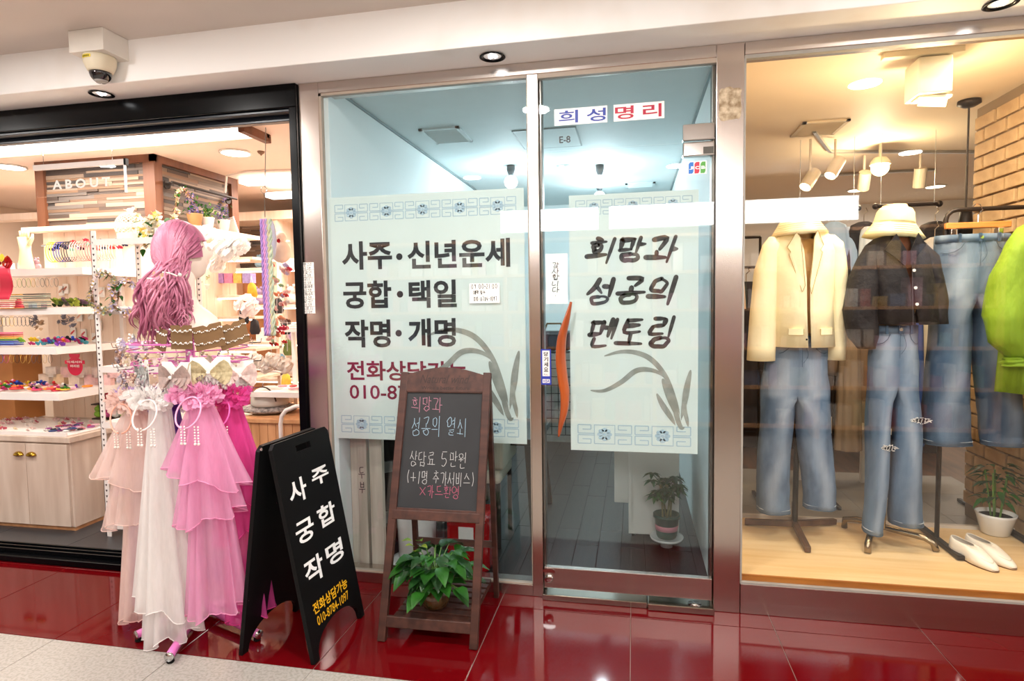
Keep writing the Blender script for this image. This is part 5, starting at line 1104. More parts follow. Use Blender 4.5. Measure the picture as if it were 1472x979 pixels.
# lapels follow the opening, pocket flaps
def onbody(u, z, off=.004): # front surface of the blazer
    x = (u-.828)/.15; return Vector((u, .49-.118*math.sqrt(max(.1, 1-x*x))-off-.006*max(0, (1.6-z)), z))
for sg, pts in ((-1, [(.772, 1.73), (.735, 1.66), (.75, 1.635), (.742, 1.625), (.80, 1.44), (.812, 1.47), (.80, 1.6), (.79, 1.7)]), (1, [(.865, 1.735), (.895, 1.665), (.88, 1.64), (.89, 1.63), (.84, 1.43), (.833, 1.47), (.845, 1.6), (.85, 1.7)])):
    m = MB(); n = len(pts); vs = [onbody(u, z, .006) for u, z in pts]+[onbody(u, z, .012) for u, z in pts]; m._a(vs, [tuple(range(n, 2*n)), tuple(range(n))]+[(i, (i+1) % n, n+(i+1) % n, n+i) for i in range(n)]); lp_ = m.link('lapel', BLZ, t); MB().tube([v_+Vector((0, -.001, 0)) for v_ in vs[n:]], .0013, 4, closed=True).link('lapel_edge', mat('blazer_seam', 'b39a62', .8), lp_)
for u in (.742, .885):
    m = MB(); vs = []
    for dz in (0, -.03):
        for i in range(7): vs.append(onbody(u+.065*i/6, 1.262+dz, .010))
        for i in range(7): vs.append(onbody(u+.065*i/6, 1.262+dz, .018))
    fs = [(7+i, 8+i, 22+i, 21+i) for i in range(6)]+[(i, i+1, 8+i, 7+i) for i in range(6)]+[(21+i, 22+i, 15+i, 14+i) for i in range(6)]
    m._a(vs, fs); fl_ = m.link('pocket_flap', BLZ, t); MB().tube([onbody(u, 1.262, .019), onbody(u, 1.232, .019), onbody(u+.033, 1.231, .019), onbody(u+.065, 1.232, .019), onbody(u+.065, 1.262, .019)], .0013, 4).link('flap_edge', _mc['blazer_seam'], fl_)
MB().ball(onbody(.823, 1.21, .008), .005, 8).link('button', BLACKM, t)
# mannequins themselves
TAN = mat('tan_jersey', 'b98a4c', .7, var=.1, scale=20); MSK = mat('mannequin_cloth', 'e0b98a', .6)
def mannequin(label, x, y, zb, hat=False):
    t = thing('mannequin', label, 'mannequin', (x, y, zb))
    m = MB(); m.loft([(x, y, 1.86, .0, .0), (x, y, 1.85, .05, .06), (x, y, 1.80, .07, .085), (x, y, 1.75, .06, .07), (x, y, 1.71, .045, .05), (x, y, 1.69, .08, .055), (x, y, 1.62, .13, .08), (x, y, 1.4, .115, .085), (x, y, 1.28, .085, .06), (x, y, 1.16, .08, .055), (x, y, 1.05, .05, .05)], 28, cap=False); m.link('torso', MSK, t, smooth=True)
    return t
t = mannequin('headed torso mannequin in cream blazer and bucket hat on a wooden cross base', .83, .51, .172)
MB().cyl((.84, .6, .2), (.83, .53, 1.05), .014).link('pole', DM, t)
PB = mat('dark_walnut', '6b4a30', .5, col2='4c3220', scale=3, stretch=(5, 1, 1))
for q in ((.83, .31), (.60, .66), (1.08, .74), (.88, .76)): MB().bar((.84, .6, .215), (q[0], q[1], .19), .028, .03).link('base_leg', PB, t, bevel=.003)
MB().cyl((.84, .6, .2), (.84, .6, .33), .016).link('socket', PB, t)
t = mannequin('torso mannequin in dark shirt and bucket hat on bent chrome tube legs', 1.235, .47, .172)
BR = mat('bronze_tube', '9a8a70', .25, metal=1)
MB().cyl((1.24, .53, .24), (1.235, .49, 1.05), .012).link('pole', BR, t)
MB().tube([(1.115, .70, .175), (1.11, .68, .225), (1.16, .65, .238), (1.3, .52, .235), (1.4, .46, .228), (1.43, .44, .21), (1.44, .43, .175)], .0155, 10).link('base_tube', BR, t, smooth=True)
MB().tube([(1.11, .355, .175), (1.115, .37, .215), (1.14, .42, .232), (1.22, .55, .235)], .0155, 10).link('base_tube', BR, t, smooth=True)
m = MB(); m.loft([(.83, .49, 1.70, .07, .06), (.83, .485, 1.6, .125, .092), (.83, .485, 1.4, .128, .098), (.83, .485, 1.24, .12, .09)], 32, lambda t_, a: 1+.015*math.sin(9*a+6*t_)); o = m.link('jersey_top', TAN, smooth=True, solid=.002); tag(o, 'tan jersey top showing in the opening of the cream blazer', 'top')
# bucket hats
def hat(label, x, y, z, c, s=1., tilt=0, seed=0):
    t = thing('bucket_hat', label, 'hat', (x, y, z)); M_ = mat('hat_'+c, c, .8, var=.06, scale=30, bump=.2, bscale=200); T_ = Matrix.Translation((x, y, z)) @ Matrix.Rotation(tilt, 4, 'Y') @ Matrix.Scale(s, 4)
    m = MB(); m.M = T_; m.lathe([(0, .118), (.045, .115), (.07, .105), (.082, .085), (.09, .04), (.093, .03)], n=40, sy=1.1, fn=lambda i, t_: 1+.012*math.sin(7*t_+seed+i)); m.link('crown', M_, t, smooth=True, solid=.003)
    m = MB(); m.M = T_; m.lathe([(.093, .03), (.105, .01), (.125, -.02), (.14, -.04)], n=48, sy=1.05, fn=lambda i, t_: 1+.012*i*math.sin(3*t_+seed)+.006*i*math.sin(8*t_)); m.link('brim', M_, t, smooth=True, solid=.003)
    m = MB(); m.M = T_
    for k in range(6): r_ = .098+.0075*k; m.tube([(r_*math.cos(a), r_*1.06*math.sin(a), .024-.0115*k) for a in [2*PI*i/40 for i in range(40)]], .0009, 4, closed=True)
    m.tube([(.0905*math.cos(a), .0905*1.1*math.sin(a), .036) for a in [2*PI*i/40 for i in range(40)]], .0016, 4, closed=True); m.link('stitching', mat('stitch_'+c, 'c9b98a', .8), t, stuff=True)
hat('cream bucket hat on the mannequin in the cream blazer', .815, .5, 1.765, 'f0dcb0', .96, -.06); hat('pale yellow bucket hat on the mannequin in the dark shirt', 1.228, .46, 1.735, 'eddfae', .93, .1, 2)
# dark shirt
DS = mat('charcoal_shirt', '131116', .75, col2='1e1718', scale=3, bump=.7, bscale=9, bdist=.03)
t = thing('shirt', 'dark cropped button shirt with open collar on the second mannequin', 'shirt', (1.24, .45, 1.27))
torso(t, DS, .45, [(1.235, 0, 1.70, .055, .05), (1.235, 0, 1.69, .09, .06), (1.235, 0, 1.66, .125, .08), (1.24, -.01, 1.6, .145, .105), (1.255, -.01, 1.5, .155, .12), (1.27, -.01, 1.4, .155, .125), (1.285, -.01, 1.28, .15, .13)], a0=lambda t_: -PI/2+(.45 if t_ < .15 else .45-.42*min(1, (t_-.15)/.45)), a1=lambda t_: 1.5*PI-(.45 if t_ < .15 else .45-.40*min(1, (t_-.15)/.45)), seed=3, amp=.045)
sleeve(t, DS, [(1.135, .44, 1.66, .03, .04), (1.12, .43, 1.6, .055, .06), (1.09, .42, 1.5, .065, .07), (1.07, .41, 1.35, .075, .075), (1.085, .40, 1.22, .06, .065), (1.10, .40, 1.165, .04, .05)], seed=3, amp=.05)
sleeve(t, DS, [(1.335, .45, 1.66, .03, .04), (1.36, .44, 1.6, .05, .06), (1.385, .43, 1.5, .05, .065), (1.40, .43, 1.38, .05, .065), (1.405, .42, 1.28, .045, .06)], seed=5, amp=.05)
def onsh(u, z, off=.004): x = (u-1.265)/.155; return Vector((u, .44-.122*math.sqrt(max(.1, 1-x*x))-off, z))
for pts in ([(1.19, 1.70), (1.15, 1.63), (1.20, 1.58), (1.225, 1.55), (1.23, 1.62)], [(1.275, 1.70), (1.31, 1.645), (1.275, 1.6), (1.25, 1.55), (1.245, 1.62)]):
    m = MB(); n = len(pts); vs = [onsh(u, z, .006) for u, z in pts]+[onsh(u, z, .013) for u, z in pts]; m._a(vs, [tuple(range(n, 2*n)), tuple(range(n))]+[(i, (i+1) % n, n+(i+1) % n, n+i) for i in range(n)]); m.link('collar', DS, t)
for z, u in ((1.53, 1.262), (1.45, 1.27), (1.375, 1.278)): p = onsh(u, z, .006); MB().cyl(p, p+Vector((0, -.004, 0)), .007, n=12).link('button', PANELW, t)
m = MB(); m.tube([onsh(1.257, 1.63), onsh(1.255, 1.55, .006), onsh(1.262, 1.28, .012)], .0016, 5); m.link('placket_edge', mat('dark_thread', '4a4448', .8), t)
m = MB(); m.loft([(1.235, .45, 1.69, .07, .055), (1.235, .445, 1.6, .11, .088), (1.24, .445, 1.35, .115, .09)], 30); o = m.link('inner_top', mat('rust_top', '7a4526', .8, var=.3, scale=15), smooth=True); tag(o, 'rust brown top under the dark shirt', 'top')
# green shirt at the right edge
GR = mat('lime_shirt', '83a315', .7, col2='6d8c10', scale=4, bump=.9, bscale=8, bdist=.04, stretch=(1, 1, .4))
t = thing('shirt', 'lime green gathered blouse at the right edge of the display', 'shirt', (1.75, .34, 1.0))
torso(t, GR, .36, [(1.80, 0, 1.74, .05, .05), (1.79, 0, 1.71, .09, .06), (1.78, 0, 1.62, .11, .08), (1.77, 0, 1.4, .115, .09), (1.765, 0, 1.15, .115, .1), (1.76, 0, .97, .12, .1)], seed=8, amp=.07)
sleeve(t, GR, [(1.715, .34, 1.71, .025, .03), (1.69, .33, 1.64, .05, .06), (1.66, .32, 1.5, .075, .08), (1.635, .31, 1.32, .085, .085), (1.645, .30, 1.2, .07, .075), (1.675, .30, 1.13, .03, .04)], seed=2, amp=.05)
sleeve(t, GR, [(1.675, .30, 1.135, .03, .04), (1.675, .295, 1.12, .05, .05), (1.675, .295, 1.095, .055, .055)], name='cuff_ruffle', seed=4, amp=.15)
# loafers
def shoe(label, x, y, rz):
    t = thing('loafer', label, 'shoe', (x, y, .172), rz); WL = mat('white_leather', 'efe6d6', .4, var=.03); n = 36; L = .25
    def out(a, k=1): # sole outline, toe at +x
        u = math.cos(a); v = math.sin(a); xx = L/2+L/2*u*k; wd = .036+.008*math.sin(PI*min(1, max(0, xx/L))**1.1)-.007*math.exp(-((xx-.11)/.04)**2); return xx, (1 if v > 0 else -1)*abs(v)**.72*wd*k
    m = MB(); A_ = [2*PI*i/n for i in range(n)]; vs = [(*out(a), 0) for a in A_]+[(*out(a, 1.01), .009) for a in A_]; m._a(vs, [tuple(reversed(range(n))), tuple(range(n, 2*n))]+[(i, (i+1) % n, n+(i+1) % n, n+i) for i in range(n)]); m.link('sole', mat('tan_sole', '6a4c34', .5), t, world=False)
    lv = []; ox, orx, ory = .066, .058, .022
    for q, kk, zz in ((0, 1.0, .009), (.25, 1.02, .034), (.5, .95, .055), (.75, .8, .068), (1, None, .07)):
        for a in A_:
            x1_, y1_ = out(a); x2_, y2_ = ox+orx*math.cos(a), ory*math.sin(a)
            e = q**2.2; X = x1_+(x2_-x1_)*e; Y = y1_*(1.03 if q < .6 else 1)+(y2_-y1_)*e; front = max(0, (X-.13)/.12)
            Z = zz*(1-.5*front)+(.003 if q == 1 else 0)+(.008*math.exp(-((X-.0)/.03)**2) if q > .6 else 0); lv.append((X, Y, Z))
    m = MB(); m._a(lv, [(k*n+i, k*n+(i+1) % n, (k+1)*n+(i+1) % n, (k+1)*n+i) for k in range(4) for i in range(n)]); m.link('upper', WL, t, world=False, smooth=True, solid=.0025)
    m = MB(); m._a([(ox+orx*.97*math.cos(a), ory*.97*math.sin(a), .045) for a in A_], [tuple(range(n))]); m.link('insole', mat('insole_brown', '6a4632', .7), t, world=False)
    m = MB(); m.tube([(.140, -.036, .034), (.141, -.026, .054), (.142, 0, .064), (.141, .026, .054), (.140, .036, .034)], .008, 6, flat=.35); m.link('strap', WL, t, world=False, smooth=True)
    m = MB(); m.tube([(.15+.075*math.cos(a), .028*math.sin(a), .056-.3*max(0, .075*math.cos(a))) for a in [-PI*.5+PI*i/12 for i in range(13)]], .0018, 5); m.link('apron_seam', mat('leather_seam', 'cbbfa9', .6), t, world=False)
shoe('white leather loafer beside the iron rack foot, left one of the pair', 1.515, .46, math.radians(-72)); shoe('white leather loafer, right one of the pair on the plywood', 1.60, .50, math.radians(-70))
# white pot with plant by the brick wall
bx, by = 1.845, .73; t = thing('potted_plant', 'leafy plant in a white round pot by the brick wall', 'plant', (bx, by, .172))
MB().lathe([(.05, .172), (.062, .18), (.085, .27), (.09, .285), (.083, .285), (.078, .265), (0, .262)], (bx, by, 0), 30).link('pot', P_, t, smooth=True); MB().lathe([(0, .266), (.077, .266)], (bx, by, 0), 20).link('soil', SOIL, t)
m = MB()
for k in range(5): a = k*1.3; m.tube([(bx+.02*math.cos(a), by+.02*math.sin(a), .26), (bx+.035*math.cos(a), by+.03*math.sin(a), .38), (bx+.05*math.cos(a), by+.05*math.sin(a), .5)], .0045, 5)
m.link('stems', mat('stem_green', '5f8a3c', .5), t, stuff=True)
for k in range(46):
    z = r4.uniform(.36, .56); a = r4.uniform(0, 2*PI); R = r4.uniform(.02, .09); MB().leaf((bx-.02+R*math.cos(a), by-.03+R*math.sin(a)*.7, z), (math.cos(a), math.sin(a), r4.uniform(-.5, .3)), .07, .03, .4).link('leaf', LEAF if k % 3 else LEAFD, t, smooth=True)
# ---- behind the display: rods with clothes
t = thing('clothes_rail', 'black wall rods carrying clothes at the back of the clothes shop', 'rail', (1.6, 1.7, 2.0))
for a, b, z in (((1.1, 1.75), (1.50, 1.75), 2.02), ((1.59, 1.7), (1.97, 1.7), 2.02)):
    MB().cyl((a[0], a[1], z), (b[0], b[1], z), .012).link('rod', DM, t, smooth=True)
    for e in (a, b): MB().ball((e[0], e[1], z), .021, 10).link('end_knob', DM, t, smooth=True); MB().cyl((e[0]+(.03 if e is a else -.03), e[1], z), (e[0]+(.03 if e is a else -.03), e[1], 2.5), .0015).link('drop_wire', ALU, t)
def hung(label, cat, x, y, zt, zb, w0, w1, c, var=.12, slv=None, seed=0, hang=True, name='garment', m_=None):
    t = thing(name, label, cat, (x, y, zb)); M_ = m_ or mat('cloth_'+c, c, .85, var=var, scale=7, stretch=(2, 2, .5))
    m = MB(); m.loft([(x, y, zt, w0*.35, .03), (x, y, zt-.02, w0*.8, .045), (x, y, zt-.06, w0, .05), (x, y, (zt+zb)/2, (w0+w1)/2, .055), (x, y, zb, w1, .06)], 40, lambda t_, a: 1+.12*t_*math.sin(7*a+seed)+.05*t_*math.sin(17*a+seed)); m.link('body', M_, t, smooth=True)
    if slv:
        for sg in (-1, 1): sleeve(t, M_, [(x+sg*w0*.85, y, zt-.04, .03, .03), (x+sg*(w0+.03), y-.02, zt-.2, .045, .045), (x+sg*(w0+.04), y-.03, zt-slv, .035, .035)], seed=seed)
    if hang: MB().tube([(x, y, zt), (x, y, zt+.05), (x+.02, y, zt+.07), (x+.01, y, zt+.095)], .003, 5).link('hanger_hook', CHROME, t)
    return t
hung('pale blue shirt hanging behind the two mannequins', 'shirt', 1.34, 1.72, 1.93, 1.2, .09, .1, '9fb9d8', slv=.4, seed=1, name='shirt')
hung('black waistcoat over a white top on the back rail', 'waistcoat', 1.52, 1.7, 1.92, 1.55, .1, .1, '23242b', seed=2, name='waistcoat')
hung('white knitted top hanging in the black waistcoat', 'top', 1.52, 1.64, 1.88, 1.5, .045, .055, 'd7e3ec', seed=3, name='top', hang=False)
hung('bright blue denim skirt hanging below the waistcoat', 'skirt', 1.49, 1.78, 1.58, 1.1, .07, .1, '5478b4', seed=4, name='skirt', hang=False)
hung('black pleated skirt hanging behind the orange clip hanger', 'skirt', 1.93, 1.66, 1.9, 1.35, .1, .13, '1d1c20', seed=5, name='skirt')
hung('tan blouse hanging behind the pale yellow hat', 'blouse', 1.72, 1.8, 1.9, 1.3, .08, .1, 'b39a6a', seed=6, name='blouse')
hung('white folded top behind the wide jeans', 'top', 1.84, 1.45, 1.78, 1.2, .07, .09, 'c9c4bc', seed=7, name='top')
hung('brown coat hanging low between the two mannequins', 'coat', 1.385, 1.42, 1.32, .62, .085, .1, '7d6650', .25, slv=.4, seed=8, name='coat')
hung('pale draped dress hanging in front of the brown coat', 'dress', 1.33, 1.34, 1.32, .45, .05, .075, '8f7d69', seed=9, name='dress')
hung('mustard scarf hanging beside the brown coat', 'scarf', 1.52, 1.40, 1.32, .85, .035, .03, 'a8813e', seed=10, name='scarf')
hung('dark patterned dress behind the cream blazer sleeve', 'dress', .74, 1.5, 1.53, .55, .11, .16, '2a2224', .4, seed=11, name='dress')
hung('black coat behind the cream blazer mannequin', 'coat', 1.05, 1.5, 1.53, .6, .13, .17, '1f1b1c', seed=12, name='coat')
hung('dusty pink blouse at the left of the clothes shop', 'blouse', .62, 1.36, 1.72, 1.35, .07, .09, 'd9b096', seed=13, name='blouse')
hung('blue cotton shirt hanging low behind the wide jeans', 'shirt', 1.68, 1.32, 1.32, .5, .05, .07, '2f55a0', seed=14, name='shirt')
hung('cream cotton shirt hanging low behind the wide jeans', 'shirt', 1.80, 1.36, 1.32, .52, .08, .09, 'ddd2bc', seed=15, name='shirt')
hung('pale teal dress hanging behind the right leg of the wide jeans', 'dress', 1.93, 1.38, 1.32, .5, .06, .09, '8fb0b4', seed=16, name='dress')
for lb_, x0_, x1_, y_, z_ in (('low black rolling rack behind the cream blazer mannequin', .53, 1.22, 1.5, 1.625), ('low black rolling rack with coats and shirts behind the jeans', 1.26, 2.06, 1.39, 1.41), ('narrow black rack carrying the dusty pink blouse', .53, .8, 1.36, 1.81)):
    t = thing('rolling_rack', lb_, 'rack', ((x0_+x1_)/2, y_, .06)); MB().cyl((x0_, y_, z_), (x1_, y_, z_), .009).link('rod', DM, t, smooth=True)
    for x in (x0_, x1_): MB().cyl((x, y_, .085), (x, y_, z_), .009).link('upright', DM, t, smooth=True); MB().bar((x, y_-.15, .1), (x, y_+.15, .1), .02, .02).link('foot', DM, t)
hung('dark brown skirt filling the back behind the dark shirt', 'skirt', 1.62, 2.3, 1.7, .7, .2, .26, '2b211d', .3, seed=17, name='skirt')
hung('black long coat on the far rail behind the jeans', 'coat', 2.1, 2.3, 1.75, .6, .2, .24, '1a181b', .3, seed=18, name='coat')
t = thing('display_table', 'low white display table behind the mannequins', 'table', (1.5, 1.7, .06)); MB().box((1.15, 1.5, .52), (1.66, 1.95, .55)).link('top', PANELW, t)
for x in (1.19, 1.62):
    for y in (1.54, 1.91): MB().box((x-.018, y-.018, .085 if y < 2.1 and x < 2.3 else .06), (x+.018, y+.018, .52)).link('leg', PANELW, t)
t = thing('counter', 'dark wooden counter at the back of the clothes shop', 'counter', (1.6, 3.3, .06)); MB().box((.8, 3.0, .06), (2.6, 3.6, 1.0)).link('body', mat('dark_brown_panel', '3a241a', .5, col2='26170f', scale=3, stretch=(1, 1, 6)), t); MB().box((.78, 2.97, 1.0), (2.62, 3.62, 1.03)).link('top', WARMWOOD, t)
# ceiling fixtures
vent(1.03, 1.30, 1.30, 1.62, 2.5, 'square ceiling vent in the clothes shop ceiling', mat('warm_vent', 'cdbb9e', .6))
t = thing('ceiling_lamp', 'boxy cream wall washer lamp under the clothes shop ceiling', 'ceiling light', (1.3, .3, 2.5)); MB().box((1.245, .27, 2.31), (1.38, .42, 2.47)).link('housing', mat('cream_metal', 'e6ddc0', .4), t, bevel=.006); MB().box((1.1, .26, 2.475), (1.42, .3, 2.4995)).link('bracket', mat('cream_metal', 'e6ddc0', .4), t)
MB().bar((1.27, .33, 2.29), (1.37, .3, 2.27), .02, .03).link('lamp_tube', emis('warm_tube', 'ffe2a8', 9), t); MB().bar((1.26, .34, 2.305), (1.39, .34, 2.30), .09, .01).link('reflector', _mc['cream_metal'], t)
t = thing('pendant_lamp', 'black pendant with a long dark cord beside the brick wall edge', 'pendant light', (1.84, 1.1, 2.5)); MB().lathe([(.055, 2.5), (.057, 2.48), (.03, 2.465), (.0, 2.462)], (1.84, 1.1, 0), 24).link('ceiling_rose', DM, t, smooth=True); MB().cyl((1.84, 1.1, 1.9), (1.84, 1.1, 2.47), .005).link('cord', DM, t); MB().lathe([(.028, 1.9), (.035, 1.82), (.035, 1.72), (.0, 1.72)], (1.84, 1.1, 0), 18).link('shade', BLACKM, t, smooth=True)
def spot(x, y, z, d, lit, label, s=1):
    t = thing('track_spotlight', label, 'spotlight', (x, y, 2.5)); d = Vector(d).normalized(); c = Vector((x, y, z)); SW = mat('spot_white', 'd8cab4', .4)
    MB().cyl(c, (x, y, 2.49), .008).link('stem', SW, t); MB().cyl(c-d*.07*s, c+d*.07*s, .042*s, n=20).link('housing', SW, t, smooth=False); 
    MB().cyl(c+d*.0705*s, c+d*.073*s, .036*s, n=20).link('lens', emis('warm_spot', 'ffe9c4', 6) if lit else DM, t)
spot(1.35, 1.75, 2.3, (-.5, -.3, -.8), True, 'white track spotlight with lit lens, right one of the left pair'); spot(1.18, 1.7, 2.22, (-.5, -.35, -.75), True, 'white track spotlight with lit lens, left one of the left pair')
spot(1.72, 2.3, 2.3, (.1, .6, -.8), False, 'cream track spotlight pointing away above the pale yellow hat'); spot(2.1, 2.3, 2.3, (.05, .3, -.95), False, 'cream track spotlight hanging upright near the brick wall')
t = thing('light_track', 'thin grey lighting track on the clothes shop ceiling', 'track', (1.3, 1.9, 2.5)); 
for p, q in (((1.15, 1.5, 2.488), (1.42, 2.1, 2.488)), ((1.42, 2.1, 2.488), (2.5, 2.4, 2.488)), ((1.6, 3.0, 2.488), (2.5, 3.0, 2.488))): MB().bar(p, q, .02, .02).link('rail', ALU, t)
gl_ = A(1265, 241, 2.0); t = thing('ceiling_lamp', 'round glowing orange-white lamp over the back of the clothes shop', 'ceiling light', (gl_.x, 2.0, 2.5)); MB().cyl((gl_.x, 2.0, gl_.z+.04), (gl_.x, 2.0, 2.4995), .009).link('stem', mat('cream_metal', 'e6ddc0', .4), t); MB().lathe([(.0, .075), (.04, .07), (.062, .04), (.066, .02)], (gl_.x, 2.0, gl_.z), 24, open_=True).link('cap', mat('cream_metal', 'e6ddc0', .4), t, smooth=True); MB().ball((gl_.x, 2.0, gl_.z), .058, 20).link('bulb', emis('warm_disc', 'ffdca0', 16), t, smooth=True)
for (x, y, lb) in ((2.2, 3.9, 'small round downlight far back left in the clothes shop'), (2.9, 3.9, 'small round downlight far back right in the clothes shop')):
    t = thing('downlight', lb, 'ceiling light', (x, y, 2.5)); MB().lathe([(.09, 2.5), (.095, 2.49), (.08, 2.488)], (x, y, 0), 24, open_=True).link('rim', PANELW, t); MB().lathe([(0, 2.489), (.08, 2.489)], (x, y, 0), 24).link('glass', emis('white_disc', 'fff4e0', 10), t)
# ============================================================ ACCESSORY SHOP
PK = mat('pinewhite_panel', 'f3dfcc', .55, col2='e9cdb4', scale=3, stretch=(5, 5, .4)); SHW = mat('shelf_white', 'efe6e0', .45, var=.04); LED = emis('led_strip', 'fff1e0', 9); WPLANK = mat('cladding_strip', src='vcol', rough=.6, var=.12, scale=6, stretch=(.6, .6, 9))
TR_ = mat('trim_brown', '74482f', .5, col2='5f3924', scale=3, stretch=(5, 5, .5))
# core block: strip cladding above a ledge, pale boards below
cu = struct(MB().box((-4.13, .83, .05), (-3.21, 1.65, 2.45)).link('wall_core', mat('core_fill', '8b7766', .7)))
STR = ('7a695a', '5d4c41', '948170', '463a34', '86684f', '6a615b', 'a08d7a', '52433a', '735a47', '3a3432')
def strips(fr, W, z0, z1, seed, name='cladding'):
    r_ = random.Random(seed); m = MB(); z = z0
    while z < z1-.004:
        h_ = min(r_.choice((.016, .021, .026)), z1-z); x = -r_.uniform(0, .2)
        while x < W:
            l = r_.uniform(.15, .5); a = max(0, x); b = min(W, x+l)
            if b-a > .01: d = r_.uniform(.004, .014); q = [fr(a+.0005, z+.0005, d), fr(b-.0005, z+.0005, d), fr(b-.0005, z+h_-.0005, d), fr(a+.0005, z+h_-.0005, d), fr(a+.0005, z+.0005, 0), fr(b-.0005, z+.0005, 0), fr(b-.0005, z+h_-.0005, 0), fr(a+.0005, z+h_-.0005, 0)]; m._a(q, [(0, 1, 2, 3), (4, 5, 1, 0), (5, 6, 2, 1), (6, 7, 3, 2), (7, 4, 0, 3)], r_.choice(STR))
            x += l
        z += h_
    return m.link(name, WPLANK, cu, stuff=True)
strips(Fr((-4.08, .83, 0), (1, 0, 0), (0, 0, 1)), .82, 2.0, 2.40, 1); strips(Fr((-3.21, .87, 0), (0, 1, 0), (0, 0, 1)), .74, 2.0, 2.40, 2)
MB().box((-4.15, .8, 2.40), (-3.17, .83, 2.45)).link('cornice', TR_, cu); MB().box((-3.21, .8, 2.40), (-3.17, 1.68, 2.45)).link('cornice', TR_, cu)
MB().box((-3.26, .80, 1.98), (-3.17, .87, 2.40)).link('corner_trim', TR_, cu); MB().box((-4.15, .80, 1.98), (-4.08, .87, 2.40)).link('corner_trim', TR_, cu); MB().box((-3.21, 1.6, 1.98), (-3.17, 1.68, 2.40)).link('corner_trim', TR_, cu)
MB().box((-4.2, .72, 1.955), (-3.12, .83, 1.985)).link('ledge', PK, cu); MB().box((-3.2, .72, 1.955), (-3.0, 1.7, 1.985)).link('ledge', PK, cu)
for i in range(10): x = -4.13+.092*i; MB().box((x+.001, .815, .6), (x+.091, .83, 1.955)).link('board', PK, cu, bevel=.002)
for i in range(9): y = .83+.091*i; MB().box((-3.21, y+.001, .6), (-3.195, y+.09, 1.955)).link('board', PK, cu, bevel=.002)
# rod with the flower wreath on the right face
t = thing('wall_rod', 'black iron rod along the right face of the clad block', 'rod', (-3.1, 1.2, 2.28)); MB().cyl((-3.1, .87, 2.27), (-3.1, 1.56, 2.27), .009).link('rod', DM, t)
for y in (.9, 1.54): MB().tube([(-3.165, y, 2.26), (-3.12, y, 2.275), (-3.1, y, 2.27)], .008, 6).link('bracket', DM, t); MB().cyl((-3.169, y, 2.26), (-3.158, y, 2.26), .03, n=14).link('rosette', DM, t)
def flowers(t, pts, cols, seed, s=.012, leaf=.35, m_=None):
    r_ = random.Random(seed); m = MB(); m2 = MB()
    for p in pts:
        p = Vector(p)+Vector((r_.uniform(-s, s), r_.uniform(-s, s), r_.uniform(-s, s)))
        if r_.random() < leaf: m2.leaf(p, (r_.uniform(-1, 1), r_.uniform(-1, 0), r_.uniform(-1, 1)), s*2.4, s*1.2, .2)
        else:
            c = r_.choice(cols); n = 5; a0 = r_.uniform(0, 6)
            for i in range(n): a = a0+2*PI*i/n; m.leaf(p, (math.cos(a), -.5+r_.uniform(-.2, .2), math.sin(a)), s*1.4, s*1.1, 0, col=c)
            m.ball(p+Vector((0, -.004, 0)), s*.3, 5, col='e8c85a')
    m.link('blossoms', VCOL, t, stuff=True); 
    if m2.v: m2.link('foliage', LEAF, t, stuff=True)
def wreath(label, c, R, rz, seed, cols, n=90):
    t = thing('flower_wreath', label, 'wreath', c); r_ = random.Random(seed); cx = Vector(c); P = [cx+Vector((R[0]*math.cos(a)*math.cos(rz), R[0]*math.cos(a)*math.sin(rz), R[1]*math.sin(a))) for a in [2*PI*i/n for i in range(n)]]
    MB().tube(P[::4], .006, 5, closed=True).link('hoop', mat('twig', '7a5a3c', .8), t); flowers(t, P, cols, seed, .016, .3); return t
t = wreath('dried flower wreath hanging from the iron rod on a wire hook', (-3.1, .98, 2.09), (.06, .15), 1.2, 3, ('e8cdb8', 'c9a896', 'f0e4d0', 'a8b48a', 'd8b0a8')); MB().tube([(-3.1, .98, 2.24), (-3.1, .98, 2.265), (-3.1, .97, 2.285)], .0025, 5).link('hook', CHROME, t)
# pots on the ledge
def bushpot(label, x, y, z, s, potc, cols, seed, tall=1.0, n=60, kind='pot'):
    t = thing('potted_flowers', label, 'plant', (x, y, z)); MB().lathe([(.035*s, 0), (.05*s, .08*s), (.053*s, .085*s), (.046*s, .085*s), (0, .07*s)], (x, y, z), 20).link('pot', mat('pot_'+potc, potc, .6), t, smooth=True)
    r_ = random.Random(seed); flowers(t, [(x+r_.gauss(0, .025)*s, y+r_.gauss(0, .025)*s, z+.085*s+abs(r_.gauss(.03, .03))*s*tall) for _ in range(n)], cols, seed, .013*s, .55); return t
bushpot('lavender plant in a white pot on the ledge, right of the kraft wrapped one', -3.06, 1.33, 1.985, 1.0, 'f2ece8', ('8878b8', '6f60a8', '9a8cc8'), 1, 1.6); bushpot('green leafy plant in a white pot between two lavender pots', -3.06, 1.16, 1.985, .95, 'f4efec', ('5f9a4a', '6faa55'), 2, 1.2); bushpot('lavender bunch in brown kraft paper with a bow on the ledge', -3.06, 1.03, 1.985, 1.05, 'b58a5a', ('8878b8', '7a6cb0'), 3, 1.5)
t = thing('leaning_card', 'white card leaning at the far end of the ledge', 'card', (-3.06, 1.5, 1.985)); MB().bar((-3.07, 1.48, 1.985), (-3.11, 1.48, 2.11), .07, .01, up=(0, 1, 0)).link('card', PANELW, t)
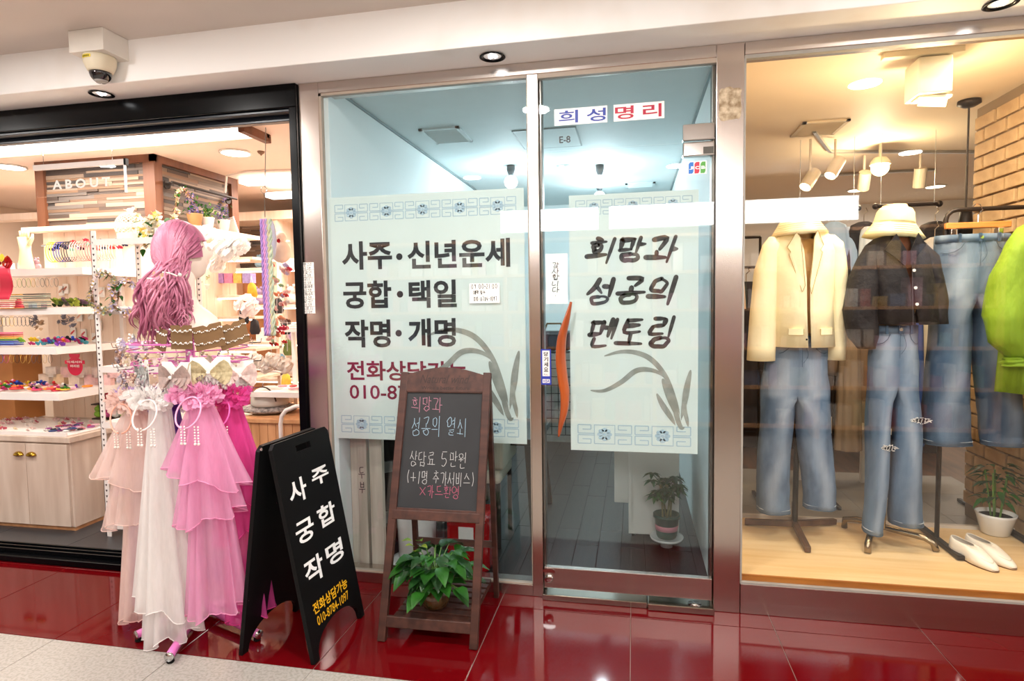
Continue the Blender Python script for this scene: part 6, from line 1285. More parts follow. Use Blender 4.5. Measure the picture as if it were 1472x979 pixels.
# white openwork rack
rk = thing('slotted_rack', 'white metal rack with heart shaped punched posts at the shop entrance', 'rack', (-2.6, .4, .05)); HOLE = mat('hole_dark', '4a3f3a', .8)
def post(x, y):
    p = MB().box((x, y, .05), (x+.035, y+.004, 1.86)).link('post', SHW, rk); MB().box((x, y, .05), (x+.004, y+.035, 1.86)).link('post_flange', SHW, p)
    m = MB(); z = .09
    while z < 1.84: 
        m.flatpoly([(x+.0175+.007*u, z+.008*v) for u, v in ((0, -1), (1, .3), (.55, 1), (0, .6), (-.55, 1), (-1, .3))], Fr((0, y-.0004, 0), (1, 0, 0), (0, 0, 1))); z += .034
    m.link('punched_hearts', HOLE, p, stuff=True)
for x, y in ((-3.09, .2), (-3.09, .52), (-2.66, .2), (-2.66, .52)): post(x, y)
RZ = (.135, .44, .74, 1.07, 1.41, 1.81)
for z in RZ:
    MB().box((-3.088, .205, z-.004), (-2.626, .555, z)).link('shelf', SHW, rk); MB().box((-3.07, .196, z-.035), (-2.64, .2, z)).link('shelf_lip', SHW, rk)
# things on and in the rack
t = thing('bird_cage', 'white mesh dome birdcage with a bird on top of the rack', 'bird cage', (-2.98, .38, 1.81)); m = MB(); c = (-2.98, .38, 1.81)
for k in range(20):
    a = 2*PI*k/20; m.tube([(c[0]+.085*math.sin(q)*math.cos(a+q*1.1), c[1]+.085*math.sin(q)*math.sin(a+q*1.1), c[2]+.09+.085*math.cos(q)) for q in [PI*i/16 for i in range(11)]], .0018, 4); m.tube([(c[0]+.085*math.sin(q)*math.cos(a-q*1.1), c[1]+.085*math.sin(q)*math.sin(a-q*1.1), c[2]+.09+.085*math.cos(q)) for q in [PI*i/16 for i in range(11)]], .0018, 4)
m.tube([(c[0]+.072*math.cos(a), c[1]+.072*math.sin(a), c[2]+.045) for a in [2*PI*i/24 for i in range(24)]], .004, 5, closed=True); m.link('mesh', mat('cage_ivory', 'e8e6cc', .5), t); m = MB(); m.ball((c[0], c[1], c[2]+.19), .014, 8, sx=1.7); m.ball((c[0]+.022, c[1], c[2]+.2), .009, 8); m.leaf((c[0]-.02, c[1], c[2]+.19), (-1, 0, .3), .03, .014, 0); m.link('bird', PANELW, t, smooth=True)
MB().lathe([(.07, 0), (.075, .045)], c, 24).link('base', _mc['cage_ivory'], t)
t = thing('bouquet', 'white and yellow artificial flower bouquet beside the birdcage', 'flowers', (-2.76, .36, 1.81)); r_ = random.Random(5); flowers(t, [(-2.76+r_.gauss(0, .05), .34+r_.gauss(0, .03), 1.87+r_.gauss(0, .04)) for _ in range(70)], ('f6f0e4', 'f2ead8', 'f4d878', 'f0e8e8'), 5, .026, .35)
def bust(label, x, y, z, s=1):
    t = thing('necklace_bust', label, 'bust', (x, y, z)); m = MB(); m.loft([(x, y, z, .07*s, .03*s), (x, y, z+.04*s, .085*s, .035*s), (x, y, z+.10*s, .08*s, .035*s), (x, y, z+.14*s, .045*s, .03*s), (x, y, z+.17*s, .028*s, .027*s), (x, y, z+.24*s, .027*s, .026*s)], 24, cap=True); m.link('form', mat('linen_cream', 'ecdcc0', .8), t, smooth=True)
    MB().ball((x, y, z+.24*s), .027*s, 12, sz=.35).link('cap', mat('wood_cap', 'b5682f', .5), t, smooth=True); return t
bust('cream necklace bust with wooden cap on the rack behind the wig', -2.78, .4, 1.41, 1.15); bust('cream necklace bust on the lower rack shelf left of the stand', -2.93, .36, 1.07, 1.25); bust('cream necklace bust near the right end of the rack', -2.70, .4, 1.07, 1.2)
wreath('pale pink flower crown hanging on the rack post', (-2.98, .17, 1.5), (.085, .11), .1, 8, ('e8d0d4', 'f2e6e6', 'b9a8a0', 'a8b090'), 70); wreath('lilac and white flower crown hanging inside the rack', (-2.83, .16, 1.47), (.08, .09), .2, 9, ('d8cce4', 'f2ecf2', 'e8b8a8', 'c4b8d0'), 60); wreath('peach flower crown deep in the rack', (-2.62, .2, 1.5), (.07, .1), .0, 10, ('f0b89a', 'f4dcc8', 'c89880'), 60)
t = thing('ribbon_rosette', 'lilac tulle rosette pinned to the rack left of the stand', 'ribbon', (-2.86, .19, 1.2)); f = Fr((-2.86, .193, 1.2), (1, 0, 0), (0, 0, 1)); m = MB(); bow(m, f, .12, .0); m.link('bow', mat('lilac_tulle', 'd6c6ea', .8, trans=.3), t, smooth=True)
# whitewashed cabinet
cb = thing('cabinet', 'low whitewashed wooden cabinet with brass cup handles', 'cabinet', (-3.75, .5, .05))
MB().box((-4.5, .245, .05), (-3.36, .81, .075)).link('plinth', WARMWOOD, cb); MB().box((-4.5, .235, .075), (-3.348, .81, .6)).link('body', PALEWOOD, cb, bevel=.002); MB().box((-4.52, .215, .6), (-3.335, .81, .635)).link('top', PALEWOOD, cb, bevel=.003)
BRASS = mat('brass', 'c9a13c', .22, metal=1, var=.15)
for x0_, x1_, hx_ in ((-3.665, -3.362, -3.62), (-3.97, -3.669, -3.715), (-4.28, -3.975, -4.23)):
    d = MB().box((x0_, .218, .082), (x1_, .236, .59)).link('door', PALEWOOD, cb, bevel=.002); 
    m = MB(); m.grid(lambda u, v: (hx_+.034*math.cos(PI*u)*math.sin(PI*.5*v+.02), .218-.022*math.sin(PI*u)**.6*math.sin(PI*.5*v), .515+.024*math.cos(PI*.5*v)+0), 14, 6); m.link('cup_handle', BRASS, d, smooth=True, solid=.002)
# tiers of shelves around the block
for_strip = ('small bright ', 'small pastel ', 'small dark and bright ', 'bright ', 'pastel ', 'olive and plum ', 'pink toned ', 'red and orange ', 'dark green ')
def item(o, x, y, z, rz, c, label, group, sc=1, cat=None):
    for w_ in for_strip:
        if label.startswith(w_): label = label[len(w_):]; break
    label = cname(c)+' '+label
    o2 = o.copy(); COL.objects.link(o2); o2.location = (x, y, z); o2.rotation_euler = (0, 0, rz); o2.scale = (sc,)*3; o2.color = tuple(srgb(c))+(1,); o2['label'] = label; o2['group'] = group; return o2
def proto(name, mb, m_, cat, label, smooth=True): o = mb.link(name, m_, smooth=smooth); tag(o, label, cat); o.location = (0, 0, -10); return o
su = thing('shelf_unit', 'tiered white display shelves lit from below around the clad block', 'shelving', (-3.8, .5, .63))
SZ = [A(50, 500, .213).z, A(50, 566, .213).z, A(50, 443, .213).z, A(50, 384, .213).z]
SZ.sort(); print('SHELF Z', SZ)
for k, z in enumerate(SZ):
    y0 = .215+.05*k if k > 1 else .215; xr = -3.39 if k < 2 else -3.33
    s_ = MB().box((-4.6, y0, z-.02), (xr, .815, z)).link('shelf', SHW, su); MB().box((-4.6, y0-.006, z-.04), (xr, y0, z+.004)).link('front_lip', SHW, s_); MB().box((xr, y0-.006, z-.04), (xr+.005, .815, z+.004)).link('side_lip', SHW, s_)
    MB().box((-4.3, y0+.03, z-.034), (xr-.12, y0+.055, z-.024)).link('light_strip', LED, s_)
MB().box((-4.6, .6, .64), (-4.2, .815, 1.1)).link('end_panel', mat('orange_panel', 'c98a50', .6), su)
for x in (-4.56, -3.5): MB().box((x, .79, .64), (x+.03, .815, 1.9)).link('upright', SHW, su)
# --- goods
BRT = ('e23b4e', 'f08a24', 'f2d03a', '4a9a3c', '2f55c0', '8a4ab8', 'ee6ab0', '1f2024', 'f4efe8', '5fb8c8', 'c83c78', '9ad04a')
ms = MB(); ms.tube([(.028*math.cos(2*PI*i/16), .028*math.sin(2*PI*i/16), .006) for i in range(16)], .006, 6, closed=True); tie = proto('hair_tie', ms, OBJC, 'hair tie', 'coloured hair tie lying on the second shelf')
ms = MB(); bow(ms, Fr((0, 0, .02), (1, 0, 0), (0, -.7, .7)), .045, 0); ms.ball((0, -.006, .026), .008, 6); clip = proto('hair_clip', ms, OBJF, 'hair clip', 'x')
ms = MB(); ms.tube([(.06*math.cos(a), 0, .062+.062*math.sin(a)) for a in [PI*(-.35)+PI*1.7*i/18 for i in range(19)]], .0035, 6); hband = proto('hair_band', ms, OBJC, 'hair band', 'x')
ms = MB(); ms.box((-.12, -.06, 0), (.12, .0, .006)); flat = proto('flat_pack', ms, OBJC, 'hair band', 'x', False)
ms = MB(); [ms.tube([(.0, .055*math.cos(2*PI*i/20), .055*math.sin(2*PI*i/20)) for i in range(20)], .0022, 5, closed=True)]; ring = proto('bangle', ms, OBJC, 'bangle', 'x')
ms = MB(); ms.box((-.03, -.012, 0), (.03, .012, .05)); bx_ = proto('small_box', ms, OBJC, 'box', 'x', False)
ms = MB(); ms.ball((0, 0, .025), .025, 10, sz=.9); ms.ball((.0, -.004, .055), .018, 8); ms.ball((.012, 0, .075), .007, 6); ms.ball((-.012, 0, .075), .007, 6); plush = proto('small_plush', ms, OBJF, 'plush toy', 'x')
protos = [tie, clip, hband, flat, ring, bx_, plush]
g = random.Random(42)
def scatter(o, n, x0_, x1_, y0_, y1_, z, cols, label, group, s0=.8, s1=1.2, stack=0):
    for i in range(n):
        item(o, g.uniform(x0_, x1_), g.uniform(y0_, y1_), z+(g.uniform(0, stack) if stack else 0), g.uniform(-.6, .6), g.choice(cols), label, group, g.uniform(s0, s1))
WARM = ('e23b4e', 'f08a24', 'f2c03a', 'ee6ab0', 'e8506a', 'f4b8c8', 'd83a3a', 'f6e0c8')
z1_, z2_, z3_, z4_ = SZ
# counter tray with sweets-coloured pins
t = thing('display_tray', 'wide white tray of pastel hair pins on the cabinet top', 'tray', (-3.8, .45, .635)); MB().box((-4.5, .235, .636), (-3.37, .7, .646)).link('base', SHW, t, bevel=.003); MB().box((-4.5, .228, .636), (-3.37, .236, .66)).link('rim', SHW, t)
scatter(clip, 60, -4.3, -3.4, .28, .65, .645, ('f4c8cc', 'f0d8d0', 'f4e4c0', 'e89aa8', 'd86a7a', 'f2eae4'), 'pastel hair clip in the tray on the cabinet', 'pastel clips on the cabinet tray', .6, .9)
scatter(tie, 36, -3.62, -3.4, .27, .5, .647, ('2a3a6a', 'd83a5a', 'f2f0ea', '1f2024', 'f0c0c8', '9a4a8a'), 'small dark and bright hair tie at the tray corner', 'hair ties at the tray corner', .5, .7, .02)
scatter(clip, 60, -4.3, -3.42, .26, .42, z1_, BRT+WARM, 'bright bow clip on the shelf above the cabinet', 'bright clips on the shelf above the cabinet', .8, 1.2, .03)
scatter(tie, 40, -4.1, -3.42, .26, .45, z1_, WARM, 'bright hair tie on the shelf above the cabinet', 'hair ties on the shelf above the cabinet', .7, 1, .02)
scatter(clip, 40, -3.75, -3.38, .27, .45, z2_, BRT, 'bow clip on the shelf with the rainbow band stack', 'bow clips on the rainbow shelf', .8, 1.3, .03)
for i, c in enumerate(('e85a8a', 'd83a4a', 'f08a3a', 'f2d03a', '4a9a4a', '3a5ac8', '5a8ae0', '2a3a9a')): item(flat, -3.86, .31, z2_+.085-.0105*i-.0, 0, c, 'flat hair band in the rainbow stack on the middle shelf', 'rainbow stack of hair bands', 1)
for j, (x, cols) in enumerate(((-4.0, ('f0b8b0', 'f4e4dc', 'c87a8a', 'e89a9a', 'a8706a', 'e8d0c8', 'f0a8a0', 'b89088')), (-3.8, ('f0a030', 'd83040', 'c82838', 'e84858', 'f2b890', 'c8d8b0', '8ab090', 'e8c040')), (-3.65, ('3a5a50', '2a4a44', 'a8c0a8', '4a6a60', 'c8b890', '28403c', '6a8a7a', '1f302c')))):
    for i, c in enumerate(cols): item(flat, x, .34+.0, z3_+.012*i, 0, c, ('pink toned', 'red and orange', 'dark green')[j]+' hair band pack stacked on the upper shelf', 'hair band packs on the upper shelf', .85)
scatter(clip, 36, -3.55, -3.36, .34, .5, z3_, ('6a8a3a', '8a9a3a', '4a5a30', '7a5a6a', '3a4a2a', 'a8b040'), 'olive and plum bow clip in the wooden tray of the upper shelf', 'olive clips on the upper shelf', .9, 1.2, .03)
# bangle display on a horizontal rod
t = thing('display_rod', 'clear horizontal rod carrying bangles before the pale boards', 'rod', (-3.8, .77, 1.75)); zb_ = A(95, 362, .76).z; MB().cyl((-4.08, .76, zb_+.05), (-3.42, .76, zb_+.05), .006).link('rod', CHROME, t)
for i in range(26):
    x = -4.0+.0215*i; c = ('f2d03a', '2a3a8a', '22242c', 'f0a8a0', 'e89088', 'd86a6a', 'f4c8c0', 'a83a3a', '1f1f24', '3a2a30')[min(9, i//3)] if i < 18 else 'c8c4bc'
    item(ring, x, .76, zb_, .35, c, 'bangle hanging in the row on the clear rod', 'bangles on the rod', 1.25)
for i in range(16): item(ring, -4.05+.035*i, .36, z4_-.085, .5, g.choice(('1f2024', 'c8a040', '2f302c', 'b0a8a0', '88a050')), 'thin hoop hanging under the top shelf', 'hoops under the top shelf', .5)
for i in range(14): item(ring, -4.05+.03*i, .30, z3_-.08, .5, g.choice(('1f2024', 'd8b840', '2f302c', '686068')), 'thin hoop hanging under the upper shelf', 'hoops under the upper shelf', .55)
# grey flower clips and small cards on the back boards
for i, (px, py) in enumerate(((52, 462), (92, 460), (104, 463), (60, 468))):
    p = A(px, py, .6); t = thing('flower_brooch', ('grey rosette brooch with pearls at the left of the middle shelf', 'large grey rosette brooch hanging right of the price card', 'dark grey rosette brooch, last of the row on the middle shelf', 'beige rosette brooch beside the leftmost grey one')[i], 'brooch', p); m = MB(); 
    for q in range(24): a = g.uniform(0, 6.28); r_ = g.uniform(.0, .03); m.leaf(p+Vector((r_*math.cos(a), -.01, r_*math.sin(a))), (math.cos(a), -.4, math.sin(a)), .025, .025, 0)
    m.link('petals', mat('brooch_grey' if i < 3 else 'brooch_beige', '8f8a94' if i < 3 else 'c8a888', .7), t, smooth=True, stuff=True)
sgn = thing('shop_badge', 'round crimson badge sign with white lettering hung under the middle shelf', 'sign', A(108, 522, .5)); f_ = Fr(A(108, 522, .5), (1, 0, 0), (0, 0, 1)); CM = mat('crimson_card', 'd81f4a', .5)
MB().prism([(.058*math.cos(a), -.02+.062*math.sin(a)) for a in [2*PI*i/28 for i in range(28)]], f_, .003).link('disc', CM, sgn); MB().prism([(-.075, -.005), (.075, -.005), (.075, .018), (-.075, .018)], f_, .005).link('banner', CM, sgn); MB().prism([(-.035, .035), (.035, .035), (.042, .06), (-.042, .06)], f_, .004).link('crown', CM, sgn)
m = MB(); text_on(m, '악세서리', f_, -.06, .0, .06, .016, .03, .0056); text_on(m, '머리핀', f_, -.035, -.028, .035, -.01, .03, .0036); m.link('lettering', PANELW, sgn)
# miniature room boxes, plush animals, tins on the shelf above the cabinet
for i in range(10): item(bx_, -3.95+.062*i, .62, z1_+.05*(i % 2), 0, g.choice(('f2dcc8', 'f4c8c4', 'e8c8a0', 'f0e4d8')), 'small pastel gift box against the back boards', 'pastel boxes above the cabinet', 1.4)
for i in range(14): item(plush, -3.62+.035*i, .7+.05*(i % 2), .66+.09*(i % 2), g.uniform(-1, 1), g.choice(BRT), 'small bright plush figure on the low rack beside the cabinet', 'plush figures beside the cabinet', 1.1)
lr = thing('wire_shelf', 'low dark shelf of toys behind the cabinet corner', 'shelving', (-3.35, .75, .64))
for z in (.645, .745, .845): MB().box((-3.68, .70, z), (-3.1, .8, z+.008)).link('shelf', mat('dark_brown_shelf', '4a3428', .6), lr)
for x in (-3.68, -3.4, -3.1): MB().box((x, .79, .64), (x+.012, .8, .9)).link('post', _mc['dark_brown_shelf'], lr)
# hanging sign ABOUT
t = thing('hanging_sign', 'clear acrylic hanging sign with white capital letters above the shelves', 'sign', A(118, 255, .3)); a = A(53, 280, .3); b = A(180, 236, .3)
zt = b.z; zb2 = A(118, 280, .3).z; acr = glassmat('acrylic', (.96, .96, .96), .02); MB().box((a.x, .3, zb2), (b.x, .305, zt)).link('panel', acr, t); MB().box((a.x-.01, .293, zt), (b.x+.005, .312, zt+.03)).link('top_rail', SHW, t); MB().box((b.x-.003, .291, zt-.005), (b.x+.012, .313, zt+.032)).link('end_cap', BLACKM, t)
MB().box((b.x-.012, .298, zb2), (b.x, .306, zt)).link('edge_strip', mat('edge_white', 'f6f6f8', .3), t)
for x in (a.x+.06, b.x-.09): MB().cyl((x, .302, zt+.03), (x, .302, 2.45), .0012, n=5).link('wire', CHROME, t)
m = MB(); text_on(m, 'A B O U T', fr_y(.2985), A(76, 272, .3).x, A(76, 273, .3).z, A(158, 250, .3).x, A(158, 254, .3).z, .03); m.link('lettering', emis('lit_letters', 'fff4e6', 1.0) if False else PANELW, t)
# large ceiling light box and round lamps
lb = thing('light_box', 'long white glowing light box on the accessory shop ceiling', 'ceiling light', (-3.2, .42, 2.45)); 
for x0_, x1_ in ((-6.0, -3.82), (-3.78, -2.2)): MB().box((x0_, .36, 2.44), (x1_, .56, 2.4495)).link('diffuser', emis('box_light', 'fffaf2', 5), lb)
MB().box((-2.2, .34, 2.4), (-2.16, .6, 2.449)).link('end_board', TR_, lb); MB().box((-6.0, .56, 2.425), (-2.16, .585, 2.4495)).link('back_rail', PK, lb)
for k, (x, y, lbl) in enumerate(((-2.62, .9, 'round white ceiling lamp right of the clad block'), (-4.42, .85, 'round white ceiling lamp at the far left of the accessory shop'))):
    t = thing('ceiling_lamp', lbl, 'ceiling light', (x, y, 2.45)); MB().lathe([(.1, 2.45), (.105, 2.44), (.09, 2.438)], (x, y, 0), 28, open_=True).link('rim', PANELW, t, smooth=True); MB().lathe([(0, 2.439), (.09, 2.439)], (x, y, 0), 28).link('glass', emis('round_lamp', 'fffdf8', 9), t)
t = thing('smoke_detector', 'small brownish sprinkler head on the accessory shop ceiling', 'detector', (-2.45, .93, 2.45)); MB().lathe([(.025, 2.45), (.02, 2.438), (.008, 2.43), (0, 2.42)], (-2.45, .93, 0), 12).link('body', mat('brass_dull', '8a6a50', .5), t, smooth=True)
t = thing('conduit', 'thin white cable conduit running over the accessory shop ceiling', 'cable', (-2.8, 1.8, 2.44)); MB().tube([(-3.12, 1.45, 2.3), (-3.1, 1.45, 2.43), (-2.9, 1.4, 2.44), (-2.3, 1.48, 2.44), (-1.7, 1.52, 2.44)], .009, 6).link('tube', SHW, t)
# back of the shop: wall shelving, light panels, wood squares
bk = thing('wall_shelving', 'warm white shelving bays full of goods at the back of the accessory shop', 'shelving', (-3.0, 2.6, .05))
for x in (-4.6, -3.95, -3.3, -2.65, -2.0): MB().box((x, 2.35, .05), (x+.05, 2.75, 2.25)).link('upright', PK, bk)
for z in (.35, .7, 1.05, 1.4, 1.75): MB().box((-4.6, 2.35, z), (-1.7, 2.75, z+.03)).link('shelf', PK, bk); MB().box((-4.6, 2.37, z-.012), (-1.7, 2.39, z-.002)).link('light_strip', LED, bk)
MB().box((-4.6, 2.33, 2.22), (-1.65, 2.75, 2.3)).link('header', PK, bk); MB().box((-4.6, 2.72, .05), (-1.7, 2.76, 1.78)).link('back_panel', WARMWOOD, bk)
for x in (-3.9, -3.25, -2.6): strips(Fr((x, 2.7, 0), (1, 0, 0), (0, 0, 1)), .6, 1.8, 2.2, int(-x*10), 'cladding')
for y, z in ((1.95, 2.35), (1.6, 2.40)): MB().box((-3.1, y, z), (-1.7, y+.12, z+.04)).link('light_panel', emis('box_light', 'fffaf2', 5), bk)
for zi, z in enumerate((.38, .73, 1.08, 1.43, 1.78)):
    for i in range(12): item(g.choice((plush, bx_, plush)), -3.5+.155*i+g.uniform(-.04, .04), 2.45, z, g.uniform(-.5, .5), g.choice(('f4eae4', 'f0d0d0', 'e8b0b8', 'f2dcc8', 'c8b0d8', 'e8a040', 'd8506a', '3a3436', 'f6f2ee', '9ab8c8')), 'pastel toy on the lit back shelving', 'toys on the back shelving', g.uniform(1.6, 2.4))
# nearer right side of the shop: boxes and plush between the stand and the black post
wu = thing('goods_stand', 'white tiered stand of packed sweets-coloured goods behind the mannequin head', 'shelving', (-2.75, 1.5, .05))
GX0, GX1 = A(290, 440, 1.5).x, A(352, 440, 1.5).x
for px_y in (372, 425, 455, 500, 540): z = A(320, px_y, 1.5).z; MB().box((GX0-.15, 1.4, z-.02), (GX1+.15, 1.75, z)).link('shelf', PK, wu); MB().box((GX0-.1, 1.42, z-.032), (GX1+.1, 1.44, z-.022)).link('light_strip', LED, wu)
for x in (GX0-.15, GX1+.12): MB().box((x, 1.72, .05), (x+.03, 1.75, 1.95)).link('upright', PK, wu)
for i, c in enumerate(('c8a0d8', 'b890d0', 'ee8ab0', 'f2c060', 'a898d0')):
    p0_ = A(299+13*i, 407, 1.45); t = MB().box((p0_.x, 1.43, p0_.z), (p0_.x+.07, 1.5, p0_.z+.075)).link('gift_box', mat('giftbox_'+c, c, .5, var=.3, scale=50)); tag(t, ('leftmost lilac', 'second lilac', 'pink', 'golden', 'rightmost violet')[i]+' packet in the row behind the mannequin neck', 'packet')
def puff(label, p, s, c, seed, name='tulle_puff', cat='tulle puff'):
    t = thing(name, label, cat, p); r_ = random.Random(seed); m = MB(); p = Vector(p)
    for k in range(90): a = Vector((r_.gauss(0, 1), r_.gauss(0, 1), r_.gauss(0, .8))).normalized(); o = p+a*s*r_.uniform(.5, 1); d1 = a.orthogonal().normalized()*s*.35; d2 = a.cross(d1).normalized()*s*.3+a*s*.2; m._a([o-d1, o+d1, o+d1*.8+d2, o-d1*.8+d2], [(0, 1, 2, 3)])
    m.link('folds', mat('puff_'+c, c, .9, trans=.35), t, smooth=True, stuff=True); return t
for i, (px, py, s, c) in enumerate(((305, 345, .10, 'f8f6f4'), (325, 358, .09, 'faf8f6'), (342, 352, .07, 'f4f2f0'), (355, 440, .075, 'f6e8e4'), (310, 380, .06, 'f8f0ea'))): puff(('large white tulle puff right of the wig', 'white tulle puff beside the mannequin face', 'smaller white tulle puff near the lilac braids', 'blush tulle puff on the shelf behind the braids', 'soft cream tulle puff above the packets')[i], A(px, py, .85), s*.95, c, i)
for i in range(9): puff(('leftmost', 'second', 'third', 'fourth', 'middle', 'sixth', 'seventh', 'eighth', 'rightmost')[i]+' ivory pompon in the row beside the stand', A(338+9*i, 516+5*(i % 3), .75-.02*i), .045, 'f6ece2', 20+i, 'pompon', 'pompon')['group'] = 'ivory pompons'
for o in [x for x in COL.objects if x.name.startswith('pompon')]: pass
t = thing('pompon_rail', 'thin white rail carrying the ivory pompons', 'rail', A(370, 530, .8)); MB().cyl(A(332, 528, .85), A(416, 536, .85), .006, n=8).link('rod', SHW, t)
bushpot('tiny grass pot behind the mannequin neck', A(290, 425, 1.3).x, 1.3, A(290, 428, 1.3).z, 1.2, 'f6f0ea', ('6a9a3a', '5f8f3c'), 7, 1.1)
# braids of lilac hair hanging on a wire from the black header
t = thing('hair_extensions', 'long lilac and pink braided hair pieces hanging on a wire', 'hair extension', (-1.89, .1, 1.2)); hp = A(381, 312, .1)
MB().tube([A(382, 186, .1)+Vector((0, 0, .01)), A(381, 270, .1)], .0022, 5).link('wire', CHROME, t); MB().tube([hp+Vector((.018*math.cos(a), 0, .14+.018*math.sin(a))) for a in [2*PI*i/14 for i in range(14)]], .0018, 5, closed=True).link('wire_ring', CHROME, t); MB().tube([hp+Vector((0, 0, .12)), hp], .002, 5).link('hook', CHROME, t)
for k, (c, dx) in enumerate((('a98ad0', -.02), ('e2a0d4', -.006), ('bda6da', .006), ('d8cfa8', .018), ('c2d4bc', .027))):
    m = MB()
    for q in range(3 if k < 4 else 2):
        ph = q*2*PI/3; m.tube([(hp.x+dx+.006*math.sin(i*.9+ph), .1+.006*math.cos(i*.9+ph), hp.z-.01-i*.0125) for i in range(50)], .0055, 5)
    m.link('braid', mat('braid_'+c, c, .5, var=.2, scale=60), t, smooth=True, label=('violet', 'pink', 'lavender', 'beige', 'pale green')[k]+' braid')
t = thing('plush_fish', 'grey blue plush fin hanging behind the lilac braids', 'plush toy', A(392, 340, .4)); m = MB(); p = A(390, 345, .4); m.ball(p, .045, 14, sx=.75, sy=.4, sz=2.6); m.link('body', mat('grey_blue_plush', 'b4b8cc', .8), t, smooth=True)
t = thing('plush_doll', 'cream plush doll with a red bow among the hair pieces', 'plush toy', A(404, 358, .5)); p = A(404, 362, .5); m = MB(); m.ball(p, .06, 14, sz=1.1); m.ball(p+Vector((.0, 0, .085)), .035, 12); m.link('body', mat('cream_plush', 'f2dccc', .9), t, smooth=True); m = MB(); bow(m, Fr(p+Vector((0, -.04, .06)), (1, 0, 0), (0, 0, 1)), .04, 0); m.link('bow', RT, t)
# strings of ribbons and clips down the right side of the opening
for i in range(40):
    px = g.uniform(386, 416); py = g.uniform(385, 500); p = A(px, py, .6); item(clip, p.x, p.y, p.z, g.uniform(-1, 1), g.choice(('f2c8c4', 'e8506a', 'c8c0e0', 'f4ece6', '8a5a4a', 'd83a3a', 'a8c8a0', 'f0a880')), 'hanging bow clip between the braids and the black post', 'bow clips beside the black post', g.uniform(.8, 1.4))
t = thing('hanging_strings', 'thin strings carrying bow clips beside the black post', 'strings', A(400, 300, .6)); m = MB()
for px in (390, 398, 406, 413): m.tube([A(px, 345, .6), A(px, 505, .6)], .0015, 4)
m.tube([A(384, 345, .6), A(417, 347, .6)], .006, 6); m.link('strings', SHW, t)
# low counter with the grey hat on a fur cushion, curved white rail
ct = thing('low_counter', 'pine board counter below the grey hat beside the black post', 'counter', (-2.3, .9, .05)); a = A(350, 600, .75); b = A(418, 605, .75)
MB().box((a.x, .75, .05), (-1.66, 1.4, a.z-.03)).link('body', WARMWOOD, ct); MB().box((a.x-.02, .72, a.z-.03), (-1.65, 1.42, a.z)).link('top', WARMWOOD, ct, bevel=.004)
x = a.x
while x < -1.72: MB().box((x+.001, .742, .06), (x+.058, .75, a.z-.035)).link('board', PK if False else WARMWOOD, ct, bevel=.002); x += .06
zc_ = a.z; t = thing('cushion', 'mottled grey fur cushion on the pine counter', 'cushion', (b.x-.15, .95, zc_)); r_ = random.Random(8); m = MB(); cc = A(388, 600, .95)
m.ball((cc.x, .95, zc_+.03), .2, 32, sx=1, sy=.8, sz=.17); m.link('pad', mat('grey_fur', 'b5aca6', .95, col2='6a6462', scale=45, bump=1, bscale=150), t, smooth=True)
t = thing('cap', 'pale grey soft cap lying on the fur cushion', 'hat', (cc.x, .93, zc_+.07)); m = MB(); m.lathe([(.115, 0), (.125, .02), (.12, .07), (.09, .11), (.04, .13), (0, .135)], (cc.x+.02, .93, zc_+.055), 28); m.link('crown', mat('grey_felt', 'c6c2ba', .9), t, smooth=True); MB().tube([(cc.x+.02+.1*math.cos(q), .85, zc_+.06+.13*math.sin(q)) for q in [PI*.08+PI*.42*i/12 for i in range(13)]], .005, 6).link('piping', mat('dark_brown_band', '3a2a26', .8), t)
t = thing('curved_rail', 'white bent tube rail at the right end of the pine counter', 'rail', A(405, 660, .55)); p = A(405, 655, .55); q_ = A(405, 605, .55); MB().tube([(p.x, .55, .05), (p.x, .55, q_.z-.02), (p.x+.01, .55, q_.z+.03), (p.x+.04, .55, q_.z+.065), (p.x+.1, .56, q_.z+.09), (-1.75, .7, q_.z+.1)], .013, 10).link('tube', SHW, t, smooth=True)
scatter(tie, 30, -2.35, -1.75, .8, 1.1, A(400, 560, .9).z, WARM, 'hair tie on the small white shelf beside the black post', 'hair ties beside the black post', .8, 1.1, .02)
t = thing('small_shelf', 'small white shelf with hair ties beside the black post', 'shelf', A(395, 565, .9)); z = A(400, 560, .9).z; MB().box((-2.5, .78, z-.035), (-1.68, 1.15, z-.001)).link('board', SHW, t); MB().box((-2.5, 1.13, .05), (-2.46, 1.15, z-.03)).link('support', SHW, t)
z = A(400, 470, .9).z; t = thing('small_shelf', 'upper white shelf with bracelets beside the black post', 'shelf', A(395, 470, .9)); MB().box((-2.4, .78, z-.03), (-1.68, 1.15, z)).link('board', SHW, t); MB().box((-2.4, 1.13, .6), (-2.37, 1.15, z-.03)).link('support', SHW, t)
scatter(tie, 24, -2.3, -1.75, .8, 1.1, z, ('3a3030', 'c8506a', 'e8c8a0', 'f0e8e0'), 'bracelet on the upper white shelf beside the black post', 'bracelets beside the black post', .8, 1.1, .02)
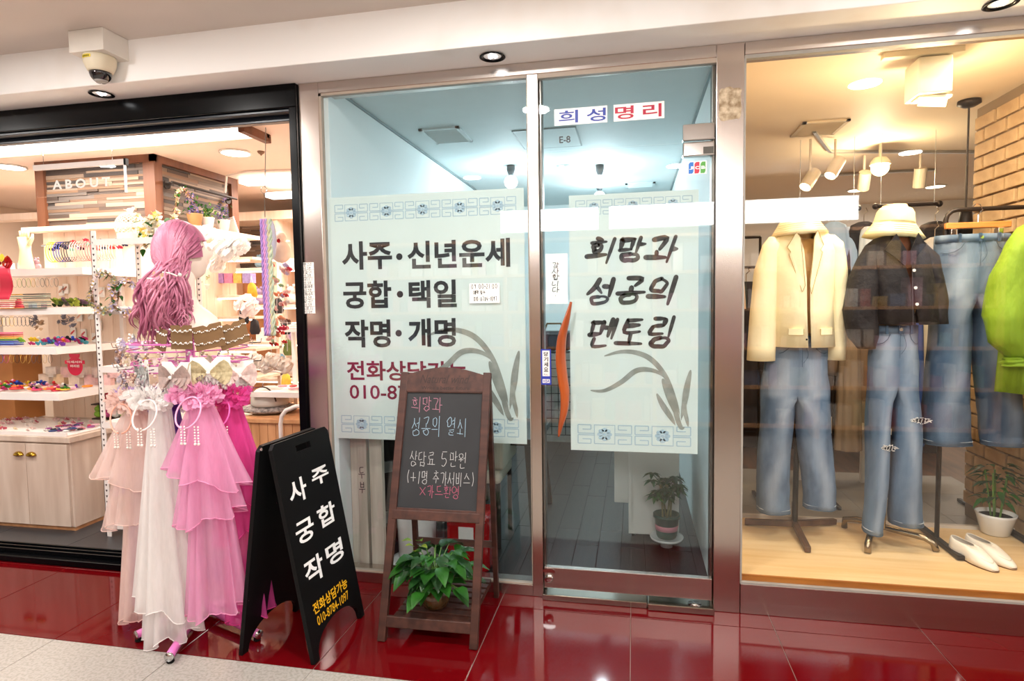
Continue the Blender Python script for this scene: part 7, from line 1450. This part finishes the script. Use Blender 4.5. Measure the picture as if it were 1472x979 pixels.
# more goods: rack shelves, hanging pouches and hoops, cards on the pale boards
for z, k in ((1.07, 10), (.74, 12), (.44, 12), (.135, 8)):
    scatter(clip, k, -3.04, -2.68, .24, .5, z, ('e8dcd8', 'd8c4d8', 'f2e6e0', 'c8a8b0', 'b8b0b8', 'f0d0c8', 'd8b060'), 'ribbon clip lying on a rack shelf', 'ribbon clips on the rack shelves', 1.0, 1.6, .02)
for i in range(12):
    px, py = (350, 362, 356, 404, 411, 408, 366, 400, 414, 352, 396, 410)[i], (455, 418, 560, 520, 548, 575, 470, 440, 500, 575, 575, 470)[i]; c = ('26242a', 'f0b030', 'd84a80', '7fb0c8', 'f2c84a', 'e0642a', '2a262a', '33302e', '6a7a3a', 'c83c78', 'f0a040', '1f1f24')[i]
    p = A(px, py, 1.25); t = thing('pouch', cname(c)+' fabric pouch hanging in the depth of the accessory shop, '+('left', 'upper left', 'low left', 'upper right', 'right', 'low right', 'middle left', 'top right', 'far right', 'lowest left', 'low centre', 'beside the post')[i], 'pouch', p)
    m = MB(); m.loft([(p.x, p.y, p.z+.06, .012, .01), (p.x, p.y, p.z+.04, .03, .02), (p.x, p.y, p.z-.03, .042, .025), (p.x, p.y, p.z-.055, .03, .02)], 14, lambda t_, a: 1+.08*math.sin(5*a)); m.link('bag', mat('pouch_'+c, c, .7, var=.25, scale=40), t, smooth=True); MB().tube([p+Vector((-.01, 0, .06)), p+Vector((0, 0, .11)), p+Vector((.01, 0, .06))], .002, 4).link('loop', SHW, t)
for i in range(9):
    p = A((112, 128, 140, 118, 134, 92, 144, 86, 103)[i], (455, 452, 468, 480, 486, 415, 420, 418, 478)[i], .79); c = ('e8b8a0', 'f0d8c8', 'c88a6a', 'd86a6a', 'b07a5a', 'a86858', 'f0c8b8', 'd8a890', 'e85a5a')[i]
    t = MB().box((p.x-.022, .80, p.z-.035), (p.x+.022, .806, p.z+.035)).link('hanging_card', PANELW); tag(t, 'white card with a '+cname(c)+' pin on the pale boards, '+('first', 'second', 'third', 'fourth', 'fifth', 'sixth', 'seventh', 'eighth', 'ninth')[i]+' of the scattered cards', 'card'); m = MB(); m.bar((p.x-.014, .797, p.z-.012), (p.x+.014, .797, p.z+.014), .01, .006); m.ball((p.x, .794, p.z), .007, 6); m.link('pin', mat('pin_'+c, c, .4), t)
for i in range(14): item(ring, -4.08+.042*i, .30, z2_-.075, .5, g.choice(('1f2024', 'c8a040', 'd84a80', '3a5ac8', '686068')), 'thin hoop hanging under the rainbow shelf', 'hoops under the rainbow shelf', .5)
for i in range(20): item(clip, -3.98+.031*i, .745+.01*(i % 2), zb_+g.uniform(-.01, .06), 0, g.choice(('d83a3a', '2a2a4a', 'f08a24', '1f2024', '8fd0b8', 'd8c8e8', 'c83c50', '5a3a6a')), 'bright flower clip among the bangles on the clear rod', 'flower clips among the bangles', .9)
# pinkish goods at the far left edge
t = thing('ribbon_bow', 'large red and yellow satin bow hanging at the left edge', 'ribbon', A(8, 400, .2)); p = A(4, 378, .2); m = MB(); bow(m, Fr(p, (1, 0, 0), (0, 0, 1)), .12, 0, lay=3); m.link('bow', RT, t, smooth=True); m = MB(); m.grid(lambda u, v: (p.x-.05+.1*u+.03*math.sin(5*v), .2-.02*math.sin(6*v), p.z-.02-.2*v), 6, 10); m.link('tails', mat('coral_satin', 'e0344e', .4), t, smooth=True, solid=.002); m = MB(); bow(m, Fr(p+Vector((0, -.01, .02)), (1, 0, .3), (0, 0, 1)), .07, .01); m.link('inner_bow', mat('yellow_satin', 'f0dc4a', .4), t, smooth=True)
dl = thing('mirror_frame', 'pale wooden framed shelf bay at the left edge behind the bangles', 'shelving', (-4.4, 1.2, 1.4))
for a_, b_ in (((-5.4, 1.15, 1.35), (-4.2, 1.25, 1.40)), ((-5.4, 1.15, 1.68), (-4.2, 1.25, 1.72)), ((-5.4, 1.15, 2.12), (-4.2, 1.25, 2.17)), ((-4.25, 1.15, 1.0), (-4.2, 1.25, 2.17))): MB().box(a_, b_).link('board', PK, dl)
for i in range(14): item(g.choice((plush, bx_)), -5.1+.065*i, 1.12 if False else 1.2, (1.72 if i % 2 else 1.4), g.uniform(-.4, .4), g.choice(('f0d8d8', 'd8b0b8', 'e8d8c0', 'b8c8d8', 'e85a6a')), 'pastel toy in the framed bay at the left edge', 'toys in the left bay', 1.3)
t = thing('hand_stand', 'cream hand shaped jewellery stand in front of the pale boards', 'jewellery stand', A(38, 380, .45)); p = A(38, 386, .45); m = MB(); m.tube([p, p+Vector((0, 0, .12)), p+Vector((0, 0, .2))], [.045, .03, .038], 14, flat=.6)
for k in range(4): m.tube([p+Vector((-.027+.018*k, 0, .19)), p+Vector((-.034+.022*k, 0, .19+.07-.012*abs(k-1.5)))], [.0085, .006], 8)
m.tube([p+Vector((.03, 0, .15)), p+Vector((.06, 0, .19)), p+Vector((.066, 0, .22))], [.012, .009, .006], 8); m.link('hand', mat('ivory_resin', 'f2dcae', .5), t, smooth=True)
for o in protos: bpy.data.objects.remove(o)
